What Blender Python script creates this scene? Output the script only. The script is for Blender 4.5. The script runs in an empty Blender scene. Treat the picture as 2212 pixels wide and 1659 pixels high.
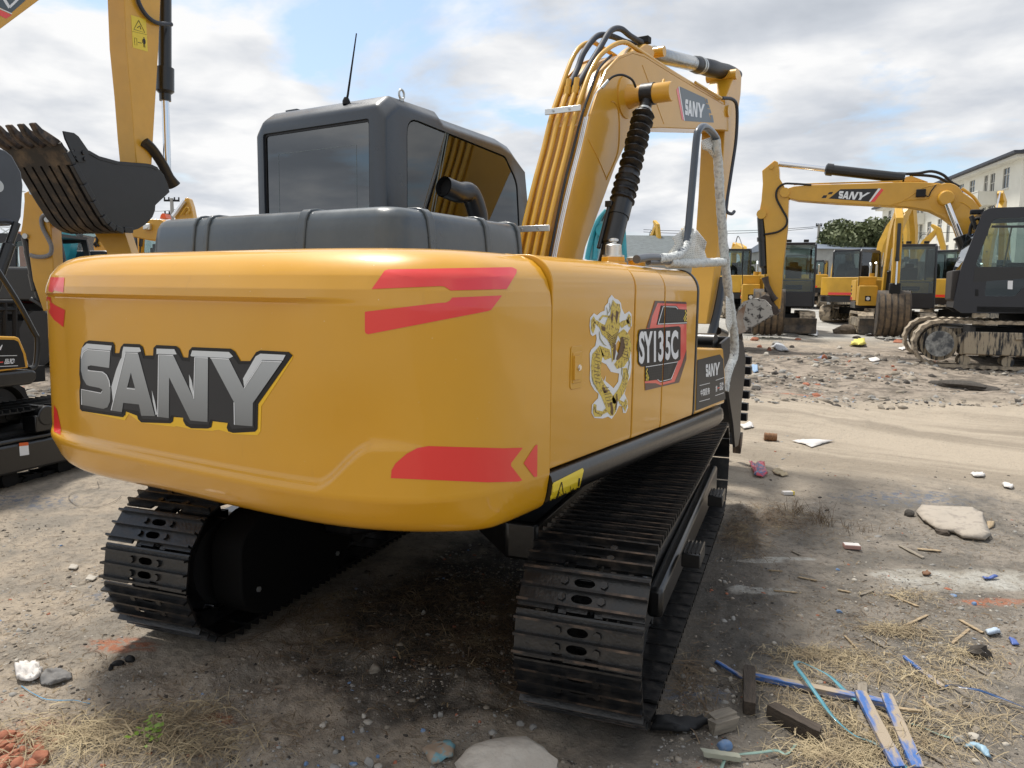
import bpy, bmesh, math, random
import numpy as np
from mathutils import Vector, Matrix
from mathutils.geometry import tessellate_polygon
from mathutils.bvhtree import BVHTree
random.seed(7); rng = np.random.default_rng(7)
R = math.radians
scene = bpy.context.scene
COL = scene.collection
# ---------------------------------------------------------------- survey: where the photographer stood
CAM = Vector((2.6552, -4.0821, 1.7463))
MR = Matrix(((0.8490327836738316, 0.5281911148880085, 0.012549039820927936),
             (-0.5234130123804043, 0.844113869071271, -0.11623508296723492),
             (-0.0719871566179369, 0.0921190653170767, 0.9931424505513661)))
FL = 1677.45
MT = MR.transposed()
FW = Vector((-0.5234, 0.8441, 0)).normalized()
def ray(u, v): return MT @ Vector(((u-1106)/FL, 1, (829.5-v)/FL))
def AX(u, v, x): r = ray(u, v); return CAM + r*((x-CAM.x)/r.x)
def AY(u, v, y): r = ray(u, v); return CAM + r*((y-CAM.y)/r.y)
def AZ(u, v, z=0.): r = ray(u, v); return CAM + r*((z-CAM.z)/r.z)
def AD(u, v, d): return CAM + ray(u, v)*d
def depth(x, y): return (x-CAM.x)*FW.x + (y-CAM.y)*FW.y
def ramp(d):
    return np.where(d < 5, 0, np.where(d < 15, (d-5)*.049, np.where(d < 42, .49+(d-15)*.033, 1.38)))
def AG(u, v, lift=0.):
    r = ray(u, v); z = 0.
    for _ in range(30):
        t = (z-CAM.z)/r.z if r.z < -1e-4 else 60
        t = min(t, 60)
        p = CAM+r*t; z = .6*z + .4*float(ramp(np.array(depth(p.x, p.y))))
    return Vector((p.x, p.y, z+lift))
# ---------------------------------------------------------------- numpy noise
def _h(ix, iy, s):
    n = (ix*374761393 + iy*668265263 + s*362437) & 0xffffffff
    n = ((n ^ (n >> 13))*1274126177) & 0xffffffff
    return ((n ^ (n >> 16)) & 0xffff)/65535.
def vnoise(x, y, s=0):
    ix = np.floor(x).astype(np.int64); iy = np.floor(y).astype(np.int64)
    fx = x-ix; fy = y-iy; fx = fx*fx*(3-2*fx); fy = fy*fy*(3-2*fy)
    a = _h(ix, iy, s); b = _h(ix+1, iy, s); c = _h(ix, iy+1, s); d = _h(ix+1, iy+1, s)
    return (a*(1-fx)+b*fx)*(1-fy)+(c*(1-fx)+d*fx)*fy
def fbm(x, y, o=4, s=0):
    t = 0; a = .5; 
    for i in range(o): t = t+a*(vnoise(x, y, s+i)-.5); x = x*2.03+17; y = y*2.03+5; a *= .5
    return t
# ---------------------------------------------------------------- materials
MATS = {}
def mat(name, col, rough=.5, metal=0., coat=0., crough=.06, var=0., vscale=3., col2=None, thr=.5, soft=.15, bump=0., bscale=40., spec=.5, det=5., stretch=None, emis=None, rvar=0.):
    if name in MATS: return MATS[name]
    m = bpy.data.materials.new(name); m.use_nodes = True; nt = m.node_tree; N = nt.nodes; L = nt.links
    b = N['Principled BSDF']
    b.inputs['Roughness'].default_value = rough; b.inputs['Metallic'].default_value = metal
    b.inputs['Coat Weight'].default_value = coat; b.inputs['Coat Roughness'].default_value = crough
    b.inputs['Specular IOR Level'].default_value = spec
    c1 = (*col, 1); b.inputs['Base Color'].default_value = c1
    if var or col2 or bump or rvar:
        tc = N.new('ShaderNodeTexCoord'); src = tc.outputs['Object']
        if stretch:
            mp = N.new('ShaderNodeMapping'); mp.inputs['Scale'].default_value = stretch
            L.new(src, mp.inputs['Vector']); src = mp.outputs['Vector']
    if var or col2 or rvar:
        n = N.new('ShaderNodeTexNoise'); n.inputs['Scale'].default_value = vscale; n.inputs['Detail'].default_value = det; n.inputs['Roughness'].default_value = .6
        L.new(src, n.inputs['Vector'])
    if var or col2:
        r = N.new('ShaderNodeValToRGB')
        if col2:
            r.color_ramp.elements[0].position = max(0, thr-soft); r.color_ramp.elements[1].position = min(1, thr+soft)
            r.color_ramp.elements[0].color = c1; r.color_ramp.elements[1].color = (*col2, 1)
        else:
            r.color_ramp.elements[0].position = .25; r.color_ramp.elements[1].position = .75
            r.color_ramp.elements[0].color = tuple(max(0, c*(1-var)) for c in col)+(1,)
            r.color_ramp.elements[1].color = tuple(min(1, c*(1+var)) for c in col)+(1,)
        L.new(n.outputs['Fac'], r.inputs['Fac']); L.new(r.outputs['Color'], b.inputs['Base Color'])
    if rvar:
        mr = N.new('ShaderNodeMapRange'); mr.inputs[1].default_value = .3; mr.inputs[2].default_value = .7
        mr.inputs[3].default_value = max(.02, rough-rvar); mr.inputs[4].default_value = min(1, rough+rvar)
        L.new(n.outputs['Fac'], mr.inputs[0]); L.new(mr.outputs[0], b.inputs['Roughness'])
    if bump:
        n2 = N.new('ShaderNodeTexNoise'); n2.inputs['Scale'].default_value = bscale; n2.inputs['Detail'].default_value = 4
        L.new(src, n2.inputs['Vector'])
        bp = N.new('ShaderNodeBump'); bp.inputs['Strength'].default_value = 1; bp.inputs['Distance'].default_value = bump
        L.new(n2.outputs['Fac'], bp.inputs['Height']); L.new(bp.outputs['Normal'], b.inputs['Normal'])
        if coat: L.new(bp.outputs['Normal'], b.inputs['Coat Normal'])
    if emis: b.inputs['Emission Color'].default_value = (*col, 1); b.inputs['Emission Strength'].default_value = emis
    MATS[name] = m; return m
def glass(name, tint=(.25, .3, .3), ior=1.6, rough=.0):
    m = bpy.data.materials.new(name); m.use_nodes = True; nt = m.node_tree; N = nt.nodes; L = nt.links
    N.remove(N['Principled BSDF']); out = N['Material Output']
    t = N.new('ShaderNodeBsdfTransparent'); t.inputs[0].default_value = (*tint, 1)
    g = N.new('ShaderNodeBsdfGlossy'); g.inputs['Roughness'].default_value = rough; g.inputs[0].default_value = (.92, .95, .97, 1)
    f = N.new('ShaderNodeFresnel'); f.inputs[0].default_value = ior
    x = N.new('ShaderNodeMixShader'); L.new(f.outputs[0], x.inputs[0]); L.new(t.outputs[0], x.inputs[1]); L.new(g.outputs[0], x.inputs[2])
    L.new(x.outputs[0], out.inputs[0]); MATS[name] = m; return m
YEL = mat('yellow paint', (.665, .322, .001), rough=.42, coat=.8, crough=.06, var=.05, vscale=1.7, bump=.0022, bscale=3.5, rvar=.08)
YELB = mat('yellow paint boom', (.63, .325, .018), rough=.42, coat=.5, crough=.12, var=.08, vscale=3, bump=.0006, bscale=18)
YELD = mat('dusty yellow paint', (.60, .34, .025), rough=.55, coat=.25, crough=.3, var=.15, vscale=2.5, bump=.002, bscale=30)
YELP = mat('pipe yellow', (.64, .35, .03), rough=.4, coat=.5, crough=.15, var=.08, vscale=9)
def speckle(m, scale, thr, col, dust=None):
    nt = m.node_tree; N = nt.nodes; L = nt.links; b = N['Principled BSDF']; src = b.inputs['Base Color'].links[0].from_socket
    tc = N.new('ShaderNodeTexCoord')
    def lay(src, sc, t0, t1, c, amt, stretch=None):
        n = N.new('ShaderNodeTexNoise'); n.inputs['Scale'].default_value = sc; n.inputs['Detail'].default_value = 3
        if stretch:
            mp = N.new('ShaderNodeMapping'); mp.inputs['Scale'].default_value = stretch; L.new(tc.outputs['Object'], mp.inputs[0]); L.new(mp.outputs[0], n.inputs['Vector'])
        else: L.new(tc.outputs['Object'], n.inputs['Vector'])
        r = N.new('ShaderNodeMapRange'); r.inputs[1].default_value = t0; r.inputs[2].default_value = t1; r.inputs[4].default_value = amt; L.new(n.outputs['Fac'], r.inputs[0])
        x = N.new('ShaderNodeMix'); x.data_type = 'RGBA'; L.new(r.outputs[0], x.inputs[0]); L.new(src, x.inputs[6]); x.inputs[7].default_value = (*c, 1); return x.outputs[2]
    s_ = lay(src, scale, thr, thr+.015, col, .8)
    s_ = lay(s_, 26, .69, .72, (.45, .22, .02), .10, (1, 1, .12))
    if dust: s_ = lay(s_, 2.2, .45, .80, dust, .14)
    L.new(s_, b.inputs['Base Color'])
speckle(YEL, 95, .755, (.75, .62, .38), (.58, .36, .09)); speckle(YELB, 95, .765, (.7, .6, .4), (.56, .37, .12))
BLK = mat('black paint', (.004, .0043, .005), rough=.35, coat=.35, crough=.2, var=.3, vscale=5, bump=.0008, bscale=25)
BLKM = mat('black matt', (.004, .0043, .005), rough=.7, var=.3, vscale=8, bump=.001, bscale=60)
SHOE = mat('track shoe steel', (.006, .0063, .007), rough=.36, coat=.25, crough=.25, col2=(.028, .023, .019), thr=.60, soft=.1, vscale=14, bump=.0015, bscale=70, rvar=.1)
WORN = mat('worn grouser steel', (.018, .017, .017), rough=.42, col2=(.15, .105, .075), thr=.61, soft=.11, vscale=9, metal=.35, bump=.001, bscale=80)
CABM = mat('cab paint dark grey', (.028, .035, .045), rough=.38, coat=.5, crough=.25, var=.22, vscale=4, bump=.0006, bscale=30, rvar=.12)
CABD = mat('charcoal cab', (.008, .010, .017), rough=.42, coat=.3, crough=.25, var=.2, vscale=4)
HOODM = mat('hood dark grey', (.045, .058, .068), rough=.36, coat=.5, crough=.2, var=.3, vscale=5, bump=.001, bscale=16, rvar=.1)
RUB = mat('black rubber', (.004, .004, .0055), rough=.45, var=.2, vscale=30, bump=.0015, bscale=60)
HOSE = mat('hose sleeve', (.035, .042, .058), rough=.6, var=.3, vscale=120, bump=.001, bscale=220)
CHR = mat('chrome', (.75, .76, .78), rough=.08, metal=1.)
ALU = mat('aluminium', (.72, .72, .70), rough=.32, metal=.85)
GALV = mat('galvanised', (.5, .52, .52), rough=.4, metal=.8)
WRAP = mat('cylinder wrap', (.33, .35, .36), rough=.28, metal=.6, coat=.6, crough=.1, var=.2, vscale=18, bump=.004, bscale=22)
FOAM = mat('foam wrap', (.66, .68, .66), rough=.65, col2=(.38, .39, .385), thr=.56, soft=.1, vscale=55, bump=.006, bscale=90)
REDD = mat('red film', (.80, .03, .022), rough=.35, coat=.8, crough=.08, bump=.0012, bscale=5)
WHITED = mat('white film', (.78, .80, .82), rough=.4, coat=.3)
BLKD = mat('black film', (.008, .008, .009), rough=.5, coat=.15, crough=.2, spec=.3)
DGRD = mat('dark grey film', (.028, .029, .032), rough=.5, coat=.15, crough=.2, spec=.3)
YELF = mat('bright yellow film', (.85, .50, .004), rough=.4, coat=.4)
SIGNY = mat('warning yellow film', (.75, .56, .02), rough=.4, coat=.3)
NAVY = mat('slate film', (.055, .08, .10), rough=.4, coat=.3)
SILV = mat('silver letter film', (.31, .33, .345), rough=.38, coat=.6, crough=.1, var=.3, vscale=.9)
LSIL = mat('pale silver film', (.62, .65, .67), rough=.38, coat=.6, crough=.1)
GOLD = mat('gold dragon film', (.66, .48, .05), rough=.4, coat=.3, col2=(.20, .11, .015), thr=.58, soft=.05, vscale=75, det=3)
GOLD2 = mat('dark gold film', (.30, .15, .02), rough=.4, coat=.3, col2=(.55, .40, .04), thr=.55, soft=.05, vscale=70, det=3)
def print_gradient(m, z0, z1, c0, c1):
    nt = m.node_tree; N = nt.nodes; L = nt.links; b = N['Principled BSDF']; tc = N.new('ShaderNodeTexCoord'); s = N.new('ShaderNodeSeparateXYZ'); L.new(tc.outputs['Object'], s.inputs[0])
    r = N.new('ShaderNodeMapRange'); r.inputs[1].default_value = z0; r.inputs[2].default_value = z1; L.new(s.outputs[2], r.inputs[0]); x = N.new('ShaderNodeMix'); x.data_type = 'RGBA'; L.new(r.outputs[0], x.inputs[0]); x.inputs[6].default_value = (*c0, 1); x.inputs[7].default_value = (*c1, 1); L.new(x.outputs[2], b.inputs['Base Color'])
print_gradient(SILV, 1.20, 1.55, (.11, .12, .125), (.44, .47, .49))
DRED = mat('dark red film', (.06, .012, .012), rough=.4, coat=.4)
GLR = glass('tinted rear glass', (.03, .035, .035), 2.3)
GLS = glass('tinted side glass', (.17, .21, .20), 1.85)
GLC = glass('clear cab glass', (.72, .78, .77), 1.5)
SEAT = mat('seat fabric', (.02, .02, .022), rough=.9)
MUDT = mat('muddy track', (.40, .33, .24), rough=.9, col2=(.06, .05, .042), thr=.56, soft=.12, vscale=7, bump=.01, bscale=18)
MUDF = mat('mud streaked frame', (.36, .30, .215), rough=.85, col2=(.022, .025, .03), thr=.53, soft=.06, vscale=5, stretch=(1, 3.5, .6), bump=.004, bscale=25)
RUSTM = mat('rusty bucket', (.11, .085, .06), rough=.7, col2=(.03, .028, .028), thr=.5, soft=.15, vscale=6, bump=.003, bscale=40)
BKT = mat('bucket black', (.007, .0075, .010), rough=.45, coat=.25, crough=.3, var=.3, vscale=5, bump=.001, bscale=40)
BKTW = mat('worn bucket bottom', (.022, .019, .018), rough=.5, col2=(.15, .105, .065), thr=.6, soft=.12, vscale=3.2, stretch=(1, 1, 1), bump=.002, bscale=50, metal=.2)
TOOTH = mat('tooth steel', (.03, .027, .027), rough=.5, col2=(.16, .11, .075), thr=.55, soft=.15, vscale=9, metal=.3)
WOODM = mat('raw wood', (.33, .25, .155), rough=.85, var=.35, vscale=12, stretch=(6, 1, 6))
# ---------------------------------------------------------------- mesh builder
class MB:
    def __init__(s): s.v = []; s.f = []; s.m = []
    def add(s, vs, fs, mi=0):
        o = len(s.v); s.v += [tuple(p) for p in vs]; s.f += [tuple(i+o for i in f) for f in fs]; s.m += [mi]*len(fs); return s
    def box(s, c, d, rot=None, mi=0):
        c = Vector(c); h = Vector(d)*.5
        vs = [Vector((sx*h.x, sy*h.y, sz*h.z)) for sx in (-1, 1) for sy in (-1, 1) for sz in (-1, 1)]
        if rot is not None: vs = [rot @ p for p in vs]
        return s.add([c+p for p in vs], [(0, 1, 3, 2), (4, 6, 7, 5), (0, 4, 5, 1), (2, 3, 7, 6), (0, 2, 6, 4), (1, 5, 7, 3)], mi)
    def prism(s, pts, vec, mi=0):
        pts = [Vector(p) for p in pts]; n = len(pts); vec = Vector(vec)
        return s.add(pts+[p+vec for p in pts], [tuple(range(n))[::-1], tuple(range(n, 2*n))]+[(i, (i+1) % n, n+(i+1) % n, n+i) for i in range(n)], mi)
    def yz(s, prof, x0, x1, mi=0): return s.prism([(x0, a, b) for a, b in prof], (x1-x0, 0, 0), mi)
    def xz(s, prof, y0, y1, mi=0): return s.prism([(a, y0, b) for a, b in prof], (0, y1-y0, 0), mi)
    def xy(s, prof, z0, z1, mi=0): return s.prism([(a, b, z0) for a, b in prof], (0, 0, z1-z0), mi)
    def tube(s, path, r, seg=10, smooth=0, caps=True, mi=0, flat=1.):
        P = [Vector(p) for p in path]
        rs = list(r) if isinstance(r, (list, tuple)) else [r]*len(P)
        if smooth and len(P) > 2:
            Q = []; RR = []
            for i in range(len(P)-1):
                p0 = P[max(i-1, 0)]; p1 = P[i]; p2 = P[i+1]; p3 = P[min(i+2, len(P)-1)]
                for k in range(smooth):
                    t = k/smooth
                    Q.append(.5*((2*p1)+(p2-p0)*t+(2*p0-5*p1+4*p2-p3)*t*t+(3*p1-p0-3*p2+p3)*t**3)); RR.append(rs[i]*(1-t)+rs[i+1]*t)
            Q.append(P[-1]); RR.append(rs[-1]); P = Q; rs = RR
        vs = []; up = None; n = len(P)
        for i in range(n):
            d = (P[min(i+1, n-1)]-P[max(i-1, 0)])
            if d.length < 1e-9: d = Vector((0, 0, 1))
            d.normalize()
            if up is None: up = d.orthogonal().normalized()
            up = (up-d*up.dot(d)); up = up.normalized() if up.length > 1e-6 else d.orthogonal().normalized()
            w = d.cross(up)
            for k in range(seg):
                a = 2*math.pi*k/seg; vs.append(P[i]+(up*math.cos(a)+w*math.sin(a)*flat)*rs[i])
        fs = [(i*seg+k, i*seg+(k+1) % seg, (i+1)*seg+(k+1) % seg, (i+1)*seg+k) for i in range(n-1) for k in range(seg)]
        if caps: fs += [tuple(range(seg))[::-1], tuple((n-1)*seg+k for k in range(seg))]
        return s.add(vs, fs, mi)
    def cyl(s, a, b, r, seg=20, r2=None, mi=0): return s.tube([a, b], [r, r if r2 is None else r2], seg, mi=mi)
    def lathe(s, a, b, prof, seg=24, mi=0):
        a = Vector(a); b = Vector(b); d = b-a
        # two coincident path points are fine: radii step
        vs = []; ax = d.normalized(); up = ax.orthogonal().normalized(); w = ax.cross(up)
        for t, r in prof:
            for k in range(seg):
                g = 2*math.pi*k/seg; vs.append(a+d*t+(up*math.cos(g)+w*math.sin(g))*r)
        n = len(prof)
        fs = [(i*seg+k, i*seg+(k+1) % seg, (i+1)*seg+(k+1) % seg, (i+1)*seg+k) for i in range(n-1) for k in range(seg)]
        fs += [tuple(range(seg))[::-1], tuple((n-1)*seg+k for k in range(seg))]
        return s.add(vs, fs, mi)
    def holed(s, outer, holes, vec, mi=0):
        """plate: outer/holes are 3-D loops in one plane, extruded by vec"""
        vec = Vector(vec); loops = [[Vector(p) for p in l] for l in [outer]+list(holes)]
        tris = tessellate_polygon(loops); flat = [p for l in loops for p in l]; n = len(flat)
        fs = [tuple(t) for t in tris]+[tuple(i+n for i in t[::-1]) for t in tris]
        o = 0
        for l in loops:
            m = len(l)
            fs += [(o+i, o+(i+1) % m, n+o+(i+1) % m, n+o+i) for i in range(m)]; o += m
        return s.add(flat+[p+vec for p in flat], fs, mi)
    def xf(s, M): s.v = [tuple(M @ Vector(p)) for p in s.v]; return s
    def mesh(s, name, mats, smooth=35):
        me = bpy.data.meshes.new(name); me.from_pydata(s.v, [], s.f)
        mats = mats if isinstance(mats, (list, tuple)) else [mats]
        for m in mats: me.materials.append(m)
        if len(mats) > 1: me.polygons.foreach_set('material_index', s.m)
        bm = bmesh.new(); bm.from_mesh(me); bmesh.ops.recalc_face_normals(bm, faces=bm.faces); bm.to_mesh(me); bm.free()
        if smooth: me.shade_smooth(); me.set_sharp_from_angle(angle=R(smooth))
        return me
    def build(s, name, mats, parent=None, bevel=0, seg=2, smooth=35, label=None):
        o = bpy.data.objects.new(name, s.mesh(name, mats, smooth)); COL.objects.link(o)
        if parent: o.parent = parent
        if bevel:
            b = o.modifiers.new('bevel', 'BEVEL'); b.width = bevel; b.segments = seg; b.limit_method = 'ANGLE'; b.angle_limit = R(32); b.harden_normals = False
        if label: o['label'] = label
        return o
def tag(o, label=None, cat=None, group=None, kind=None):
    if label: o['label'] = label
    if cat: o['category'] = cat
    if group: o['group'] = group
    if kind: o['kind'] = kind
    return o
def empty(name, loc, rz=0, label=None, cat=None, group=None):
    o = bpy.data.objects.new(name, None); COL.objects.link(o); o.location = loc; o.rotation_euler = (0, 0, rz); o.empty_display_size = .2
    return tag(o, label, cat, group)
def copy_tree(o, parent=None):
    c = o.copy(); COL.objects.link(c)
    if parent: c.parent = parent
    for ch in list(o.children): copy_tree(ch, c)
    return c
def rrect(x0, y0, x1, y1, r, n=5):
    P = []
    for cx, cy, a in ((x1-r, y1-r, 0), (x0+r, y1-r, 90), (x0+r, y0+r, 180), (x1-r, y0+r, 270)):
        for k in range(n+1): t = R(a+90*k/n); P.append((cx+r*math.cos(t), cy+r*math.sin(t)))
    return P
class Fr:
    """a machine's own frame: x right, y forward, z up"""
    def __init__(s, o, h): s.o = Vector(o); s.h = h; s.m = Matrix.Translation(s.o) @ Matrix.Rotation(h, 4, 'Z'); s.i = s.m.inverted()
    def lr(s, u, v): return s.i @ CAM, s.i.to_3x3() @ ray(u, v)
    def px(s, u, v, x): c, r = s.lr(u, v); return c+r*((x-c.x)/r.x)
    def py(s, u, v, y): c, r = s.lr(u, v); return c+r*((y-c.y)/r.y)
def boolean(obj, cutters):
    for c in cutters:
        b = obj.modifiers.new('cut', 'BOOLEAN'); b.operation = 'DIFFERENCE'; b.object = c; b.solver = 'EXACT'
    dg = bpy.context.evaluated_depsgraph_get(); dg.update()
    me = bpy.data.meshes.new_from_object(obj.evaluated_get(dg)); 
    me.name = obj.name; obj.modifiers.clear(); obj.data = me
    me.shade_smooth(); me.set_sharp_from_angle(angle=R(30))
    for c in cutters: bpy.data.objects.remove(c)
# ---------------------------------------------------------------- films (stickers) laid on real surfaces
def bvh_of(objs):
    vs = []; fs = []
    dg = bpy.context.evaluated_depsgraph_get(); dg.update()
    for o in objs:
        me = o.evaluated_get(dg).to_mesh(); k = len(vs); mw = o.matrix_world
        vs += [mw @ v.co for v in me.vertices]; fs += [tuple(i+k for i in p.vertices) for p in me.polygons]
    return BVHTree.FromPolygons(vs, fs)
def surf_bvh(b):
    def f(u, v):
        r = ray(u, v); h = b.ray_cast(CAM, r.normalized())
        if h[0] is None: return None
        n = h[1]; n = n if n.dot(r) < 0 else -n
        return h[0], n
    return f
def surf_x(x, sgn=1):
    return lambda u, v: (AX(u, v, x), Vector((sgn, 0, 0)))
def surf_fr(fr, x, sgn=1):
    n = fr.m.to_3x3() @ Vector((sgn, 0, 0))
    return lambda u, v: (fr.m @ fr.px(u, v, x), n)
def films(name, shapes, *a, **k):
    for s_ in shapes: film(name, [s_], *a, **k)
def film(name, shapes, f, off, material, parent, step=12, inv=None, gap=None, label=None):
    """shapes: list of (outer, holes...) polygons in surveyed picture coordinates, or (verts, tris) pairs"""
    bm = bmesh.new()
    for sh in shapes:
        if isinstance(sh, dict): pts = sh['v']; tris = sh['f']
        else:
            loops = [[Vector((a, b, 0)) for a, b in l] for l in sh]
            pts = [(p.x, p.y) for l in loops for p in l]; tris = tessellate_polygon(loops)
        vv = [bm.verts.new((a, b, 0)) for a, b in pts]
        for t in tris:
            try: bm.faces.new([vv[i] for i in t])
            except ValueError: pass
    if step:
        xs = [v.co.x for v in bm.verts]; ys = [v.co.y for v in bm.verts]
        for a0, a1, ax in ((min(xs), max(xs), 0), (min(ys), max(ys), 1)):
            k = a0+step
            while k < a1:
                co = Vector((k, 0, 0)) if ax == 0 else Vector((0, k, 0)); no = Vector((1, 0, 0)) if ax == 0 else Vector((0, 1, 0))
                bmesh.ops.bisect_plane(bm, geom=bm.verts[:]+bm.edges[:]+bm.faces[:], plane_co=co, plane_no=no); k += step
    dead = []
    for v in bm.verts:
        h = f(v.co.x, v.co.y)
        if h is None: dead.append(v); continue
        v.co = h[0]+h[1]*off
        if inv is not None: v.co = inv @ v.co
    bmesh.ops.delete(bm, geom=dead, context='VERTS')
    if gap:
        for g in gap:
            for pc in (g[0], g[1]):
                bmesh.ops.bisect_plane(bm, geom=bm.verts[:]+bm.edges[:]+bm.faces[:], plane_co=(0, pc, 0), plane_no=(0, 1, 0))
            bmesh.ops.delete(bm, geom=[q for q in bm.faces if g[0] < q.calc_center_median().y < g[1]], context='FACES')
    me = bpy.data.meshes.new(name); bm.to_mesh(me); bm.free(); me.materials.append(material); me.shade_smooth()
    o = bpy.data.objects.new(name, me); COL.objects.link(o)
    if parent: o.parent = parent
    if label: o['label'] = label
    return o
def T(ox, oy, s): return lambda pts: [(ox+s*a, oy+s*b) for a, b in pts]
def stroke(pts, w):
    P = [Vector((a, b)) for a, b in pts]; L = []; Rr = []
    for i, p in enumerate(P):
        d = (P[min(i+1, len(P)-1)]-P[max(i-1, 0)]).normalized(); n = Vector((-d.y, d.x))*((w[i] if isinstance(w, (list, tuple)) else w)/2)
        L.append(tuple(p+n)); Rr.append(tuple(p-n))
    k = len(P)
    return dict(v=L+Rr, f=[(i, i+1, k+i+1, k+i) for i in range(k-1)])
def text_shape(s, quad, embolden=.0, shear=0.):
    """quad: top-left, top-right, bottom-right, bottom-left"""
    cu = bpy.data.curves.new('lettering', 'FONT'); cu.body = s; cu.size = 1; cu.offset = embolden; cu.fill_mode = 'FRONT'; cu.resolution_u = 4
    o = bpy.data.objects.new('lettering', cu); COL.objects.link(o)
    dg = bpy.context.evaluated_depsgraph_get(); dg.update(); me = o.evaluated_get(dg).to_mesh()
    V = [(v.co.x, v.co.y) for v in me.vertices]; F = [tuple(p.vertices) for p in me.polygons]
    bpy.data.objects.remove(o)
    x0 = min(a for a, b in V); x1 = max(a for a, b in V); y0 = min(b for a, b in V); y1 = max(b for a, b in V)
    tl, tr, br, bl = [Vector(q) for q in quad]; out = []
    for a, b in V:
        a = (a-x0)/(x1-x0); b = (b-y0)/(y1-y0)
        p = (bl*(1-a)+br*a)*(1-b)+(tl*(1-a)+tr*a)*b; out.append((p.x, p.y))
    return dict(v=out, f=F)
SANY_L = dict(
 S=[(378,218),(150,200),(115,225),(97,290),(97,400),(115,480),(150,540),(180,552),(270,570),(300,585),(302,610),(285,622),(103,582),(108,732),(310,770),(350,755),(375,700),(380,590),(372,500),(350,450),(310,415),(190,405),(162,390),(162,365),(190,355),(366,380)],
 A=[(518,232),(640,235),(803,838),(672,835),(650,728),(500,712),(487,800),(383,785)],
 N=[(835,250),(975,255),(1175,680),(1180,272),(1308,275),(1303,895),(1140,880),(938,470),(935,858),(828,845)],
 Y=[(1330,280),(1505,290),(1650,580),(1820,308),(2015,315),(1735,715),(1732,935),(1560,922),(1555,705)])
SANY_AH = [(573,425),(612,572),(538,565)]
def sany_small(quad):
    """the same four letter shapes, flattened into a quad"""
    def nm(p): 
        a = (p[0]-97)/(2015-97); top = 200+a*115; bot = 732+a*205
        return (a, 1-(p[1]-top)/(bot-top))
    tl, tr, br, bl = [Vector(q) for q in quad]
    def mp(p):
        a, b = nm(p); q = (bl*(1-a)+br*a)*(1-b)+(tl*(1-a)+tr*a)*b; return (q.x, q.y)
    return [([mp(p) for p in SANY_L[k]],)+(([mp(p) for p in SANY_AH],) if k == 'A' else ()) for k in 'SANY']
SKYOFF, COVOFF, EXPO = 3.7, 1.3, 0.47
# ================================================================ MAIN EXCAVATOR
EX = empty('excavator', (0, 0, 0), 0, 'large yellow excavator filling the foreground, seen from behind, counterweight nearest', 'excavator', 'crawler excavators parked in the yard')
def ss(x, a, b): t = np.clip((x-a)/(b-a), 0, 1); return t*t*(3-2*t)
# ---- counterweight
def counterweight():
    W, y0, D, n = 1.25, -1.535, .768, 4.0
    t = np.linspace(0, math.pi, 4001); c = np.cos(t); s = np.sin(t)
    px = np.sign(c)*np.abs(c)**(2/n); py = -np.abs(s)**(2/n)
    X = W*px; Y = D*py; L = np.concatenate([[0], np.cumsum(np.hypot(np.diff(X), np.diff(Y)))])
    k = np.linspace(0, L[-1], 620); ux = np.interp(k, L, px); uy = np.interp(k, L, py)
    base = [(.915, .27), (.917, .21), (.922, .155), (.935, .10), (.955, .068), (.985, .043), (1.02, .026), (1.055, .007), (1.07, 0), (1.085, .001), (1.70, .006), (1.75, .012), (1.80, .028), (1.84, .055), (1.868, .09), (1.885, .13), (1.893, .18), (1.896, .26)]
    zs = sorted(set([b[0] for b in base]+list(np.linspace(1.085, 1.26, 26))+list(np.linspace(1.28, 1.66, 10))+list(np.linspace(1.66, 1.80, 26))))
    bz = np.array([b[0] for b in base]); bd = np.array([b[1] for b in base])
    vs = []; m = len(ux)
    for z in zs:
        d = np.interp(z, bz, bd)
        x = (W-d)*ux; ax = np.abs(x)
        if z < 1.08: d = d*(.30+.70*ss(-uy, .40, .90))*(1-.28*ss(-ux, .1, .7))
        zl = 1.085+(1.235-1.085)*ss(x, .76, .98)
        Rr = ss(z, zl, zl+.028)*(1-ss(z, 1.705, 1.722))*ss(-uy, .3, .6)
        Rr = Rr*(1-ss(x, .55, .98)*ss(z, 1.22, 1.5))*(1-ss(x, .85, 1.15))*ss(x, -1.13, -.80)
        dd = d+.034*Rr
        x = (W-dd)*ux; y = y0+(D-dd)*uy
        vs += [(x[i], y[i], z) for i in range(m)]
    nz = len(zs); fs = [(r*m+i, r*m+i+1, (r+1)*m+i+1, (r+1)*m+i) for r in range(nz-1) for i in range(m-1)]
    b = MB(); b.add(vs, fs)
    b.add([vs[i] for i in range(m)], [tuple(range(m))]); b.add([vs[(nz-1)*m+i] for i in range(m)], [tuple(range(m))])
    side = [vs[r*m] for r in range(nz)]+[vs[r*m+m-1] for r in range(nz-1, -1, -1)]
    b.add(side, [tuple(range(len(side)))])
    return b.build('counterweight', YEL, EX, smooth=50)
CW = counterweight()
MB().cyl((-.35, -2.0, .905), (-.35, -2.0, .93), .045).cyl((.3, -2.05, .905), (.3, -2.05, .93), .045).build('drain_plug', YEL, EX)
fcw = surf_bvh(bvh_of([CW]))
A1 = T(155.5, 708.5, .22657)
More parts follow.
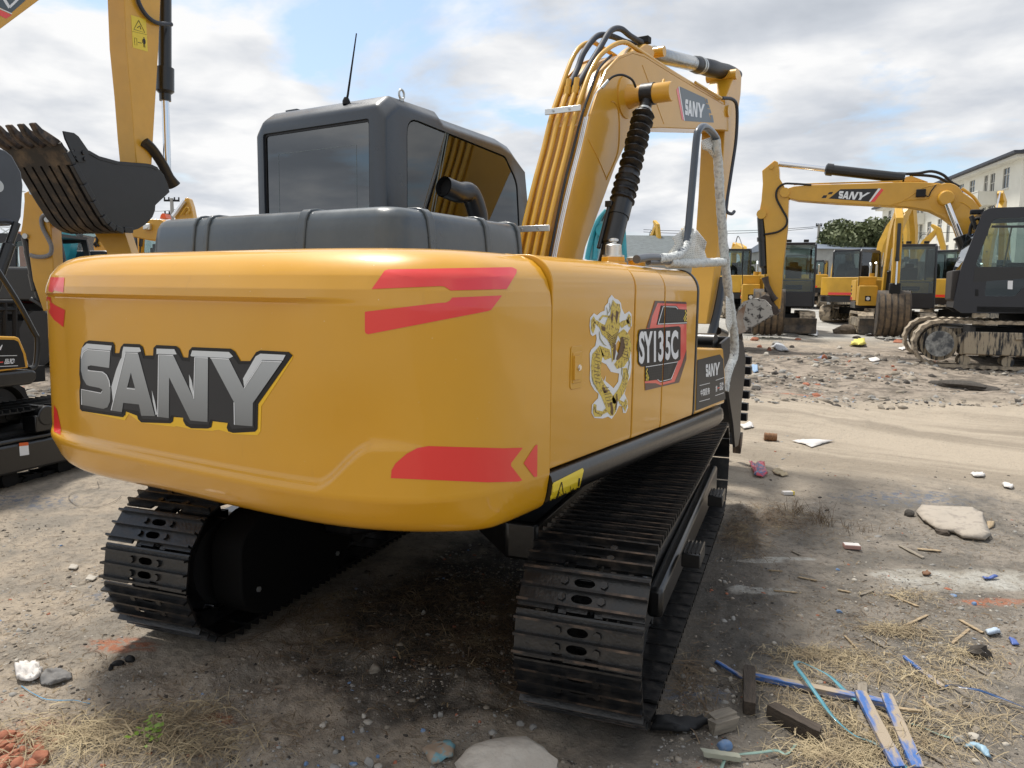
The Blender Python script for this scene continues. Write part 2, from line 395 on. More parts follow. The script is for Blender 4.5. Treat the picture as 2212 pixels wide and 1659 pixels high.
outl = [(165,118),(395,135),(412,165),(412,240),(455,240),(470,180),(500,148),(650,155),(680,180),(700,262),(778,262),(782,190),(810,162),(1000,172),(1030,195),(1065,280),(1112,282),(1120,215),(1150,182),(1520,197),(1560,225),(1612,315),(1703,315),(1760,230),(1800,213),(2070,228),(2108,262),(1780,725),(1775,960),(1750,988),(1540,1000),(1495,985),(1480,950),(1490,905),(1345,888),(1335,945),(1300,958),(1140,955),(1090,930),(1065,885),(1065,855),(975,848),(968,890),(945,908),(665,900),(635,870),(625,835),(520,795),(512,830),(490,850),(100,792),(80,770),(75,600),(85,520),(75,440),(78,300),(95,200),(125,140)]
yel = [(2112,262),(2100,300),(1808,745),(1800,985),(1770,1022),(1545,1012),(1400,970),(1362,975),(1345,982),(1140,965),(1000,935),(975,942),(660,905),(545,820),(525,850),(505,880),(100,795),(600,700),(1600,750)]
film('logo_shadow', [(A1(yel),)], fcw, .0012, YELF, CW, 9)
film('logo_backing', [(A1(outl),)], fcw, .0024, BLKD, CW, 9)
inner = [(140,150),(385,165),(395,270),(470,280),(490,180),(655,185),(690,290),(790,300),(815,195),(990,200),(1060,310),(1130,320),(1150,215),(1510,228),(1600,345),(1715,345),(1800,245),(2050,255),(1750,700),(1745,950),(1530,960),(1500,900),(1330,870),(1310,920),(1130,915),(1060,850),(960,830),(930,880),(680,865),(640,790),(500,770),(480,820),(110,765),(100,600),(110,520),(95,400),(105,230)]
film('logo_panel', [(A1(inner),)], fcw, .0034, DGRD, CW, 9)
hl = [[(150,148),(388,168),(378,214),(160,196),(118,224),(99,280),(92,270),(104,190)],[(500,178),(655,186),(668,222),(640,231),(520,228),(500,290),(478,330),(488,230)],[(815,196),(985,202),(1008,250),(975,252),(838,246),(815,250)],[(1155,214),(1505,228),(1545,270),(1510,288),(1335,278),(1150,270),(1140,262)],[(1805,244),(2045,256),(2018,310),(1820,304),(1650,560),(1640,480),(1760,270)],[(430,400),(470,300),(515,235),(400,700),(385,560)],[(1125,440),(1150,500),(1176,660),(1165,660),(1130,560)],[(770,590),(800,700),(822,820),(808,830),(780,700)]]
films('logo_highlight', [(A1(p),) for p in hl], fcw, .0042, LSIL, CW, 9)
films('logo_letter', [(A1(SANY_L['S']),), (A1(SANY_L['A']), A1(SANY_AH)), (A1(SANY_L['N']),), (A1(SANY_L['Y']),)], fcw, .0052, SILV, CW, 9)
ln = [[(376,222),(160,205),(122,232),(102,290)],[(165,405),(300,418),(340,445),(366,500),(376,560)],[(107,730),(104,584),(290,620),(302,600)],[(387,783),(522,236),(640,240)],[(536,575),(614,583)],[(831,843),(839,257),(975,262)],[(1174,672),(1184,280),(1308,286)],[(1332,286),(1508,297)],[(1652,574),(1822,315),(2012,322)],[(1562,920),(1558,708)]]
film('logo_lines', [stroke(A1(p), 1.7) for p in ln], fcw, .0062, WHITED, CW, 9)
A2 = T(656.7, 501.2, .39576)
R1 = [(370,312),(440,212),(460,205),(1135,193),(1160,205),(1158,225),(1105,312),(800,320),(765,298),(745,296)]
R2 = [(333,435),(740,387),(775,385),(795,375),(808,358),(1080,346),(1020,425),(1000,432),(350,558),(337,552),(333,540)]
R3 = [(475,1343),(478,1300),(500,1262),(560,1210),(620,1178),(680,1168),(1090,1180),(1193,1177),(1130,1260),(1128,1275),(1190,1355),(1170,1362),(1000,1366)]
R4 = [(1197,1262),(1260,1165),(1273,1160),(1271,1335),(1255,1338)]
A3 = T(0, 328.35, .4585)
L1 = [(240,590),(305,592),(300,662),(255,652),(248,662),(228,655)]
L2 = [(222,682),(240,685),(243,708),(262,722),(308,745),(300,825),(255,790),(218,735)]
L3 = [(216,1185),(255,1192),(270,1215),(288,1300),(286,1333),(222,1302)]
for nm, A, P in (('upper_flash', A2, R1), ('lower_flash', A2, R2), ('lower_bar', A2, R3), ('bar_tip', A2, R4), ('upper_flash', A3, L1), ('lower_flash', A3, L2), ('lower_bar', A3, L3)):
    film(nm, [(A(P),)], fcw, .0015, REDD, CW, 9)
# ---- side doors and engine deck
def door_prof(x1=1.245, zt=1.893, zb=1.072, r=.12, xin=.6):
    P = [(xin, zb), (x1-.02, zb), (x1-.004, zb+.006), (x1, zb+.03)]
    P += [(x1, zt-r-.05)]
    for k in range(0, 11):
        a = R(90*k/10); P.append((x1-r+r*math.cos(a), zt-r+r*math.sin(a)))
    P += [(xin, zt+.012)]
    return P
DOORS = []
for i, (a, b, zt) in enumerate([(-1.527, -.752, 1.893), (-.738, -.377, 1.889), (-.365, .118, 1.885)]):
    DOORS.append(MB().xz(door_prof(zt=zt), a, b).build('side_door', YEL, EX, bevel=.004, smooth=40, label=['rear side door with latch and dragon sticker', 'narrow middle side door', 'front side door'][i]))
MB().xy([(-1.23, -1.60), (.62, -1.60), (1.09, -1.60), (1.09, .05), (.62, .1), (.36, .1), (.36, -.4), (-.2, -.4), (-.2, -.7), (-1.23, -.7)], 1.80, 1.893).build('engine_deck', YEL, EX, bevel=.01)
# black edge strip in front of the last door
MB().xz([(x+.004 if x > .7 else .7, z+.004) for x, z in door_prof(zt=1.885)], .120, .15).build('door_edge_seal', BLK, EX, bevel=.006)
MB().xy([(.36, -.4), (1.20, -.4), (1.20, .115), (.36, .115)], .95, 1.78).build('tank_body', YELB, EX, bevel=.01)
# latch
lt = MB()
A5 = T(1157.9, 483.9, .36464)
p = [AX(u, v, 1.2455) for u, v in A5([(172,745),(300,728),(308,945),(165,978)])]
ring = [(q.y, q.z) for q in p]
yc0, zc0 = sum(q[0] for q in ring)/4, sum(q[1] for q in ring)/4
hw, hh = .052, .086
lt.prism([(1.2452, yc0+a, zc0+b) for a, b in rrect(-hw, -hh, hw, hh, .016)], (.003, 0, 0))
lt.prism([(1.2480, yc0+a, zc0+b) for a, b in rrect(-hw*.72, -hh*.72, hw*.80, hh*.72, .006)], (.0035, 0, 0))
LT = lt.build('door_latch', YELB, DOORS[0], bevel=.0015)
MB().prism([(1.2512, yc0+a-.006, zc0+b) for a, b in rrect(-.026, -.046, .022, .046, .004)], (.006, 0, 0)).build('latch_paddle', YELP, LT, bevel=.001) if 0 else None
MB().prism([(1.2515, yc0-.008+a, zc0+b) for a, b in rrect(-.027, -.048, .024, .048, .004)], (.006, 0, 0)).build('latch_paddle', YELB, DOORS[0], bevel=.001)
MB().cyl((1.257, yc0+.0, zc0), (1.262, yc0+.0, zc0), .0125, 20).cyl((1.262, yc0, zc0), (1.266, yc0, zc0), .009, 20).build('key_lock', CHR, DOORS[0])
# dragon sticker and model sticker
A4 = T(1261.5, 604.9, .19799)
fx = surf_x(1.2455)
drag = [(300,160),(330,200),(370,215),(400,250),(410,310),(440,372),(490,340),(515,370),(518,500),(480,560),(470,600),(490,640),(480,700),(512,790),(515,950),(500,1060),(470,1120),(450,1200),(440,1240),(470,1310),(478,1390),(455,1450),(425,1450),(415,1380),(380,1370),(350,1440),(300,1515),(260,1490),(200,1510),(110,1505),(80,1450),(85,1360),(120,1320),(150,1290),(155,1240),(110,1200),(75,1140),(60,1080),(65,960),(60,800),(75,760),(120,720),(135,640),(130,590),(90,612),(70,590),(58,500),(65,410),(105,362),(140,385),(180,350),(220,335),(225,285),(258,250),(265,205)]
dh1 = [(180,890),(240,920),(290,1000),(380,1020),(370,1110),(320,1180),(230,1100),(235,1040),(215,1105),(170,1030)]
dh2 = [(375,655),(398,690),(400,760),(370,805),(345,760),(350,690)]
DS = film('dragon_sticker', [(A4(drag), A4(dh1), A4(dh2))], fx, .0012, WHITED, DOORS[0], 0)
def wid(p0, w0): return stroke(A4(p0), [q*.198*(1.5 if max(w0) > 35 else 1.15) for q in w0])
body = [wid([(395,560),(440,620),(455,720),(440,830),(395,910),(340,945)], [60,75,80,78,70,40]),
        wid([(260,860),(235,790),(190,770),(140,830),(125,940),(130,1060),(170,1150),(230,1240),(280,1330),(300,1440),(298,1480)], [50,70,80,78,70,68,70,74,90,60,20]),
        wid([(440,960),(455,1040),(435,1130),(400,1210),(345,1290),(310,1340)], [30,42,45,50,55,30]),
        (A4([(310,215),(345,255),(385,262),(395,330),(380,420),(385,520),(360,620),(330,700),(322,860),(300,900),(290,720),(250,650),(190,590),(165,520),(220,500),(250,420),(285,370),(290,290)]),),
        (A4([(100,395),(120,430),(118,520),(95,585),(72,540),(72,440)]),), (A4([(485,365),(508,400),(505,520),(480,505),(455,440)]),),
        wid([(120,450),(180,500),(220,520)], [24,34,40]), wid([(480,450),(430,470),(390,500)], [30,40,40]), wid([(160,440),(200,390),(270,400)], [16,18,20]),
        (A4([(100,1350),(130,1360),(130,1420),(190,1430),(205,1460),(180,1490),(110,1490),(92,1440)]),), (A4([(455,1290),(470,1350),(445,1440),(430,1400),(380,1340),(370,1300),(430,1330)]),), wid([(200,1450),(240,1420),(290,1400)], [20,30,40])]
films('dragon_coil', body[:3], fx, .0020, GOLD, DOORS[0], 0)
films('dragon_limb', body[3:], fx, .0027, GOLD, DOORS[0], 0)
film('dragon_marks', [(A4([(300,330),(312,400),(300,480),(286,420)]),), (A4([(345,330),(372,350),(350,480),(335,420)]),), (A4([(185,500),(230,520),(225,560),(190,550)]),), wid([(330,700),(325,790),(318,870)], [20,26,14]), wid([(410,620),(415,720),(385,820),(350,870)], [14,36,34,12]), wid([(200,1170),(230,1230),(210,1210)], [20,28,8]), wid([(290,1330),(300,1420),(302,1470)], [14,26,14]), wid([(340,1420),(355,1300),(350,1240)], [10,14,8])]+
     [wid([(230+k*9, 560+k*28), (300, 620+k*24), (370-k*5, 560+k*22)], [5, 9, 5]) for k in range(6)]+
     [wid([(110+6*math.sin(k), 800+k*38), (165, 815+k*38)], [5, 5]) for k in range(9)]+[wid([(410, 620+k*36), (470, 640+k*36)], [5, 5]) for k in range(7)]+[wid([(200+k*9, 1180+k*34), (265+k*9, 1170+k*34)], [5, 5]) for k in range(6)]+
     [wid([(95,430),(108,460),(92,490),(104,520)], [6,7,6,4]), wid([(485,400),(478,440),(492,480)], [6,8,5]), wid([(110,1380),(118,1440),(170,1465)], [7,8,5])], fx, .0034, mat('dragon line film', (.10, .045, .012), rough=.4), DOORS[0], 0)
film('dragon_flames', [wid([(240,300),(255,360),(240,400)], [4,7,3]), wid([(275,250),(280,310),(262,360)], [4,7,3]), wid([(470,800),(490,900),(470,1010),(480,1060)], [4,8,6,3]), wid([(160,560),(170,640),(210,700),(240,720)], [5,8,8,4]), wid([(80,1050),(100,1130),(150,1190)], [4,8,4]), wid([(410,900),(405,1020),(430,1100),(440,1010)], [4,7,6,4])], fx, .0034, mat('olive line film', (.33, .30, .14), rough=.4), DOORS[0], 0)
G = [(-.378, -.364)]
fs_ = dict(f=fx, parent=DOORS[1], step=0, gap=G)
def film2(nm, sh, off, m): return film(nm, sh, fx, off, m, DOORS[1], 0, gap=G)
film2('model_sticker', [(A4([(770,228),(1110,240),(1118,250),(1115,860),(1035,1115),(665,1203),(660,1110),(664,945),(680,520)]),)], .0012, REDD)
film2('sticker_border', [(A4([(662,1125),(780,1125),(835,1148),(985,1112),(1060,930),(1115,760),(1115,862),(1035,1117),(665,1205)]),), (A4([(772,226),(1112,238),(1116,262),(800,250),(740,400),(712,528),(680,522)]),)], .0018, DRED)
for q_ in ([(835,278),(1002,281),(1032,318),(1118,323),(1118,478),(788,488)], [(662,935),(1024,884),(948,1092),(835,1120),(790,1088),(662,1105)]): film2('sticker_panel', [(A4(q_),)], .0022, BLKD)
for q_ in ([(885,322),(1095,330),(1075,445),(860,452)], [(690,955),(970,915),(915,1065),(720,1090)]): film2('sticker_mesh', [(A4(q_),)], .0028, DGRD)
film2('sticker_mesh_lines', [stroke(A4([(885+k*21, 322), (862+k*21, 452)]), .5) for k in range(10)]+[stroke(A4([(880-k*5, 345+k*27), (1090-k*5, 350+k*25)]), .5) for k in range(4)]+[stroke(A4([(690+k*24, 953-k*3), (712+k*21, 1090-k*3)]), .5) for k in range(10)]+[stroke(A4([(692, 985+k*27), (960-k*12, 945+k*30)]), .5) for k in range(4)], .0033, BLKD)
film2('sticker_lines', [stroke(A4(q), 1.6) for q in ([(803,478),(858,290),(998,294),(1018,318)], [(798,480),(1118,466)], [(668,948),(1018,892),(946,1078),(826,1108),(796,1084)])], .0034, WHITED)
film2('model_plate', [(A4([(615,538),(1025,503),(1048,518),(1046,862),(1030,880),(625,946),(598,925),(584,890),(586,790),(576,760),(578,700),(588,640),(586,590),(596,550)]),)], .0038, BLKD)
film2('model_number', [text_shape('SY13', A4([(590,560),(858,548),(858,886),(590,918)]), .035), text_shape('5C', A4([(880,552),(1018,545),(1020,862),(880,876)]), .035)], .0048, WHITED)
film2('sticker_checks', [(A4([(1118-s*16-(0 if r % 2 else 8), 330+r*20), (1118-s*16+10-(0 if r % 2 else 8), 330+r*20), (1118-s*16+10-(0 if r % 2 else 8), 350+r*20), (1118-s*16-(0 if r % 2 else 8), 350+r*20)]),) for r in range(6) for s in range(1, 2+r//3)]+
      [(A4([(667+s*16+(0 if r % 2 else 8), 965+r*22), (677+s*16+(0 if r % 2 else 8), 965+r*22), (677+s*16+(0 if r % 2 else 8), 987+r*22), (667+s*16+(0 if r % 2 else 8), 987+r*22)]),) for r in range(6) for s in range(0, 1+r//3)], .0042, SIGNY)
# ---- tool box with film
tb = MB().yz([(.155, 1.075), (.735, 1.075), (.735, 1.22), (.66, 1.425), (.155, 1.455)], .76, 1.243)
TB = tb.build('tool_box', YEL, EX, bevel=.012)
MB().box((1.02, .22, 1.462), (.30, .16, .012)).build('box_step_plate', CABM, EX, bevel=.003)
film('box_film', [(A5([(955,805),(1088,772),(1108,800),(1122,1038),(946,1106)]),)], surf_x(1.2445), .0012, DGRD, TB, 0)
film('box_lettering', sany_small(A5([(1004,832),(1088,817),(1085,888),(1005,905)]))+[text_shape('中国服务', A5([(972,982),(1028,966),(1028,1007),(975,1022)]), .02), text_shape('第', A5([(1062,958),(1072,955),(1072,993),(1062,996)]), .02), text_shape('品牌', A5([(1086,940),(1108,934),(1108,980),(1086,987)]), .02)]+
     [stroke(A5(q), 1.2) for q in ([(967,957),(1028,942)], [(1063,926),(1113,909)], [(965,1052),(1028,1035)], [(1060,1017),(1111,999)])], surf_x(1.2445), .002, WHITED, TB, 0)
film('box_red_character', [stroke(A5([(1073,973),(1085,968)]), 2.2)], surf_x(1.2445), .002, REDD, TB, 0)
# ---- sill beam
sp = [(1.0, .925), (1.17, .925), (1.215, .935), (1.247, .958), (1.262, .99), (1.262, 1.02), (1.255, 1.05), (1.24, 1.064), (1.0, 1.064)]
sb = MB(); n = len(sp); ys = [-1.53, .62, .70, .735, .75]; sc = [0, 0, .015, .04, .075]
for y, q in zip(ys, sc): sb.v += [(a-q*(a > 1.1)*.8, y, b+(q*.5 if b < .99 else -q*.5)) for a, b in sp]
sb.add([], []); sb.f += [(r*n+i, r*n+(i+1) % n, (r+1)*n+(i+1) % n, (r+1)*n+i) for r in range(4) for i in range(n)]+[tuple(range(n)), tuple(4*n+i for i in range(n))]; sb.m += [0]*(4*n+2)
SB = sb.build('side_sill', BLK, EX, smooth=50)
fsill = surf_bvh(bvh_of([SB]))
A6 = T(1036.9+0, 915.9, .41673)   # detail picture 1200,1060 scale .48227/1.15732
wq = [(378,305),(530,228),(536,240),(510,345),(470,385),(340,452),(372,360)]
film('warning_film', [(A6(wq),)], fsill, .002, SIGNY, SB, 3)
film('warning_symbols', [stroke(A6([(420,300),(382,418),(434,392),(420,300)]), 1.6), stroke(A6([(465,320),(470,372),(445,384),(440,345)]), .8), stroke(A6([(472,345),(497,338)]), 1.8), stroke(A6([(482,330),(470,352)]), 1.5), stroke(A6([(512,280),(508,320)]), 3.4), stroke(A6([(392,395),(410,350),(425,380)]), 1.5)], fsill, .0035, BLKD, SB, 3)
# ---- platform under the body
MB().box((0, -.2, .985), (2.2, 2.7, .15)).box((0, 1.0, .99), (.9, .9, .14)).box((-.2, -.9, 1.2), (1.9, 1.0, .4)).build('swing_platform', BLKM, EX, bevel=.01)
MB().cyl((0, 0, .74), (0, 0, .93), .52, 40).build('slew_ring', BLKM, EX)
# ---- bonnet (dark hood)
def loft_rr(x0, y0, x1, y1, r, rows, n=7):
    b = MB(); P0 = None; vs = []
    for z, d in rows: vs += [(a, c, z) for a, c in rrect(x0+d, y0+d, x1-d, y1-d, max(r-d*.5, .02), n)]
    k = len(vs)//len(rows)
    b.add(vs, [(q*k+i, q*k+(i+1) % k, (q+1)*k+(i+1) % k, (q+1)*k+i) for q in range(len(rows)-1) for i in range(k)]+[tuple(range(k))[::-1], tuple((len(rows)-1)*k+i for i in range(k))])
    return b
HR = [(1.893, 0), (1.905, 0), (1.906, .012), (2.0, .02), (2.06, .03), (2.09, .045), (2.105, .065), (2.112, .1)]
HD = loft_rr(-1.24, -1.57, .52, -.42, .13, HR).build('bonnet', HOODM, EX, smooth=30)
def band_yz(x, w=.05, e=.008):
    P = [(-1.57+d-e, z+(e if z > 2.05 else 0)) for z, d in HR[2:]]+[(-1.2, 2.112+e), (-1.2, 2.0), (-1.5, 1.9)]
    return MB().yz(P, x-w/2, x+w/2)
for x, w in ((-.82, .02), (-.05, .055), (-.72, .03)):
    band_yz(x, w).build('bonnet_rib', HOODM, HD, bevel=.005, smooth=50)
for y, w in ((-1.30, .05), (-.85, .04), (-.55, .03)):
    P = [(.52-d+.008, z+(.008 if z > 2.05 else 0)) for z, d in HR[2:]]+[(.2, 2.12), (.2, 2.0), (.45, 1.9)]
    MB().xz(P, y-w/2, y+w/2).build('bonnet_rib', HOODM, HD, bevel=.005, smooth=50)
# ---- exhaust
ex = MB(); c0 = AX(958, 408, .12); y = c0.y
pth = [(.14, y+.30, 1.95), (.14, y+.30, 2.12), (.14, y+.285, 2.20), (.135, y+.22, 2.29), (.13, y+.12, c0.z-.005), (.12, y, c0.z+.012)]
ex.tube(pth, .056, 22, smooth=5, caps=False); ex.tube(pth, .051, 22, smooth=5, caps=False)
ex.lathe((.14, y+.3, 1.9), (.14, y+.3, 1.97), [(0, .09), (1, .09)])
ex.build('exhaust_pipe', mat('exhaust steel', (.03, .031, .034), rough=.35, metal=.6, coat=.3, var=.2), EX)
MB().tube(pth[:-1]+[(.1205, y+.03, c0.z+.008)], .0505, 22, smooth=5).build('exhaust_bore', mat('soot', (.002, .002, .002), rough=1), EX)
# ---- cab
cx0, cx1 = -1.31, -.262
prof = [(-.73, 1.05), (-.73, 2.765), (-.70, 2.79), (-.63, 2.84), (-.22, 2.838), (-.17, 2.805), (.45, 2.79), (.60, 2.765), (.70, 2.70), (.76, 2.60), (.84, 2.30), (.92, 1.9), (.92, 1.05)]
hull = MB(); 
def inset_cab(e):  # profile for roof side chamfer
    return prof
hull.yz(prof, cx0, cx1)
CABO = hull.build('cab', CABM, EX)
# chamfer the long roof edges, then round everything
bm = bmesh.new(); bm.from_mesh(CABO.data)
ed = [e for e in bm.edges if abs(e.verts[0].co.x-e.verts[1].co.x) < 1e-4 and min(e.verts[0].co.z, e.verts[1].co.z) > 2.7]
bmesh.ops.bevel(bm, geom=ed, offset=.062, segments=1, affect='EDGES')
bm.to_mesh(CABO.data); bm.free()
bv = CABO.modifiers.new('b', 'BEVEL'); bv.width = .020; bv.segments = 3; bv.limit_method = 'ANGLE'; bv.angle_limit = R(28)
cuts = []
cuts.append(MB().yz([(-.67, 1.3), (-.67, 2.70), (.40, 2.70), (.62, 2.6), (.80, 1.9), (.80, 1.3)], cx0+.06, cx1-.06).build('cut', CABM))
def rpoly(P, r, n=5):
    out = []; k = len(P)
    for i in range(k):
        a, b, c = Vector(P[i-1]), Vector(P[i]), Vector(P[(i+1) % k]); rr = r[i] if isinstance(r, (list, tuple)) else r
        d1 = (a-b); d2 = (c-b); q = min(rr, d1.length*.45, d2.length*.45); s0 = b+d1.normalized()*q; s1 = b+d2.normalized()*q
        for j in range(n+1):
            t = j/n; p = s0*(1-t)**2+b*2*t*(1-t)+s1*t*t; out.append((p.x, p.y))
    return out
rw = rpoly([(-1.243, 1.75), (-.378, 1.75), (-.378, 2.700), (-1.243, 2.695)], .02, 3)
cuts.append(MB().xz(rw, -.80, -.60).build('cut', CABM))
sw = rpoly([(-.545, 1.75), (-.545, 2.735), (.50, 2.672), (.66, 2.52), (.70, 2.2), (.70, 1.75)], [.02, .10, .03, .06, .1, .02])
cuts.append(MB().yz(sw, -.45, -.10).build('cut', CABM))
sl = rpoly([(-.56, 1.6), (-.56, 2.68), (.52, 2.64), (.66, 2.5), (.72, 2.2), (.72, 1.6)], .05)
cuts.append(MB().yz(sl, -1.5, -1.2).build('cut', CABM))
cuts.append(MB().xz(rpoly([(-1.22, 1.5), (-.35, 1.5), (-.35, 2.6), (-1.22, 2.6)], .05), .70, 1.2).build('cut', CABM))
boolean(CABO, cuts)
MB().xz(rpoly([(-1.236, 1.76), (-.386, 1.76), (-.386, 2.692), (-1.236, 2.688)], .015, 3), -.712, -.706).build('rear_window', GLR, CABO)
MB().holed([(a, -.718, b) for a, b in rpoly([(-1.243, 1.75), (-.378, 1.75), (-.378, 2.70), (-1.243, 2.695)], .02, 3)], [[(a, -.718, b) for a, b in rpoly([(-1.23, 1.762), (-.392, 1.762), (-.392, 2.686), (-1.23, 2.682)], .02, 3)]], (0, .004, 0)).build('window_gasket', RUB, CABO)
ww = rpoly([(-1.13, 1.85), (-.49, 1.85), (-.49, 2.57), (-1.13, 2.57)], .008, 2); wi = rpoly([(-1.1275, 1.8525), (-.4925, 1.8525), (-.4925, 2.5675), (-1.1275, 2.5675)], .008, 2)
MB().holed([(a, -.7132, b) for a, b in ww], [[(a, -.7132, b) for a, b in wi]], (0, .0006, 0)).build('window_print_line', mat('thin print line', (.16, .19, .2), rough=.5), CABO)
MB().yz(rpoly([(-.535, 1.76), (-.535, 2.725), (.495, 2.662), (.648, 2.515), (.688, 2.2), (.688, 1.76)], [.02, .09, .03, .06, .1, .02]), -.272, -.267).build('side_window', GLS, CABO)
MB().prism([(-.276, a, b) for a, b in [(-.175, 2.71), (-.165, 2.71), (-.44, 1.76), (-.452, 1.76)]], (.010, 0, 0)).prism([(-.276, a, b) for a, b in [(-.150, 2.71), (-.142, 2.71), (-.415, 1.76), (-.425, 1.76)]], (.010, 0, 0)).build('sliding_pane_edge', mat('pane edge', (.10, .13, .13), rough=.3), CABO)
MB().yz(rpoly([(-.55, 1.62), (-.55, 2.67), (.51, 2.63), (.65, 2.5), (.71, 2.2), (.71, 1.62)], .05), -1.305, -1.300).build('door_window', GLC, CABO)
MB().xz(rpoly([(-1.21, 1.52), (-.36, 1.52), (-.36, 2.59), (-1.21, 2.59)], .05), .80, .805).build('windscreen', GLC, CABO)
MB().box((-.8, .0, 1.62), (.50, .5, .14)).box((-.8, -.27, 2.0), (.46, .12, .66), Matrix.Rotation(R(-10), 3, 'X')).box((-.8, -.34, 2.42), (.26, .1, .2)).build('driver_seat', SEAT, CABO, bevel=.04)
MB().box((-.8, -.62, 1.9), (.95, .06, .5)).build('rear_shelf', SEAT, CABO)
MB().box((-.42, .5, 2.35), (.012, .07, .09)).build('cab_monitor', SEAT, CABO, bevel=.005)
# aerial and lifting eye
pb = AY(748, 218, -.66)
MB().tube([pb, pb+Vector((.012, .0, .03)), AY(770, 72, -.66)], [.007, .0065, .0035], 8).lathe(pb+Vector((0, 0, -.02)), pb+Vector((0, 0, .02)), [(0, .022), (.5, .022), (1, .012)], 12).build('aerial', BLKM, CABO)
pe = Vector((-.32, -.52, 2.835))
MB().tube([pe+Vector((0, .022*math.sin(a)*1.0, .03+.026*-math.cos(a))) for a in np.linspace(0, 2*math.pi, 20)], .0065, 8).cyl(pe-Vector((0, 0, .01)), pe+Vector((0, 0, .008)), .014).build('lifting_eye', GALV, CABO)
MB().box((-1.13, -.58, 2.845), (.1, .05, .02)).build('roof_lug', CABM, CABO, bevel=.004)
# ---- boom
bx0, bx1 = .02, .32
backpx = [(1213,528),(1240,405),(1260,325),(1276,255),(1293,201),(1311,155),(1337,127),(1367,115),(1392,122),(1466,168),(1563,225)]
lowpx = [(1566,281),(1506,279),(1430,276),(1396,277),(1366,292),(1347,322),(1330,358),(1300,440),(1265,534)]
back = [(lambda q: (q.y, q.z))(AX(u, v, bx1)) for u, v in backpx]; low = [(lambda q: (q.y, q.z))(AX(u, v, bx1)) for u, v in lowpx]
foot_b = (back[0][0]-.27, back[0][1]-.75); foot_l = (low[-1][0]-.30, low[-1][1]-.72)
tip = [(back[-1][0]+.12, back[-1][1]+.0), (back[-1][0]+.17, back[-1][1]-.10), (low[0][0]+.12, low[0][1]+.01)]
bp_ = [foot_b]+back+tip+low+[foot_l]
BOOM = MB().yz(bp_, bx0, bx1).build('boom', YELB, EX, bevel=.006, smooth=32)
# flange strips along both rear edges
def off_path(P, d):
    out = []
    for i, p in enumerate(P):
        a = Vector(P[max(i-1, 0)]); b = Vector(P[min(i+1, len(P)-1)]); t = (b-a).normalized(); out.append((p[0]-t.y*d, p[1]+t.x*d))
    return out
bk = [foot_b]+back
for x in (bx0, bx1-.012):
    o1 = off_path(bk, .0); o2 = off_path(bk, .014)
    MB().prism([(x, a, b) for a, b in o1+o2[::-1]], (.012, 0, 0)).build('flange_strip', YELB, BOOM, smooth=30)
# welded panel on the side, seams
fb = surf_x(bx1+.0005)
A7 = T(1106.0, 34.6, .33333)
def raised(pxs, name, th=.006, w=.010):
    q = [AX(u, v, bx1) for u, v in A7(pxs)]
    return MB().tube([p+Vector((.001, 0, 0)) for p in q], w*.5, 6, smooth=4).build(name, YELB, BOOM)
raised([(610,1060),(680,900),(695,760),(690,620),(665,560),(640,552)], 'weld_seam')
raised([(495,800),(560,930),(615,1060)], 'weld_seam', w=.006)
raised([(845,320),(900,470),(985,700)], 'weld_seam', w=.004)
# pin boss of boom cylinder
b0 = AX(1352, 210, bx1)
MB().lathe(b0-Vector((.02, 0, 0)), b0+Vector((.34, 0, 0)), [(0, .15), (.08, .145), (.13, .085), (.30, .068), (.98, .066), (1, .060)], 36).build('cylinder_pin_boss', YELB, BOOM, smooth=40)
MB().cyl(b0+Vector((.26, .03, .065)), b0+Vector((.26, .05, .095)), .012).build('grease_nipple', YELP, BOOM)
# film on the boom
film('boom_logo_panel', [(A7([(1086,456),(1248,530),(1292,690),(1120,680)]),), (A7([(1253,532),(1266,540),(1271,568),(1258,562)]),), (A7([(1256,568),(1275,575),(1283,600),(1264,596)]),), (A7([(1268,602),(1286,606),(1292,632),(1274,628)]),), (A7([(1284,640),(1300,644),(1308,690),(1292,690)]),)], fb, .0012, NAVY, BOOM, 0)
film('boom_logo_stripe', [(A7([(1064,478),(1076,460),(1114,676),(1102,674)]),)], fb, .0012, REDD, BOOM, 0)
film('boom_lettering', sany_small(A7([(1122,538),(1248,572),(1246,658),(1120,638)]))+[(A7([(1077,459),(1083,456),(1119,678),(1114,677)]),)], fb, .002, WHITED, BOOM, 0)
# pipes on the back of the boom
full = off_path(bk, .042)
def interp_path(P, n=40):
    P = [Vector(p) for p in P]; L = [0]
    for i in range(1, len(P)): L.append(L[-1]+(P[i]-P[i-1]).length)
    return P, L
def pipe(x, upto, extra=(), r=.0165, name='boom_pipe', m=YELP, off=.042, start=0, xs=None):
    P = off_path(bk, off)[start:upto]
    path = [(x if xs is None else xs(i/len(P)), a, b) for i, (a, b) in enumerate(P)]+list(extra)
    return MB().tube(path, r, 12, smooth=4).build(name, m, BOOM)
P4 = off_path(bk, .03)
pipe(.045, 6, [(.05, full[7][0]-.12, full[7][1]+.00), (.06, full[8][0]-.15, full[8][1]+.03), (.05, full[9][0]-.1, full[9][1]+.02), (.05, full[10][0], full[10][1]), (.05, full[11][0], full[11][1])])
pipe(.105, 6); pipe(.165, 6)
pipe(.225, 7, [(.235, full[7][0]-.05, full[7][1]-.0), (.26, full[8][0]-.04, full[8][1]+.03), (.285, full[9][0], full[9][1]), (.29, full[10][0], full[10][1]-.01), (.29, full[11][0]-.05, full[11][1]-.01)])
MB().tube([(.26, a, b) for a, b in off_path(bk, .025)[9:12]], .012, 10, smooth=4).build('boom_pipe', YELP, BOOM)
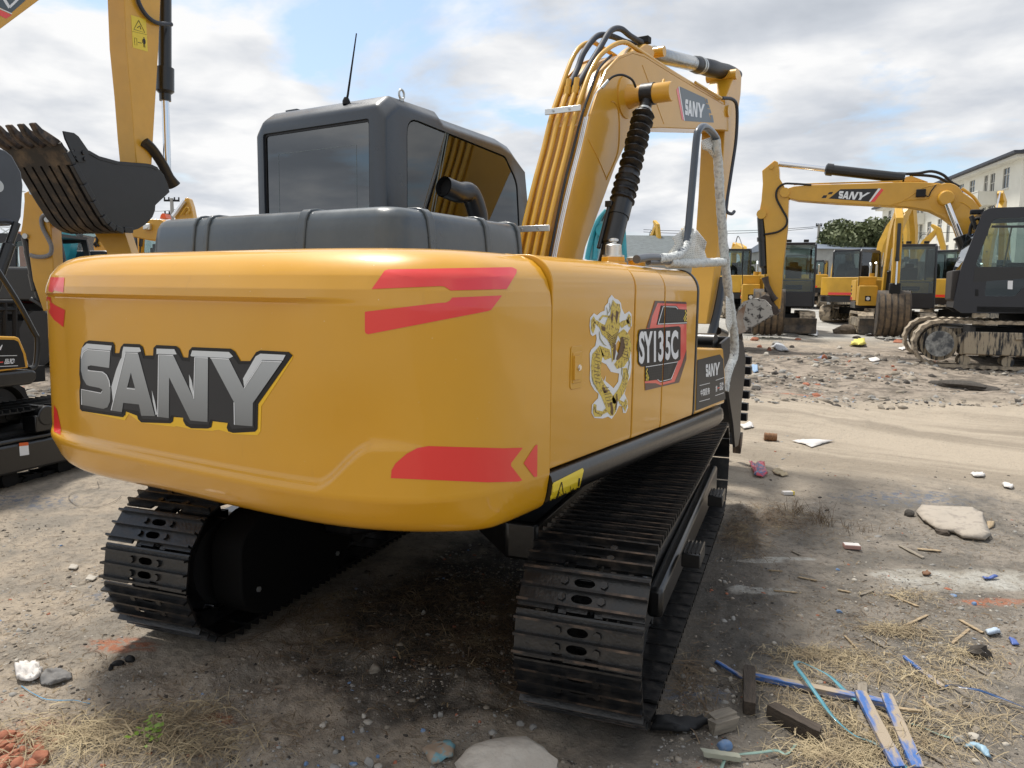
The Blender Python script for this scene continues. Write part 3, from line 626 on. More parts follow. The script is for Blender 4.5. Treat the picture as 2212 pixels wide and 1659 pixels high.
# collars joining pipe to hose
j1 = Vector((.105, full[5][0], full[5][1])); j2 = Vector((.165, full[5][0], full[5][1]))
for j, x, tgt in ((j1, .105, [(1247,150),(1262,112),(1290,78),(1320,78),(1350,90),(1372,96)]), (j2, .165, [(1272,143),(1295,105),(1318,68),(1340,62),(1362,78),(1386,92)])):
    u = Vector((0, .25, 1)).normalized()
    MB().lathe(j-u*.02, j+u*.09, [(0, .024), (.5, .024), (.5, .019), (1, .019)], 12).build('pipe_coupling', YELP, BOOM)
    pts = [j+u*.02]+[AX(a, b, x+.03*k/6) for k, (a, b) in enumerate(tgt)]
    hs = MB().tube(pts, .021, 14, smooth=10)
    HO = hs.build('hydraulic_hose', HOSE, BOOM)
# black hose and small white lines up the back of the boom
MB().tube([(x, a, b) for x, (a, b) in zip([.27, .27, .262, .262, .268, .272, .27, .268], off_path(bk, .03)[:8])], .009, 8, smooth=5).build('black_line', RUB, BOOM)
for k in range(3):
    MB().tube([(.283+.012*k, a, b) for a, b in off_path(bk, .016)[:5]], .0045, 6, smooth=3).build('grease_line', WHITED, BOOM)
MB().tube([Vector((.30, *off_path(bk, .016)[4])), AX(1285, 205, .33), AX(1300, 188, .36), AX(1312, 175, .38)], .0045, 6, smooth=3).build('grease_line', WHITED, BOOM)
MB().tube([AX(1310, 178, .38), AX(1325, 165, .42), AX(1345, 162, .46), AX(1365, 172, .48), AX(1373, 188, .48)], .008, 8, smooth=5).build('grease_hose', RUB, BOOM)
MB().cyl(AX(1300, 190, .36), AX(1314, 174, .39), .011).build('hose_ferrule', GALV, BOOM)
for (z0) in (240, 496):
    L = {240: ((1184, 244), (1257, 234)), 496: ((1114, 500), (1190, 493))}[z0]
    a = AX(*L[0], .0); b = AX(*L[1], .275); a = Vector((.012, b.y, b.z))
    MB().box((a+b)/2+Vector((0, -.018, .0)), (b.x-a.x, .012, .038)).build('pipe_clamp', ALU, BOOM, bevel=.002)
    for x in (.075, .195): MB().cyl((x, b.y-.03, b.z), (x, b.y-.018, b.z), .009, 6).build('clamp_bolt', GALV, BOOM)
# arm cylinder on top
mx = .17
BR = MB().prism([AX(u, v, .25) for u, v in A7([(780,262),(835,205),(870,180),(905,190),(925,235),(915,285),(880,300)])], (-.16, 0, 0)).build('cylinder_bracket', YELB, BOOM, bevel=.006)
p0 = AX(1407, 115, mx); p1 = AX(1596, 163, mx); dd = (p1-p0)
MB().cyl(p0-Vector((.13, 0, 0)), p0+Vector((.11, 0, 0)), .04, 24).build('cylinder_pin', YELP, BOOM)
AC = MB().lathe(p0, p0+dd*.50, [(0, .05), (.02, .062), (.45, .063), (.97, .064), (1, .05)], 32).build('arm_cylinder', WRAP, EX)
MB().lathe(p0+dd*.40, p0+dd*.98, [(0, .064), (.04, .072), (.10, .074), (.15, .066), (.22, .066), (.25, .076), (.4, .08), (.55, .074), (.7, .078), (.85, .07), (1, .05)], 26).build('cylinder_boot', RUB, AC)
MB().lathe(p0+dd*.46, p0+dd*.475, [(0, .078), (1, .078)], 26).lathe(p0+dd*.485, p0+dd*.50, [(0, .076), (1, .076)], 26).build('boot_clip', GALV, AC)
MB().box(AX(1388, 88, mx), (.12, .07, .05)).cyl(AX(1388, 88, .12)-Vector((0,0,.02)), AX(1394, 80, .12), .014, 8).build('hose_manifold', BLKM, BOOM, bevel=.006)
# ---- arm
ax0, ax1 = .055, .285
def ayz(l, x): return [(lambda q: (q.y, q.z))(AX(u, v, x)) for u, v in l]
rear = ayz([(1566,272),(1558,420),(1550,535),(1538,619),(1526,700)], ax1)
front = ayz([(1545,700),(1556,600),(1574,441),(1590,270),(1600,205),(1602,165),(1597,150),(1588,150),(1583,170),(1574,195),(1566,215)], ax1)
AW = MB().yz(rear+front, ax0, ax1).build('arm', YELB, EX, bevel=.006, smooth=32)
for q_, w_, r_ in ((AX(1592, 160, ax1+.03), .30, .05), (AX(1576, 240, bx1+.02), .36, .055)): MB().cyl(q_-Vector((w_, 0, 0)), q_, r_, 24).build('arm_pin', YELP, AW)
MB().tube([AX(1560, 212, .34), AX(1583, 215, .35), AX(1592, 235, .36), AX(1590, 300, .36), AX(1580, 370, .36), AX(1571, 430, .36), AX(1569, 455, .37), AX(1580, 462, .38), AX(1586, 457, .38)], .016, 12, smooth=6).build('arm_hose', HOSE, AW)
MB().tube([AX(1502, 178, .33), AX(1530, 195, .33), AX(1558, 212, .34)], .012, 10, smooth=3).build('arm_pipe', YELP, AW)
# bucket link
MB().tube([AX(1560, 600, .32), AX(1552, 660, .34), AX(1540, 710, .34), AX(1530, 735, .33)], [.03, .045, .045, .04], 12, smooth=4, flat=.5).build('bucket_link', BLK, EX)
MB().tube([AX(1551, 640, .0), AX(1545, 710, .0)], [.03, .045], 12, flat=.5).build('bucket_link', BLK, EX)
# ---- bucket resting in front
bs = ayz([(1558,742),(1575,728),(1592,728),(1606,738),(1611,774),(1609,813),(1603,865),(1600,904),(1600,935),(1595,962),(1588,967),(1584,917),(1574,850),(1562,790)], .645)
BK = MB()
BK.prism([(.62, a, b) for a, b in bs], (.025, 0, 0)); BK.prism([(-.305, a, b) for a, b in bs], (.025, 0, 0))
sh = bs[1:10]; shi = off_path(sh, -.025)
BK.prism([(-.29, a, b) for a, b in sh+shi[::-1]], (.92, 0, 0))
BKO = BK.build('bucket', BKT, EX, bevel=.004, smooth=30)
MB().cyl((-.05, bs[0][0]-.02, bs[0][1]+.01), (.60, bs[0][0]-.02, bs[0][1]+.01), .075, 24).build('pivot_tube', BLK, BKO)
for (u, v) in ((1611,778),(1611,800),(1609,826),(1607,852),(1604,878),(1602,900)):
    q = AX(u, v, .60); MB().box(q+Vector((.0, .0, 0)), (.11, .05, .075), Matrix.Rotation(R(4), 3, 'X')).build('wear_lug', BKT, BKO, bevel=.004)
q = AX(1597, 950, .60)
for k in range(5): MB().prism([q+Vector((-.06-k*.2, dy, dz)) for dy, dz in ((-.03, .07), (.05, .07), (.04, -.05), (.0, -.14), (-.02, -.05))], (.08, 0, 0)).build('bucket_tooth', TOOTH, BKO, bevel=.004)
MB().cyl(AX(1550, 715, .30), AX(1566, 722, .30), .04, 16).build('bucket_pin', BLK, BKO)
# ---- boom cylinder with bellows
c1 = b0+Vector((.17, 0, 0)); c2 = AX(1326, 505, .48); dd = c2-c1; ln_ = dd.length; u = dd.normalized(); foot = c2+u*.55
BC = MB().lathe(c1+u*(ln_*.735), foot, [(0, .05), (.01, .070), (.05, .074), (.2, .074), (.2, .069), (.45, .069), (.46, .062), (1, .060)], 32).build('boom_cylinder', BLK, EX)
MB().lathe(c1-Vector((.045, 0, 0)), c1+Vector((.045, 0, 0)), [(0, .075), (1, .075)], 28).cyl(c1, c1+u*.16, .042, 20).build('rod_eye', RUB, BC)
prf = []; nb = 13
for k in range(nb):
    t = k/nb; w = .078+.004*math.sin(k*2.1)
    if k >= nb-4: w = .086
    prf += [(t, .046 if k < nb-4 else .07), (t+.35/nb, w*.96), (t+.5/nb, w), (t+.62/nb, w*.9)]
prf += [(1, .06)]
bl = MB().lathe(c1+u*.15, c1+u*(ln_*.80), prf, 30)
rr = random.Random(3); 
bl.v = [tuple(Vector(p)+Vector((rr.uniform(-1, 1), rr.uniform(-1, 1), rr.uniform(-1, 1)))*.0025) for p in bl.v]
bl.build('cylinder_bellows', RUB, BC, smooth=28)
MB().lathe(c1+u*.125, c1+u*.14, [(0, .048), (1, .048)], 24).lathe(c1+u*(ln_*.795), c1+u*(ln_*.805), [(0, .072), (1, .072)], 28).build('bellows_clip', GALV, BC)
o = Vector((-.055, -.06, 0))
MB().cyl(c1+u*(ln_*.80)+o, c1+u*(ln_*1.1)+o, .014, 12).box(c1+u*(ln_*.80)+o, (.05, .05, .04)).build('cylinder_line', BLK, BC, bevel=.004)
# ---- caps on the tank
q = AX(1325, 548, .80); q.z = 1.895
MB().lathe(q, q+Vector((0, 0, .06)), [(0, .085), (.5, .082), (.5, .07), (1, .068)], 8).build('tank_neck', YELB, EX, bevel=.003)
MB().lathe(q+Vector((0, 0, .06)), q+Vector((0, 0, .165)), [(0, .062), (.1, .062), (.1, .045), (.62, .045), (.68, .038), (.72, .016), (.8, .016), (.85, .028), (.95, .026), (1, .01)], 24).build('breather_cap', ALU, EX)
q = AX(1376, 552, .86); q.z = 1.89
MB().lathe(q, q+Vector((0, 0, .05)), [(0, .05), (1, .05)], 28).build('filler_neck', YELB, EX)
MB().lathe(q+Vector((0, 0, .05)), q+Vector((0, 0, .075)), [(0, .055), (.1, .060), (.7, .060), (1, .045)], 32).build('filler_cap', GALV, EX)
# ---- hand rail, partly wrapped in foam
hx = 1.15
Bp = lambda l, x=hx: [AX(u, v, x) for u, v in l]
HRL = MB().tube(Bp([(1375,560),(1405,556),(1440,557),(1463,551),(1479,535),(1485,512),(1490,460),(1499,360),(1505,297),(1509,282),(1517,274),(1527,276),(1540,288),(1548,300)]), .021, 14, smooth=6).tube(Bp([(1548,300),(1556,420),(1566,560),(1584,700),(1586,760),(1566,830)]), .016, 10, smooth=4).tube(Bp([(1400,566),(1560,566)]), .016, 10).build('hand_rail', mat('rail grey', (.045, .058, .08), rough=.35, coat=.5, crough=.15), EX)
def rough_tube(path, r, seed, name, par, m=FOAM):
    b = MB().tube(path, r, 14, smooth=9); g = random.Random(seed)
    b.v = [tuple(Vector(p)+Vector((g.uniform(-1, 1), g.uniform(-1, 1), g.uniform(-1, 1)))*.0028) for p in b.v]
    return b.build(name, m, par, smooth=60)
rough_tube(Bp([(1546,300),(1552,360),(1555,420),(1560,490),(1566,560),(1573,630),(1583,700),(1587,745),(1584,775),(1574,800),(1567,830),(1565,845)]), .028, 1, 'foam_sleeve', HRL)
rough_tube(Bp([(1445,567),(1490,569),(1530,567),(1562,566)]), .026, 2, 'foam_sleeve', HRL)
rough_tube(Bp([(1420,560),(1450,556),(1470,548),(1482,530),(1487,508),(1489,495)]), .025, 3, 'foam_sleeve', HRL)
def ragged(px, name, x=hx, seed=1, amp=.02):
    g = random.Random(seed); P = [AX(u, v, x) for u, v in px]; n = len(P); c = sum(P, Vector())/n; vs = [c]; 
    for k in (.33, .66, 1.):
        vs += [c+(p-c)*k+Vector((g.uniform(-1, 1)*amp, g.uniform(-1, 1)*amp*.4, g.uniform(-1, 1)*amp*.4)) for p in P]
    fs = [(0, 1+i, 1+(i+1) % n) for i in range(n)]
    for r_ in (0, 1): fs += [(1+r_*n+i, 1+(r_+1)*n+i, 1+(r_+1)*n+(i+1) % n, 1+r_*n+(i+1) % n) for i in range(n)]
    o = MB().add(vs, fs).build(name, FILM, HRL, smooth=80); s = o.modifiers.new('t', 'SOLIDIFY'); s.thickness = .003; return o
def netmat():
    m = bpy.data.materials.new('foam net'); m.use_nodes = True; nt = m.node_tree; N = nt.nodes; L = nt.links; b = N['Principled BSDF']
    b.inputs['Base Color'].default_value = (.72, .72, .68, 1); b.inputs['Roughness'].default_value = .8
    tc = N.new('ShaderNodeTexCoord'); w = N.new('ShaderNodeTexWave'); w.inputs['Scale'].default_value = 26; w.inputs['Distortion'].default_value = 1.5; w.bands_direction = 'DIAGONAL'
    w2 = N.new('ShaderNodeTexWave'); w2.inputs['Scale'].default_value = 30; w2.bands_direction = 'Z'; w2.inputs['Distortion'].default_value = 2
    mx_ = N.new('ShaderNodeMath'); mx_.operation = 'MAXIMUM'; cr = N.new('ShaderNodeMapRange'); cr.inputs[1].default_value = .45; cr.inputs[2].default_value = .8; cr.inputs[3].default_value = .45; cr.inputs[4].default_value = .92
    L.new(tc.outputs['Object'], w.inputs['Vector']); L.new(tc.outputs['Object'], w2.inputs['Vector']); L.new(w.outputs['Fac'], mx_.inputs[0]); L.new(w2.outputs['Fac'], mx_.inputs[1]); L.new(mx_.outputs[0], cr.inputs[0]); L.new(cr.outputs[0], b.inputs['Alpha'])
    return m
FILM = netmat()
ragged([(1442,550),(1455,530),(1448,510),(1475,498),(1483,480),(1492,505),(1505,495),(1520,520),(1528,545),(1530,560),(1500,562),(1470,562)], 'foam_sheet', hx-.03, 4)
ragged([(1517,303),(1545,292),(1552,330),(1545,345),(1532,325),(1518,322)], 'foam_sheet', hx-.02, 5, .01)
ragged([(1568,640),(1580,650),(1583,700),(1575,720),(1566,700)], 'foam_sheet', hx+.01, 6, .01)
# ================================================================ undercarriage
def shoe_mesh(w=.5, pitch=.18, x0=0.):
    """lies in x (width) / y (travel) with z outward"""
    b = MB(); h = w/2; t = .011; hp = pitch/2-.006
    holes_x = [(-.028, .028)]
    g = [-.066, .0, .066]
    # plate with two oval slots between the ribs
    oval = lambda cy: [(.030*math.cos(a)*(1.0)+(.012 if math.cos(a) > 0 else -.012), cy+.017*math.sin(a)) for a in np.linspace(0, 2*math.pi, 14, endpoint=False)]
    outer = [(-h, -hp), (h, -hp), (h, hp), (-h, hp)]
    # notches at the trailing edge for the links
    outer = [(-h, -hp), (-.10, -hp), (-.095, -hp+.03), (-.055, -hp+.03), (-.05, -hp), (.03, -hp), (.035, -hp+.03), (.085, -hp+.03), (.09, -hp), (h, -hp), (h, hp), (-h, hp)]
    b.holed([(a, c, 0) for a, c in outer], [[(a, c, 0) for a, c in oval(cy)] for cy in (-.031, .034)], (0, 0, t))
    for k, y in enumerate(g):
        b.prism([(-h, y-.006, t-.001), (-h, y-.005, t+.026), (-h, y+.005, t+.026), (-h, y+.006, t-.001)], (w, 0, 0), 0)
        b.box((0, y, t+.0268), (w, .0098, .0022), mi=1)
    # curled lips
    b.prism([(-h, hp-.004, 0), (-h, hp-.004, t), (-h, hp+.008, t-.006), (-h, hp+.006, -.006)], (w, 0, 0))
    for sx in (-1, 1):
        for cy in (-.031, .034): b.lathe((sx*.078, cy, t-.001), (sx*.078, cy, t+.014), [(0, .0175), (1, .016)], 6)
    # chain link under the shoe
    for x in (-.072, .072):
        b.prism([(x-.016, -pitch/2-.02, -.012), (x-.016, -pitch/2-.02, -.075), (x-.016, pitch/2, -.088), (x-.016, pitch/2+.02, -.06), (x-.016, pitch/2, -.004), (x-.016, 0, 0)], (.032, 0, 0))
    b.cyl((-.10, -pitch/2, -.045), (.10, -pitch/2, -.045), .024, 12)
    return b
def track(parent, side, dims, mats, name_lab, n=46, shoes=True):
    yr, yf, zc, rad, hin, w, rz = dims
    T0 = empty('track', (0, 0, 0), rz); T0.parent = parent; 
    if name_lab: T0['label'] = name_lab
    xc = side*(hin+w/2); ya, yb = yr+rad+.04, yf-rad-.04; straight = yb-ya; per = 2*straight+2*math.pi*rad; pitch = per/n
    me = shoe_mesh(w, pitch).mesh('track_shoe', mats, 30)
    for k in range(n):
        s = (k+.35)*pitch
        if s < straight: y = ya+s; z = zc+rad-.018*math.sin(math.pi*s/straight); a = 0
        elif s < straight+math.pi*rad: t = (s-straight)/rad; y = yb+rad*math.sin(t); z = zc+rad*math.cos(t); a = -t
        elif s < 2*straight+math.pi*rad: y = yb-(s-straight-math.pi*rad); z = zc-rad; a = math.pi
        else: t = (s-2*straight-math.pi*rad)/rad; y = ya-rad*math.sin(t); z = zc-rad*math.cos(t); a = math.pi-t
        o = bpy.data.objects.new('track_shoe', me); COL.objects.link(o); o.parent = T0
        o.location = (xc, y, z); o.rotation_euler = (a, 0, 0)
    fr = MB(); xi, xo = xc-.15*side, xc+.15*side
    fr.yz([(ya+.25, .22), (ya+.12, .40), (ya+.3, .53), (yb-.3, .56), (yb-.1, .42), (yb-.25, .20)], min(xi, xo), max(xi, xo))
    fr.yz([(ya+.3, .30), (ya+.3, .44), (yb-.35, .50), (yb-.35, .30)], min(xc+side*.15, xc+side*.22), max(xc+side*.15, xc+side*.22))
    fr.build('track_frame', mats[0] if mats[0] is not SHOE else BLK, T0, bevel=.02)
    sp = MB(); teeth = []
    for k in range(42):
        a = 2*math.pi*k/42; r_ = rad-.075+(.022 if k % 2 else -.012); teeth.append((ya+r_*math.cos(a), zc+r_*math.sin(a)))
    sp.yz(teeth, xc-.02, xc+.02); sp.cyl((xc-.16*side, ya, zc), (xc+.12*side, ya, zc), rad*.62, 30).cyl((xc+.12*side, ya, zc), (xc+.17*side, ya, zc), rad*.45, 30)
    sp.build('sprocket', BLKM, T0)
    idl = MB(); idl.cyl((xc-.05, yb, zc), (xc+.05, yb, zc), rad-.085, 36).cyl((xc-.09, yb, zc), (xc+.09, yb, zc), .08, 20).build('idler_wheel', BLKM, T0)
    for k in range(6):
        y = ya+.42+k*(straight-.8)/5; MB().cyl((xc-.12, y, .145), (xc+.12, y, .145), .075, 16).build('track_roller', BLKM, T0)
    for y in (ya+.9, yb-.9): MB().cyl((xc-.08, y, zc+rad-.13), (xc+.14*side, y, zc+rad-.13), .05, 14).build('carrier_roller', BLKM, T0)
    return T0, ya, yb, xc
dims = (-1.85, 2.02, .385, .340, .80, .50, .2047)
TRr, ya, yb, xc = track(EX, 1, dims, [SHOE, WORN], 'right crawler track with worn grouser ribs')
TRl, *_ = track(EX, -1, dims, [SHOE, SHOE], 'left crawler track, cleaner black shoes')
# steps on the right frame, guards
for y in (-.72, .45):
    MB().box((1.345, y, .50), (.09, .20, .010)).box((1.385, y, .47), (.010, .20, .07)).box((1.345, y-.10, .47), (.09, .010, .07)).box((1.345, y+.10, .47), (.09, .010, .07)).build('frame_step', BLK, TRr, bevel=.006)
    for k in range(5): MB().prism([(1.305+k*.019, y-.10, .504), (1.314+k*.019, y-.10, .504), (1.3095+k*.019, y-.10, .514)], (0, .20, 0)).build('step_grip', BLK, TRr) if k < 5 else None
# travel motor covers on the inner sides and the centre frame
for T0, s in ((TRl, -1),):
    MB().yz(rpoly([(-1.62, .24), (-1.45, .12), (-.75, .14), (-.55, .40), (-.75, .62), (-1.45, .66), (-1.62, .55)], .07), *(sorted((s*.66, s*.84)))).build('travel_motor_guard', mat('pitch black paint', (.0016, .0017, .0018), rough=.8, spec=.2), T0, bevel=.012)
    for y, z in ((-1.5, .28), (-.72, .50), (-.8, .24)): MB().cyl((s*.65, y, z), (s*.66, y, z), .014, 6).build('guard_bolt', GALV, T0)
xf = empty('centre_frame', (0, 0, 0), .2047); xf.parent = EX
MB().prism([(-.62, -1.0, .42), (-.45, -1.0, .42), (0, -.45, .42), (.45, -1.0, .42), (.62, -1.0, .42), (.62, .9, .42), (.45, .9, .42), (0, .5, .42), (-.45, .9, .42), (-.62, .9, .42)], (0, 0, .20)).cyl((0, 0, .40), (0, 0, .76), .55, 36).build('cross_member', BLK, xf, bevel=.02)
MB().tube([(-.6, -1.05, .66), (-.3, -1.0, .70), (.1, -.9, .72), (.5, -1.0, .68)], .018, 10, smooth=6).build('travel_hose', RUB, xf)
# ================================================================ GROUND
def smooth_(x, a, b): t = np.clip((x-a)/(b-a), 0, 1); return t*t*(3-2*t)
def ground_z(x, y, fine=True):
    x = np.asarray(x, float); y = np.asarray(y, float)
    d = (x-CAM.x)*FW.x+(y-CAM.y)*FW.y; dist = np.hypot(x-CAM.x, y-CAM.y)
    z = ramp(d)
    lat = (x-CAM.x)*FW.y-(y-CAM.y)*FW.x
    z = z+fbm(x*.55+3, y*.55, 3, 11)*.09*smooth_(dist, 2, 9)
    # lumps of rubble beyond the haul road, piles
    z = z+.28*np.clip(fbm(x*.9, y*.9, 4, 31)+.16, 0, 1)*smooth_(d, 8.3, 9.6)*(1-smooth_(d, 14.5, 17))
    if fine:
        # churned soil between and behind the tracks
        ch = np.exp(-(((x-.3)/1.3)**2+((y+1.9)/1.0)**2))
        z = z+.10*ch*(fbm(x*5, y*5, 4, 41)+.1)+.045*fbm(x*7, y*7, 4, 51)*(.35+smooth_(fbm(x*.8, y*.8, 2, 61), -.1, .2))*np.exp(-np.clip(dist-6, 0, 99)/10)
        z = z+.016*fbm(x*26, y*26, 3, 71)*np.exp(-dist/8)
    # keep the machines' footing level
    c, s = math.cos(.2047), math.sin(.2047); xl = c*x+s*y; yl = -s*x+c*y
    m = (1-smooth_(np.abs(np.abs(xl)-1.05), .26, .40))*(1-smooth_(np.abs(yl-.08), 1.7, 1.95))
    z = z*(1-m)+(-.012)*m
    return z
def gz(x, y): return float(ground_z(np.array([x]), np.array([y]))[0])
def GP(u, v, lift=0.):
    p = AG(u, v)
    for _ in range(6):
        z = gz(p.x, p.y); r = ray(u, v)
        if r.z > -1e-3: break
        if abs(z-p.z) < 1e-3: break
        t = (z-CAM.z)/r.z; p = CAM+r*t
        if t > 60: break
    return Vector((p.x, p.y, gz(p.x, p.y)+lift))
fa = math.atan2(FW.y, FW.x)
an = np.concatenate([np.linspace(-.72, .72, 620), np.linspace(.72, 2*math.pi-.72, 90)[1:-1]])+fa
rad = np.concatenate([[.25], np.geomspace(.7, 30, 560), np.geomspace(30, 2500, 50)[1:]])
AA, RR_ = np.meshgrid(an, rad); gx = CAM.x+RR_*np.cos(AA); gy = CAM.y+RR_*np.sin(AA)
zz = ground_z(gx, gy)
na, nr = len(an), len(rad)
vs = np.stack([gx.ravel(), gy.ravel(), zz.ravel()], 1)
ii, jj = np.meshgrid(np.arange(nr-1), np.arange(na), indexing='ij'); j2_ = (jj+1) % na
quads = np.stack([ii*na+jj, (ii+1)*na+jj, (ii+1)*na+j2_, ii*na+j2_], -1).reshape(-1, 4)
me = bpy.data.meshes.new('ground'); nv = len(vs)
vs = np.vstack([vs, [[CAM.x, CAM.y, zz[0].mean()]]])
fan = np.stack([np.full(na, nv), np.arange(na), (np.arange(na)+1) % na], 1)
me.vertices.add(len(vs)); me.vertices.foreach_set('co', vs.ravel())
nl = len(quads)*4+len(fan)*3; me.loops.add(nl); me.loops.foreach_set('vertex_index', np.concatenate([quads.ravel(), fan.ravel()]))
me.polygons.add(len(quads)+len(fan)); me.polygons.foreach_set('loop_start', np.concatenate([np.arange(len(quads))*4, len(quads)*4+np.arange(len(fan))*3]))
me.update(calc_edges=True); me.validate(); me.shade_smooth()
GR = bpy.data.objects.new('ground', me); COL.objects.link(GR); tag(GR, kind='structure')
def ground_mat():
    m = bpy.data.materials.new('yard soil'); m.use_nodes = True; nt = m.node_tree; N = nt.nodes; L = nt.links; b = N['Principled BSDF']
    geo = N.new('ShaderNodeNewGeometry'); pos = geo.outputs['Position']
    def nz(sc, det=6, ro=.6, dist=0, off=0, st=None):
        mp = N.new('ShaderNodeMapping'); mp.inputs['Location'].default_value = (off, off, 0)
        if st: mp.inputs['Scale'].default_value = st[:3]; mp.inputs['Rotation'].default_value = (0, 0, st[3])
        L.new(pos, mp.inputs[0]); n = N.new('ShaderNodeTexNoise'); n.inputs['Scale'].default_value = sc; n.inputs['Detail'].default_value = det; n.inputs['Roughness'].default_value = ro; n.inputs['Distortion'].default_value = dist
        L.new(mp.outputs[0], n.inputs['Vector']); return n.outputs['Fac']
    def mr(v, a, b_, c=0, d=1):
        r = N.new('ShaderNodeMapRange'); r.interpolation_type = 'SMOOTHSTEP'; r.inputs[1].default_value = a; r.inputs[2].default_value = b_; r.inputs[3].default_value = c; r.inputs[4].default_value = d; L.new(v, r.inputs[0]); return r.outputs[0]
    def mt(op, a, b_=None):
        q = N.new('ShaderNodeMath'); q.operation = op
        for i, w in enumerate((a, b_)):
            if w is None: continue
            if isinstance(w, (int, float)): q.inputs[i].default_value = w
            else: L.new(w, q.inputs[i])
        return q.outputs[0]
    def mix(f, a, c):
        q = N.new('ShaderNodeMix'); q.data_type = 'RGBA'
        if isinstance(f, (int, float)): q.inputs[0].default_value = f
        else: L.new(f, q.inputs[0])
        for i, w in ((6, a), (7, c)):
            if isinstance(w, tuple): q.inputs[i].default_value = (*w, 1)
            else: L.new(w, q.inputs[i])
        return q.outputs[2]
    sp = N.new('ShaderNodeSeparateXYZ'); L.new(pos, sp.inputs[0])
    X, Y = sp.outputs[0], sp.outputs[1]
    big = nz(.45, 7, .62, .4); mid = nz(2.2, 8, .65, .3, 5); fine = nz(16, 8, .7, 0, 3); vf = nz(75, 4, .7, 0, 8)
    pale, grey, dark, wet = (.40, .335, .26), (.27, .24, .20), (.15, .13, .108), (.045, .04, .036)
    col = mix(mr(mid, .36, .62), grey, pale)
    col = mix(mr(fine, .46, .66, 0, .6), col, dark)
    # distance along the view and sideways position
    fd = mt('ADD', mt('MULTIPLY', X, FW.x), mt('ADD', mt('MULTIPLY', Y, FW.y), -(CAM.x*FW.x+CAM.y*FW.y)))
    la = mt('ADD', mt('MULTIPLY', X, FW.y), mt('ADD', mt('MULTIPLY', Y, -FW.x), -(CAM.x*FW.y-CAM.y*FW.x)))
    wob = mt('MULTIPLY', mt('SUBTRACT', big, .5), 2.4)
    fdw = mt('ADD', fd, wob)
    right = mr(mt('ADD', la, mt('MULTIPLY', wob, .25)), .75, 1.15)
    # dark damp soil on the right, near part
    damp = mt('MULTIPLY', right, mt('SUBTRACT', 1, mr(fdw, 5.9, 6.9)))
    dcol = mix(mr(mid, .38, .62), (.155, .138, .115), (.285, .25, .208))
    dcol = mix(mr(fine, .48, .68, 0, .6), dcol, (.06, .055, .05))
    dcol = mix(mr(nz(9, 6, .7, 0, 21), .62, .70, 0, .5), dcol, (.14, .16, .19))
    col = mix(damp, col, dcol)
    # far haul road: pale sand streaked along its direction
    road = mt('MULTIPLY', mr(fdw, 6.0, 7.2), mt('SUBTRACT', 1, mr(fdw, 10.2, 11.5)))
    st = nz(1.3, 8, .7, .2, 2, (.12, 1.2, 1, fa-math.pi/2))
    rcol = mix(mr(st, .38, .60), (.29, .245, .19), (.43, .365, .285))
    col = mix(mt('MULTIPLY', road, mr(la, -3, 0, .5, 1)), col, rcol)
    rub = mt('MULTIPLY', mr(fdw, 10.2, 11.4), mt('SUBTRACT', 1, mr(fdw, 17, 18.5)))
    rc2 = mix(mr(nz(3.5, 8, .72, .3, 7), .40, .60), (.12, .10, .08), (.34, .285, .23))
    col = mix(mt('MULTIPLY', rub, .85), col, rc2)
    far = mr(fd, 19, 21); col = mix(far, col, mix(mr(nz(.5, 6, .6), .4, .65), (.34, .33, .30), (.46, .44, .40)))
    # oily soil churned round the tracks, with the machine's shadow painted in
    def ell(cx, cy, ax_, ay_, rot=0, w=.55, soft=.5, o=0):
        dx = mt('ADD', X, -cx); dy = mt('ADD', Y, -cy); c, s = math.cos(rot), math.sin(rot)
        u = mt('DIVIDE', mt('ADD', mt('MULTIPLY', dx, c), mt('MULTIPLY', dy, s)), ax_); v = mt('DIVIDE', mt('ADD', mt('MULTIPLY', dx, -s), mt('MULTIPLY', dy, c)), ay_)
        e = mt('SQRT', mt('ADD', mt('MULTIPLY', u, u), mt('MULTIPLY', v, v)))
        e = mt('ADD', e, mt('MULTIPLY', mt('SUBTRACT', nz(2.6, 9, .68, .3, 13+o), .5), w*3.2)); return mt('SUBTRACT', 1, mr(e, 1-soft, 1))
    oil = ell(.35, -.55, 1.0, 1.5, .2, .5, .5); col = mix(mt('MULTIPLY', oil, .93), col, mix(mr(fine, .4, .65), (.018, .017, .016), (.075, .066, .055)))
    oil_shade = ell(1.35, -.2, .55, 2.1, .2, .45, .5, 3); col = mix(mt('MULTIPLY', oil_shade, .62), col, mix(mr(fine, .42, .65), (.02, .019, .018), (.09, .078, .066)))  # dark soil beside the right track, also painting the machine's shadow there
    # pale dried cement spills and brick dust
    for i, (u, v, a_, c_) in enumerate([(2090, 1250, .62, .20), (2160, 1245, .5, .22), (1985, 1235, .33, .12), (1645, 1270, .23, .08), (1640, 1205, .2, .05), (1700, 1200, .22, .04)]):
        p = AZ(u, v, .02); e = ell(p.x, p.y, a_, c_, fa-math.pi/2, .32, .35, i); col = mix(mt('MULTIPLY', mt('MULTIPLY', e, mr(fine, .62, .45, .35, 1)), .8), col, mix(mr(mid, .4, .6), (.34, .31, .26), (.46, .45, .41)))
    for i, (u, v, a_, c_) in enumerate([(265, 1395, .22, .12), (2130, 1300, .3, .08), (470, 1560, .1, .05), (1720, 860, .5, .2), (60, 1600, .25, .2)]):
        p = AG(u, v); e = ell(p.x, p.y, a_, c_, fa-math.pi/2, .5, .6, i+9); col = mix(mt('MULTIPLY', mt('MULTIPLY', e, mr(fine, .40, .55)), .8), col, (.42, .15, .075))
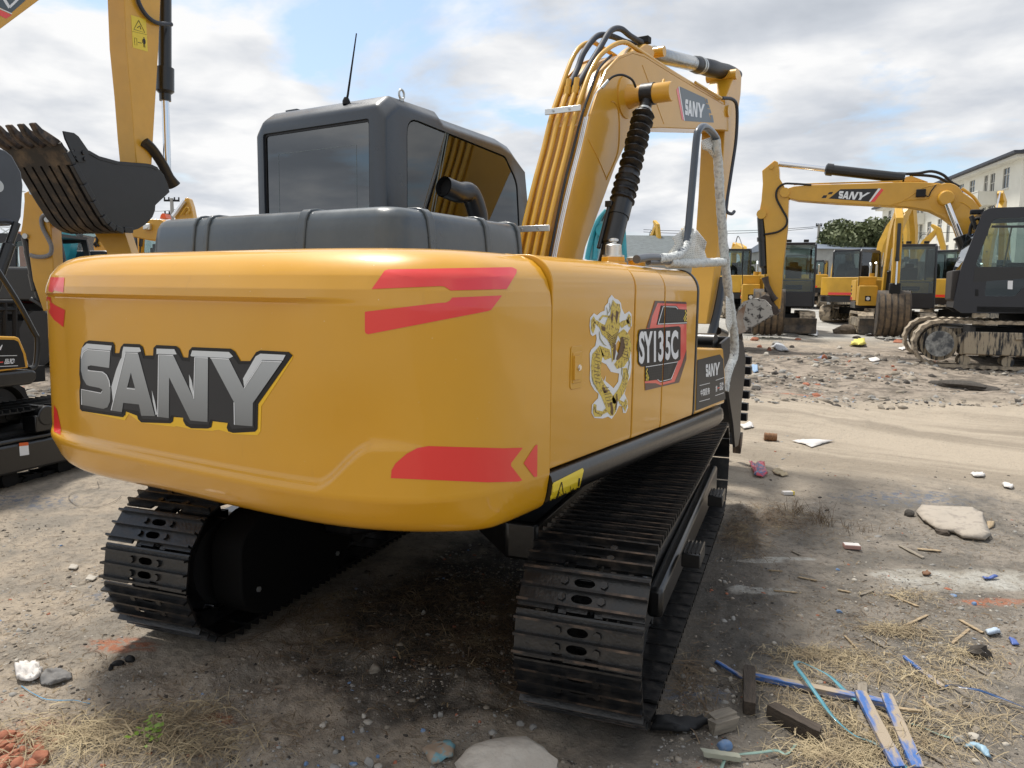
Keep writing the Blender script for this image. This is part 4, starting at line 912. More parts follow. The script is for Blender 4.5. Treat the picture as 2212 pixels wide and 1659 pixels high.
    for i, (u, v, a_, c_) in enumerate([(60, 1085, .6, .25), (1950, 1075, .8, .25), (250, 1290, .3, .12), (1500, 1500, .2, .1)]):
        p = AG(u, v); e = ell(p.x, p.y, a_, c_, fa-math.pi/2, .5, .6, i+20); col = mix(mt('MULTIPLY', mt('MULTIPLY', e, mr(fine, .46, .6)), .6), col, (.13, .17, .24))
    col = mix(mr(vf, .62, .72, 0, .5), col, (.42, .40, .37)); col = mix(mr(nz(48, 4, .7, 0, 31), .60, .68, 0, .55), col, (.06, .055, .05))
    L.new(col, b.inputs['Base Color'])
    b.inputs['Specular IOR Level'].default_value = .25
    ro = mt('SUBTRACT', .95, mt('MULTIPLY', mt('MULTIPLY', damp, mr(mid, .35, .6, 1, 0)), .35)); L.new(ro, b.inputs['Roughness'])
    hgt = mt('ADD', mt('MULTIPLY', fine, .032), mt('ADD', mt('MULTIPLY', vf, .011), mt('MULTIPLY', mid, .035)))
    bp = N.new('ShaderNodeBump'); bp.inputs['Strength'].default_value = .9; bp.inputs['Distance'].default_value = 1; L.new(hgt, bp.inputs['Height']); L.new(bp.outputs[0], b.inputs['Normal'])
    return m
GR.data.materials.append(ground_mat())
# ================================================================ OTHER MACHINES
GRP = 'crawler excavators parked in the yard'
def beam(P, hs, x0, x1, b=None):
    """P: (y,z) centre line, hs: half heights"""
    b = b or MB(); up = []; dn = []
    for i, p in enumerate(P):
        a = Vector(P[max(i-1, 0)]); c = Vector(P[min(i+1, len(P)-1)]); t = (c-a).normalized(); n = Vector((-t.y, t.x))*hs[i]
        up.append((p[0]+n.x, p[1]+n.y)); dn.append((p[0]-n.x, p[1]-n.y))
    return b.yz(up+dn[::-1], x0, x1)
def loop_track(par, xa, xb, ya, yb, zc, rad, m, mf, name='track'):
    """low-cost crawler: stadium belt with ribbed shoes"""
    b = MB(); straight = yb-ya; per = 2*straight+2*math.pi*rad; n = max(24, int(per/.16)); pts = []
    for k in range(n*2):
        s = (k+.3)*per/(2*n); rr = rad+(.022 if k % 2 else .0)
        if s < straight: pts.append((ya+s, zc+rr))
        elif s < straight+math.pi*rad: t = (s-straight)/rad; pts.append((yb+rr*math.sin(t), zc+rr*math.cos(t)))
        elif s < 2*straight+math.pi*rad: pts.append((yb-(s-straight-math.pi*rad), zc-rr))
        else: t = (s-2*straight-math.pi*rad)/rad; pts.append((ya-rr*math.sin(t), zc-rr*math.cos(t)))
    N_ = len(pts); inn = []
    for y, z in pts:
        cy = min(max(y, ya), yb); d = Vector((y-cy, z-zc)); d = d.normalized() if d.length > 1e-6 else Vector((0, 1)); L_ = rad-.05
        inn.append((cy+d.x*L_ if abs(y-cy) > 1e-6 else y, zc+d.y*L_))
    vs = [(xa, *p) for p in pts]+[(xb, *p) for p in pts]+[(xa, *p) for p in inn]+[(xb, *p) for p in inn]
    fs = []
    for i in range(N_):
        j = (i+1) % N_; fs += [(i, j, N_+j, N_+i), (2*N_+i, 2*N_+j, 3*N_+j, 3*N_+i), (i, j, 2*N_+j, 2*N_+i), (N_+i, N_+j, 3*N_+j, 3*N_+i)]
    T0 = b.add(vs, fs).build(name, m, par, smooth=25)
    q = (xb-xa)
    for yy, nm, rr in ((ya, 'sprocket', .80), (yb, 'idler_wheel', .82)):
        w = MB().cyl((xa+q*.2, yy, zc), (xb-q*.12, yy, zc), rad*rr-.03, 28).cyl((xa+q*.05, yy, zc), (xb-q*.03, yy, zc), rad*.45, 22); w.build(nm, mf, T0, smooth=30)
    f = MB().yz([(ya+rad*.8, zc-rad*.45), (ya+rad*.7, zc+rad*.35), (ya+rad*1.2, zc+rad*.52), (yb-rad*1.1, zc+rad*.52), (yb-rad*.7, zc+rad*.3), (yb-rad*.8, zc-rad*.45)], xa+q*.1, xb-q*.06)
    f.build('track_frame', mf, T0, bevel=.02)
    k = 5
    for i in range(k):
        y = ya+rad*1.0+(straight-2*rad)*i/(k-1); MB().cyl((xa+q*.1, y, zc-rad+.13), (xb-q*.1, y, zc-rad+.13), rad*.24, 14).build('track_roller', mf, T0)
    return T0
def cab_frame(par, x0, x1, y0, y1, z0, z1, zm, m, gl, slope=.16, seat=True):
    """posts, roof, lower walls and panes"""
    b = MB(); p = .075; zt = z1-.10
    prof = [(y0, z0), (y0, z1-.08), (y0+.06, z1), (y1-slope-.12, z1), (y1-slope, z1-.07), (y1-.02, zm+.1), (y1, z0)]
    rear = [(y0+p, zm+.05), (y0+p, zt), (y1-slope-.08, zt), (y1-.10, zm+.05)]
    for xa in (x0, x1-.05):
        b.holed([(xa, a, c) for a, c in prof], [[(xa, a, c) for a, c in rpoly(rear, .07)]], (.05, 0, 0))
    b.box(((x0+x1)/2, (y0+y1-slope)/2, z1-.045), (x1-x0-.09, y1-y0-slope-.1, .075))
    b.box(((x0+x1)/2, y0+.03, (z0+zm)/2), (x1-x0-.1, .055, zm-z0)); b.box(((x0+x1)/2, y1-.03, (z0+zm-.25)/2), (x1-x0-.1, .055, zm-z0-.25)) if zm-z0 > .3 else None
    b.box(((x0+x1)/2, (y0+y1)/2, z0+.04), (x1-x0-.1, y1-y0-.1, .06))
    C_ = b.build('cab', m, par, bevel=.022, seg=2)
    xm0, xm1 = x0+.022, x1-.022
    for xa in (xm0, xm1): MB().yz([(a, c) for a, c in rpoly([(y0+p-.02, zm+.03), (y0+p-.02, zt+.02), (y1-slope-.06, zt+.02), (y1-.08, zm+.03)], .06)], xa-.003, xa+.003).build('side_window', gl, C_)
    MB().prism([(x0+.04, y1-.035, z0+(zm-z0)*.35), (x1-.04, y1-.035, z0+(zm-z0)*.35), (x1-.04, y1-slope-.02, zt+.02), (x0+.04, y1-slope-.02, zt+.02)], (0, .006, 0)).build('windscreen', gl, C_)
    MB().box(((x0+x1)/2, y0+.02, (zm+zt)/2+.02), (x1-x0-.1, .006, zt-zm)).build('rear_window', gl, C_)
    MB().box(((x0+x1)/2, y1-slope*.5-.03, zm+.05), (x1-x0-.08, .03, .03)).build('windscreen_bar', m, C_)
    if seat:
        xc_ = (x0+x1)/2; yc_ = (y0+y1)/2-.15; MB().box((xc_, yc_, zm-.12), (.46, .46, .12)).box((xc_, yc_-.24, zm+.2), (.44, .1, .55)).box((xc_, yc_-.26, zm+.52), (.24, .08, .16)).build('driver_seat', SEAT, C_, bevel=.03)
        for s in (-1, 1): MB().box((xc_+s*(x1-x0)*.22, y1-slope+.0, z1+.03), (.13, .08, .07)).build('work_lamp', BLKM, C_, bevel=.01)
    return C_
def bucket_(par, prof, x0, x1, m, nt_=5, wear=None, tooth=None, strips=0, name='bucket'):
    """prof: (y,z) from lip round the shell to the hinge; open side between last and first"""
    b = MB()
    for xa in (x0, x1-.025): b.yz(prof, xa, xa+.025)
    inn = off_path(prof, .022)
    cen = Vector((sum(p[0] for p in prof)/len(prof), sum(p[1] for p in prof)/len(prof)))
    if (Vector(inn[len(inn)//2])-cen).length > (Vector(prof[len(prof)//2])-cen).length: inn = off_path(prof, -.022)
    sk = int(len(prof)*.99)
    b.yz(prof[:sk]+inn[:sk][::-1], x0+.02, x1-.02)
    B_ = b.build(name, m, par, smooth=30)
    if strips:
        o1_ = off_path(prof, -.006 if (Vector(inn[len(inn)//2])-Vector(off_path(prof, .022)[len(inn)//2])).length < 1e-6 else .006); o2_ = off_path(prof, -.022 if (Vector(inn[len(inn)//2])-Vector(off_path(prof, .022)[len(inn)//2])).length < 1e-6 else .022); w_ = (x1-x0-.04)/strips
        for k in range(strips): MB().yz(o1_[:-2]+o2_[:-2][::-1], x0+.02+k*w_+w_*.16, x0+.02+(k+1)*w_-w_*.16).build('wear_strip', BROWN, B_)
    l0 = Vector(prof[0]); d = (l0-Vector(prof[1])).normalized(); n = Vector((-d.y, d.x))
    tw = (x1-x0)/(nt_*2+1)*1.0
    for k in range(nt_):
        xc_ = x0+tw*.9+(x1-x0-tw*1.8)*k/(nt_-1)
        q = [l0-d*.10+n*.03, l0+d*.10+n*.035, l0+d*.21+n*.01, l0+d*.22-n*.005, l0+d*.08-n*.035, l0-d*.10-n*.03]
        t = MB().yz([tuple(p) for p in q], xc_-tw*.42, xc_+tw*.42)
        t.build('bucket_tooth', tooth or m, B_, bevel=.008)
    return B_
def cyl_(par, a, b, r, name, frac=.55, m=BLK, rod=CHR):
    a = Vector(a); b = Vector(b); d = b-a
    c = MB().lathe(a, a+d*frac, [(0, r*.9), (.02, r), (.9, r), (.9, r*1.2), (.98, r*1.2), (1, r*.8)], 18).build(name, m, par)
    MB().cyl(a+d*frac*.99, b, r*.55, 14).build('piston_rod', rod, c)
    return c
BROWN = mat('mud brown strip', (.20, .145, .09), rough=.85, col2=(.07, .055, .045), thr=.5, soft=.2, vscale=7)
def digger(label, loc, h, pose='fold', blade=True, cabm=CABD, boom=True, yel_=YELD, stripe=True, trk=MUDT):
    e = empty('excavator', loc, h, label, 'excavator', GRP)
    for s in (-1, 1):
        xa, xb = sorted((s*.58, s*.98)); loop_track(e, xa, xb, -1.0, 1.0, .31, .28, trk, MUDF if trk is MUDT else BLKM)
    MB().box((0, 0, .42), (1.2, 1.3, .22)).cyl((0, 0, .5), (0, 0, .72), .42, 24).build('undercarriage', BLKM, e, bevel=.02)
    # upper body
    P = rpoly([(-.98, .2), (-.98, -1.35), (-.6, -1.62), (.6, -1.62), (.98, -1.35), (.98, .2)], [.02, .3, .4, .4, .3, .02], 6)
    BD = MB().xy(P, .92, 1.52).build('engine_housing', yel_, e, bevel=.06, seg=3)
    MB().xy([(a*1.0, b_*1.0) for a, b_ in P], .70, .90).build('frame_skirt', BLK, e, bevel=.03)
    if stripe:
        for s in (-1, 1): MB().box((s*.975, -.95, .975), (.03, .5, .10)).build('red_stripe', REDD, e, bevel=.01)
        MB().box((0, -1.622, .975), (1.0, .012, .08)).build('red_stripe', REDD, e)
    for s in (1, -1):
        for k in range(3): MB().box((s*.982, -1.0, 1.12+k*.11), (.012, .22, .055)).build('vent', BLKM, BD)
    TBX = MB().box((.72, .52, 1.06), (.48, .66, .56)).box((.72, .36, 1.45), (.48, .30, .30)).build('tool_box', yel_, e, bevel=.02)
    MB().box((.72, .853, .98), (.15, .012, .15)).build('lamp_pocket', BLKM, TBX, bevel=.004); MB().cyl((.72, .855, .98), (.72, .87, .98), .05, 16).build('work_lamp', WHITED, TBX)
    MB().cyl((.60, .36, 1.58), (.60, .36, 1.70), .07, 16).build('filler_neck', yel_, TBX)
    MB().tube([(.55, -.5, 1.4), (.55, -.5, 1.95), (.55, -.58, 2.02)], .035, 12).build('exhaust_pipe', GALV, e)
    cab_frame(e, -.95, .06, -.62, .98, .74, 2.50, 1.40, cabm, GLC)
    MB().box((.02, -.35, 1.45), (.4, .3, .25)).build('service_cover', BLKM, e, bevel=.03)
    for s in (1,): MB().box((.98, .70, 2.02), (.03, .05, .5)).cyl((.95, .6, 1.3), (.98, .70, 1.8), .012, 8).build('mirror', BLKM, e, bevel=.01)
    if blade:
        B_ = MB().prism([(-.98, 1.52, .02), (-.98, 1.66, .05), (-.98, 1.60, .25), (-.98, 1.66, .44), (-.98, 1.56, .44), (-.98, 1.48, .25)], (1.96, 0, 0)); B_.build('dozer_blade', blade if not isinstance(blade, bool) else RUSTM, e, bevel=.006)
        for s in (-1, 1): MB().box((s*.38, 1.25, .28), (.10, .6, .12)).build('blade_arm', BLKM, e)
    if boom:
        if pose == 'fold': C_ = [(.95, .95), (1.15, 1.75), (1.55, 2.55), (1.95, 2.92), (2.35, 3.12)]; A_ = [(2.20, 3.30), (2.42, 3.0), (2.50, 2.2), (2.52, 1.30)]
        elif pose == 'high': C_ = [(.95, .95), (1.0, 1.9), (1.25, 2.9), (1.7, 3.6), (2.3, 4.2)]; A_ = [(2.0, 4.55), (2.4, 4.25), (2.75, 3.3), (2.9, 2.2)]
        else: C_ = [(.95, .95), (1.2, 1.8), (1.9, 2.55), (2.8, 2.75), (3.6, 2.6)]; A_ = [(3.45, 2.95), (3.65, 2.7), (3.55, 1.7), (3.45, .95)]
        bo = beam(C_, [.13, .17, .2, .16, .1], .18, .40).build('boom', yel_, e, bevel=.008)
        ar = beam(A_, [.06, .16, .13, .09], .20, .38).build('arm', yel_, e, bevel=.008)
        y, z = A_[-1]
        bucket_(e, [(y+.42, z-1.15), (y+.16, z-1.2), (y-.14, z-1.1), (y-.32, z-.8), (y-.3, z-.45), (y-.12, z-.18), (y+.05, z-.02), (y+.22, z-.14)] if pose != 'fold' else [(y-.30, z-1.28), (y+.02, z-1.22), (y+.26, z-1.0), (y+.34, z-.7), (y+.27, z-.4), (y+.12, z-.2), (y-.05, z-.1), (y-.17, z-.25)], -.10, .68, RUSTM, 4, tooth=TOOTH, strips=5)
        MB().box((.29, y, z-.08), (.26, .22, .34)).build('bucket_hinge', BLKM, e, bevel=.03)
        mid = C_[2]; cyl_(bo, (.29, 1.15, .95), (.29, mid[0]+.1, mid[1]-.15), .055, 'boom_cylinder')
        cyl_(bo, (.29, C_[1][0]-.02, C_[1][1]+.55), (.29, A_[0][0], A_[0][1]), .045, 'arm_cylinder')
        cyl_(ar, (.29, A_[1][0]+.16, A_[1][1]-.1), (.29, A_[3][0]+.14, A_[3][1]+.05), .045, 'bucket_cylinder', .62)
        MB().tube([(.24, C_[2][0]-.2, C_[2][1]+.1), (.24, C_[3][0]-.35, C_[3][1]+.35), (.24, C_[3][0], C_[3][1]+.42), (.24, C_[3][0]+.25, C_[3][1]+.22)], .018, 8, smooth=4).build('hydraulic_hose', RUB, bo)
    return e
def gloc(u, d):
    """ground spot straight below picture column u at distance d"""
    p = AD(u, 700, d); return Vector((p.x, p.y, float(ramp(np.array(depth(p.x, p.y))))))
HV = math.atan2(-(-FW.x), -FW.y)   # heading that faces the photographer
def head(deg): return HV+R(deg)
# --- the two fronts on the right
D_ = digger('small yellow excavator facing the camera, rust-streaked bucket hanging before its grey dozer blade', gloc(1922, 22.5), head(-18), 'fold', RUSTM)
MB().box((-.45, .15, 2.05), (.5, .012, .012)).build('seat_bar', BLKM, D_) if 0 else None
B_x = copy_tree(D_); B_x.location = gloc(1674, 22.5); B_x.rotation_euler.z = head(-16); B_x['label'] = 'small yellow excavator facing the camera behind the long dipper arm, with rust-brown dozer blade'
Cx = digger('small yellow excavator with red-striped housing and vents, black cab with white paper notices', gloc(1866, 27), head(130), 'high', BLKM)
Ex = copy_tree(Cx); Ex.location = gloc(2080, 26); Ex.rotation_euler.z = head(135); Ex['label'] = 'yellow excavator with black cab half hidden beside the large dark cab'
Ax_ = digger('compact yellow excavator seen from behind with a seat visible through its rear window', gloc(1605, 29), head(176), 'low', False)
# --- others filling the rows behind
for u, d, hd, src, lab in ((1868, 36, 12, Cx, 'far yellow excavator with steep boom just left of the hanging bucket'), (1775, 46, 150, Ax_, 'distant small yellow excavator seen between two nearer dark cabs'), (1735, 38, 160, Ax_, 'small yellow excavator between the rust-brown blade and the striped machine'), (1440, 52, 20, Cx, 'far small excavator whose raised arm tops the deck beside the grey foam sheet'), (1385, 47, 15, Cx, 'far excavator with thin raised arm in front of the grey tiled roof'), (2052, 40, 25, Cx, 'far yellow excavator with raised boom under the curved big boom'), (1935, 47, 30, Cx, 'far yellow excavator with its tall boom raised in front of the round tree')):
    q = copy_tree(src); q.location = gloc(u, d); q.rotation_euler.z = head(hd); q['label'] = lab
# paper notices behind the cab glass of the striped one
nb_ = MB()
for i in range(4):
    for j in range(3): 
        if (i+j) % 4 != 3: nb_.box((.03, -.40+i*.23, 1.60+j*.22), (.006, .16, .12))
nb_.build('window_notices', WHITED, [c for c in Cx.children if c.name.startswith('cab')][0])
ORG = mat('orange red paint', (.65, .10, .02), rough=.45, coat=.3)
oe = digger('far orange-red excavator beyond the small yellow ones, arm raised', gloc(1795, 60), head(5), 'fold', False, yel_=ORG)
# ---------------------------------------------------------------- the big yellow machine on the right
hB = math.atan2(.98143, -.16302); xd = Vector((math.cos(hB), math.sin(hB), 0)); yd = Vector((-math.sin(hB), math.cos(hB), 0))
Pf = AD(1990, 730, 14.6); OB = Pf+xd*1.30-yd*2.05; OB.z = float(ramp(np.array(14.2)))-.01
BRf = Fr(OB, hB)
BR_ = empty('excavator', OB, hB, 'big yellow excavator on muddy tracks with dark cab, facing left at the right edge', 'excavator', GRP)
A8 = T(1589.9, 293.8, .31247)
def tr(fr, A, pts, x): return [(lambda q: (q.y, q.z))(fr.px(u, v, x)) for u, v in A(pts)]
def tp(fr, A, pts, x): return [fr.px(u, v, x) for u, v in A(pts)]
w1 = tp(BRf, A8, [(1405, 1415)], -1.25)[0]
rB = .43; zB = .47
for s, xa, xb in ((-1, -1.32, -.80), (1, .80, 1.32)):
    T0 = loop_track(BR_, xa, xb, -1.9, w1.y if s < 0 else w1.y, zB, rB, MUDT, MUDF)
MB().cyl((-1.34, w1.y, zB), (-1.31, w1.y, zB), .24, 28).build('hub_cap', mat('dirty hub', (.33, .33, .31), rough=.7, col2=(.06, .065, .07), thr=.5, soft=.1, vscale=6), BR_)
MB().box((-1.30, .1, .50), (.06, 2.5, .42)).box((-1.34, .25, .60), (.05, .6, .05)).build('frame_side', MUDF, BR_, bevel=.02)
MB().box((0, 0, .62), (1.6, 2.2, .3)).cyl((0, 0, .7), (0, 0, 1.05), .6, 30).build('undercarriage', BLKM, BR_)
MB().box((0, -.9, 1.12), (2.6, 4.2, .14)).build('swing_platform', BLKM, BR_, bevel=.02)
MB().xy(rpoly([(-1.3, -.6), (-1.3, -2.5), (-.8, -2.95), (.8, -2.95), (1.3, -2.5), (1.3, -.6)], [.02, .3, .4, .4, .3, .02]), 1.2, 2.15).build('engine_housing', YELD, BR_, bevel=.06)
MB().box((.95, .5, 1.5), (.6, 1.1, .6)).build('tool_box', YELD, BR_, bevel=.03)
co = tr(BRf, A8, [(1500,1185),(1512,1120),(1545,960),(1560,900),(1640,700),(1695,560),(1712,520),(1750,500),(1800,494),(2080,487),(2240,490),(2290,560),(2300,1225),(1560,1225)], -1.30)
wu = tr(BRf, A8, rpoly([(1778,572),(2215,556),(2225,905),(1652,905),(1700,775)], 30), -1.30)
wl = tr(BRf, A8, rpoly([(1735,978),(2060,966),(2000,1035),(1925,1108),(1718,1108)], 22), -1.30)
cbm = MB()
cbm.holed([(-1.30, a, b) for a, b in co], [[(-1.30, a, b) for a, b in wu], [(-1.30, a, b) for a, b in wl]], (.06, 0, 0))
cbm.holed([(-.32, a, b) for a, b in co], [[(-.32, a, b) for a, b in wu]], (.05, 0, 0))
fy = co[6:12]; cbm.prism([(-1.25, a, b) for a, b in fy+[(p[0], p[1]-.06) for p in fy[::-1]]], (.94, 0, 0))
lo = [co[0], co[1], co[2]]; cbm.prism([(-1.25, a, b) for a, b in lo+[(p[0]-.06, p[1]) for p in lo[::-1]]], (.94, 0, 0))
cbm.box((-.78, (co[0][0]+co[12][0])/2, co[0][1]+.03), (.94, abs(co[0][0]-co[12][0])-.1, .08))
CBO = cbm.build('cab', CABD, BR_, bevel=.02)
for nm, q in (('door_window', wu), ('lower_window', wl)):
    MB().yz(q, -1.285, -1.280).build(nm, GLC, CBO)
MB().yz(wu, -.31, -.305).build('side_window', GLC, CBO)
fw_ = [co[2], co[3], co[4], co[5]]; MB().prism([(-1.24, a, b) for a, b in fw_+[(p[0]-.008, p[1]) for p in fw_[::-1]]], (.92, 0, 0)).build('windscreen', GLC, CBO)
b4 = tr(BRf, A8, [(1660,905),(2225,905),(2225,965),(1700,965)], -1.30); 
b5 = tr(BRf, A8, [(1770,618),(2220,618),(2220,634),(1764,634)], -1.30); MB().yz(b5, -1.305, -1.295).build('window_rail', CABD, CBO)
MB().yz(tr(BRf, A8, [(1650,906),(2226,906),(2226,970),(1640,1010)], -1.30), -1.303, -1.300).build('black_panel', BLK, CBO)
MB().yz(tr(BRf, A8, [(1655,1060),(1675,1060),(1675,1105),(1655,1105)], -1.3), -1.32, -1.30).build('door_handle', BLKM, CBO, bevel=.006)
MB().yz(tr(BRf, A8, [(1880,1000),(1915,1000),(1912,1060),(1878,1058)], -1.3), -1.292, -1.288).build('paper_tag', WHITED, CBO)
MB().box((-.8, co[6][0]-.75, co[0][1]+.75), (.5, .5, .15)).box((-.8, co[6][0]-1.02, co[0][1]+1.15), (.46, .12, .7)).build('driver_seat', SEAT, CBO, bevel=.04)
MB().tube(tp(BRf, A8, [(1905,632),(1880,760),(1850,900)], -.9), .015, 8).build('sun_stay', WOODM, CBO)
mb_ = tp(BRf, A8, [(1615,690),(1625,620),(1655,575),(1690,570)], -1.0); MB().tube(mb_, .03, 10, smooth=3).build('mirror_bracket', BLKM, CBO)
q = tp(BRf, A8, [(1650,625)], -1.05)[0]; MB().box(q, (.25, .05, .42), Matrix.Rotation(R(-20), 3, 'X')).build('mirror', BLKM, CBO, bevel=.02)
q = tp(BRf, A8, [(1665,525)], -.9)[0]; MB().box(q, (.12, .22, .09)).build('work_lamp', BLKM, CBO, bevel=.02)
q = tr(BRf, A8, [(1492,930),(1548,925),(1560,1000),(1530,1160),(1478,1130)], -1.15); MB().yz(q, -1.22, -.40).build('front_step_box', mat('brown black box', (.03, .025, .022), rough=.6, var=.3), BR_, bevel=.02)
# boom & arm
xb0, xb1 = -.02, .34
BMp = [(308,388),(325,370),(400,348),(520,337),(800,330),(1180,317),(1250,318),(1400,325),(1480,345),(1560,385),(1640,440),(1680,490),(1705,540),(1700,620),(1640,760),(1560,760),(1535,690),(1510,620),(1430,560),(1340,515),(1200,490),(1020,480),(700,465),(430,445),(350,425),(315,410)]
BB = MB().yz(tr(BRf, A8, BMp, xb0), xb0, xb1).build('boom', YELB, BR_, bevel=.012, smooth=30)
MB().yz(tr(BRf, A8, [(1160,317),(1172,282),(1215,275),(1240,285),(1330,317)], xb0+.08), xb0+.08, xb1-.08).build('cylinder_bracket', YELB, BB, bevel=.01)
c_ = tp(BRf, A8, [(1450,432)], xb0)[0]; MB().lathe(c_+Vector((.02, 0, 0)), c_-Vector((.14, 0, 0)), [(0, .30), (.15, .29), (.25, .16), (.9, .14), (1, .12)], 32).build('cylinder_pin_boss', YELB, BB)
for px_ in ([(1100,478),(1200,420),(1290,360),(1390,335)], [(1060,480),(1180,445),(1300,440),(1380,400)], [(1480,520),(1510,470),(1560,460),(1610,490),(1640,520)]): MB().tube(tp(BRf, A8, px_, xb0), .012, 6, smooth=5).build('weld_seam', YELB, BB)
q = tp(BRf, A8, [(1278,395)], xb0-.03)[0]; MB().box(q, (.1, .17, .15)).build('work_lamp', BLKM, BB, bevel=.01)
MB().tube(tp(BRf, A8, [(1300,400),(1330,418),(1350,380),(1385,335)], xb0-.02), .01, 6, smooth=5).build('lamp_cable', RUB, BB)
ffB = lambda off: (lambda u, v: (BRf.m @ BRf.px(u, v, xb0-off), Vector((0, 0, 0))))
def fbig(nm, sh, off, m): return film(nm, sh, ffB(off), 0, m, BB, 0, inv=BRf.i)
fbig('boom_logo_panel', [(A8([(722,368),(982,363),(916,453),(640,432),(668,412),(700,385)]),), (A8([(645,388),(672,386),(662,402),(632,404)]),), (A8([(605,410),(632,409),(622,428),(590,430)]),)], .002, DGRD)
fbig('boom_logo_stripe', [(A8([(1003,363),(1021,372),(958,455),(930,455)]),)], .002, REDD)
fbig('boom_lettering', sany_small(A8([(714,380),(930,391),(890,441),(708,430)]))+[(A8([(984,362),(1002,363),(929,455),(918,455)]),)], .004, WHITED)
AR_ = [(180,240),(265,168),(290,180),(298,230),(300,290),(330,340),(365,430),(355,640),(325,900),(312,1100),(302,1195),(285,1200),(240,1100),(215,960),(205,700),(190,570),(160,530),(175,450),(185,330)]
AA_ = MB().yz(tr(BRf, A8, AR_, xb0+.02), xb0+.02, xb1-.02).build('arm', YELB, BR_, bevel=.012, smooth=30)
for q in ((338, 390), (245, 212), (176, 540)):
    c_ = tp(BRf, A8, [q], xb0)[0]; MB().cyl(c_-Vector((.03, 0, 0)), c_+Vector((.42, 0, 0)), .10 if q[0] != 245 else .05, 20).build('arm_pin', YELB, AA_)
a_, b_ = tp(BRf, A8, [(1165, 292), (298, 193)], .16); cyl_(BR_, a_, b_, .105, 'arm_cylinder', .62)
a_, b_ = tp(BRf, A8, [(178, 560), (198, 955)], .16); MB().lathe(a_, b_, [(0, .10), (.35, .10), (.35, .125), (.42, .125), (.42, .10), (.86, .11), (.9, .07), (1, .07)], 18).build('bucket_cylinder', BLK, BR_)
a_, b_ = tp(BRf, A8, [(1612, 850), (1462, 470)], -.12); cyl_(BR_, a_, b_, .11, 'boom_cylinder', .42)
for k, P_ in enumerate(([(1180,262),(1260,258),(1350,244),(1430,268),(1490,320),(1545,350)], [(1200,268),(1300,272),(1390,285),(1470,325),(1530,355)], [(1040,285),(1060,262),(1120,258),(1180,262)])): MB().tube(tp(BRf, A8, P_, .1+.1*k), .028, 8, smooth=5).build('hydraulic_hose', RUB, BB)
MB().tube(tp(BRf, A8, [(520,338),(400,330),(330,332),(285,370),(280,430),(320,510),(352,570),(345,620),(290,662),(200,680)], -.03), .022, 8, smooth=5).build('hydraulic_hose', RUB, AA_)
MB().tube(tp(BRf, A8, [(1560,362),(1640,420),(1690,490)], .1), .03, 8, smooth=4).tube(tp(BRf, A8, [(400,335),(700,325),(950,318),(1150,312)], .05), .015, 6).build('boom_pipe', YELP, BB)
AD_ = lambda l: l
bp2 = [(1588,727),(1584,700),(1590,672),(1605,652),(1628,644),(1652,648),(1666,662),(1670,680)]
def b2(x): return [(lambda q: (q.y, q.z))(BRf.px(u, v, x)) for u, v in bp2]
DBK = mat('worn white bucket', (.40, .38, .35), rough=.7, col2=(.035, .03, .03), thr=.56, soft=.05, vscale=9, bump=.004, bscale=30)
DB2 = mat('rust white bucket', (.42, .37, .32), rough=.75, col2=(.20, .10, .05), thr=.52, soft=.15, vscale=2.2, bump=.004, bscale=30)
bucket_(BR_, b2(-.43), -.43, .75, DBK, 5, tooth=RUSTM)
MB().prism([(-.432, a, b) for a, b in [(lambda q: (q.y, q.z))(BRf.px(u, v, -.43)) for u, v in [(1590,724),(1587,700),(1594,672),(1612,656),(1605,690),(1612,716)]]], (-.006, 0, 0)).build('rust_patch', DB2, BR_)
RB_ = mat('rust brown link', (.06, .045, .038), rough=.7, var=.4, vscale=8)
MB().tube(tp(BRf, A8, [(200,975),(215,1030),(250,1100),(275,1135)], -.1), [.10, .07, .07, .09], 10, smooth=4, flat=.5).build('bucket_link', RB_, BR_)
MB().yz(tr(BRf, A8, [(150,1120),(200,1095),(235,1110),(250,1150),(285,1180),(300,1215),(275,1240),(245,1225),(232,1165)], -.12), -.12, .42).build('bucket_ears', RB_, BR_, bevel=.015)
# ---------------------------------------------------------------- black-tracked machine at the left edge
hL = .226; OL = Vector((-5.288, -1.655, 0)); LF = Fr(OL, hL)
LE = empty('excavator', OL, hL, 'black and yellow excavator cut off by the left edge, next to the big counterweight', 'excavator', GRP)
tl, *_ = track(LE, 1, (-1.85, 2.35, .385, .34, .80, .48, 0), [BLKM, BLKM], None, 48)
tl2 = loop_track(LE, -1.28, -.80, -1.5, 2.0, .385, .35, BLKM, BLKM)
MB().box((1.24, .25, .34), (.14, 2.6, .24)).box((1.2, .25, .48), (.18, 2.4, .05)).build('side_beam', BLK, tl, bevel=.02)
q = LF.px(88, 925, 1.25); MB().box((1.25, q.y, .60), (.16, .22, .14)).cyl((1.14, q.y, .66), (1.34, q.y, .66), .085, 20).build('carrier_bracket', BLK, LE, bevel=.01)
MB().tube([(1.08, q.y+.1, .62), (1.08, 1.9, .64)], .075, 16).build('frame_tube', mat('grey steel tube', (.12, .12, .13), rough=.5, var=.2), LE)
st = [LF.px(u, v, 1.3122) for u, v in [(41,957),(61,955),(63,982),(43,985)]]; MB().add(st, [(0, 1, 2, 3)]).build('paper_sticker', WHITED, LE)
st = [LF.px(u, v, 1.3130) for u, v in [(41,957),(61,955),(61.5,962),(41.5,964)]]; MB().add(st, [(0, 1, 2, 3)]).build('sticker_header', mat('orange film', (.7, .12, .02), rough=.5), LE)
MB().box((0, 0, .50), (1.7, 1.8, .3)).cyl((0, 0, .6), (0, 0, .95), .55, 30).build('undercarriage', BLKM, LE)
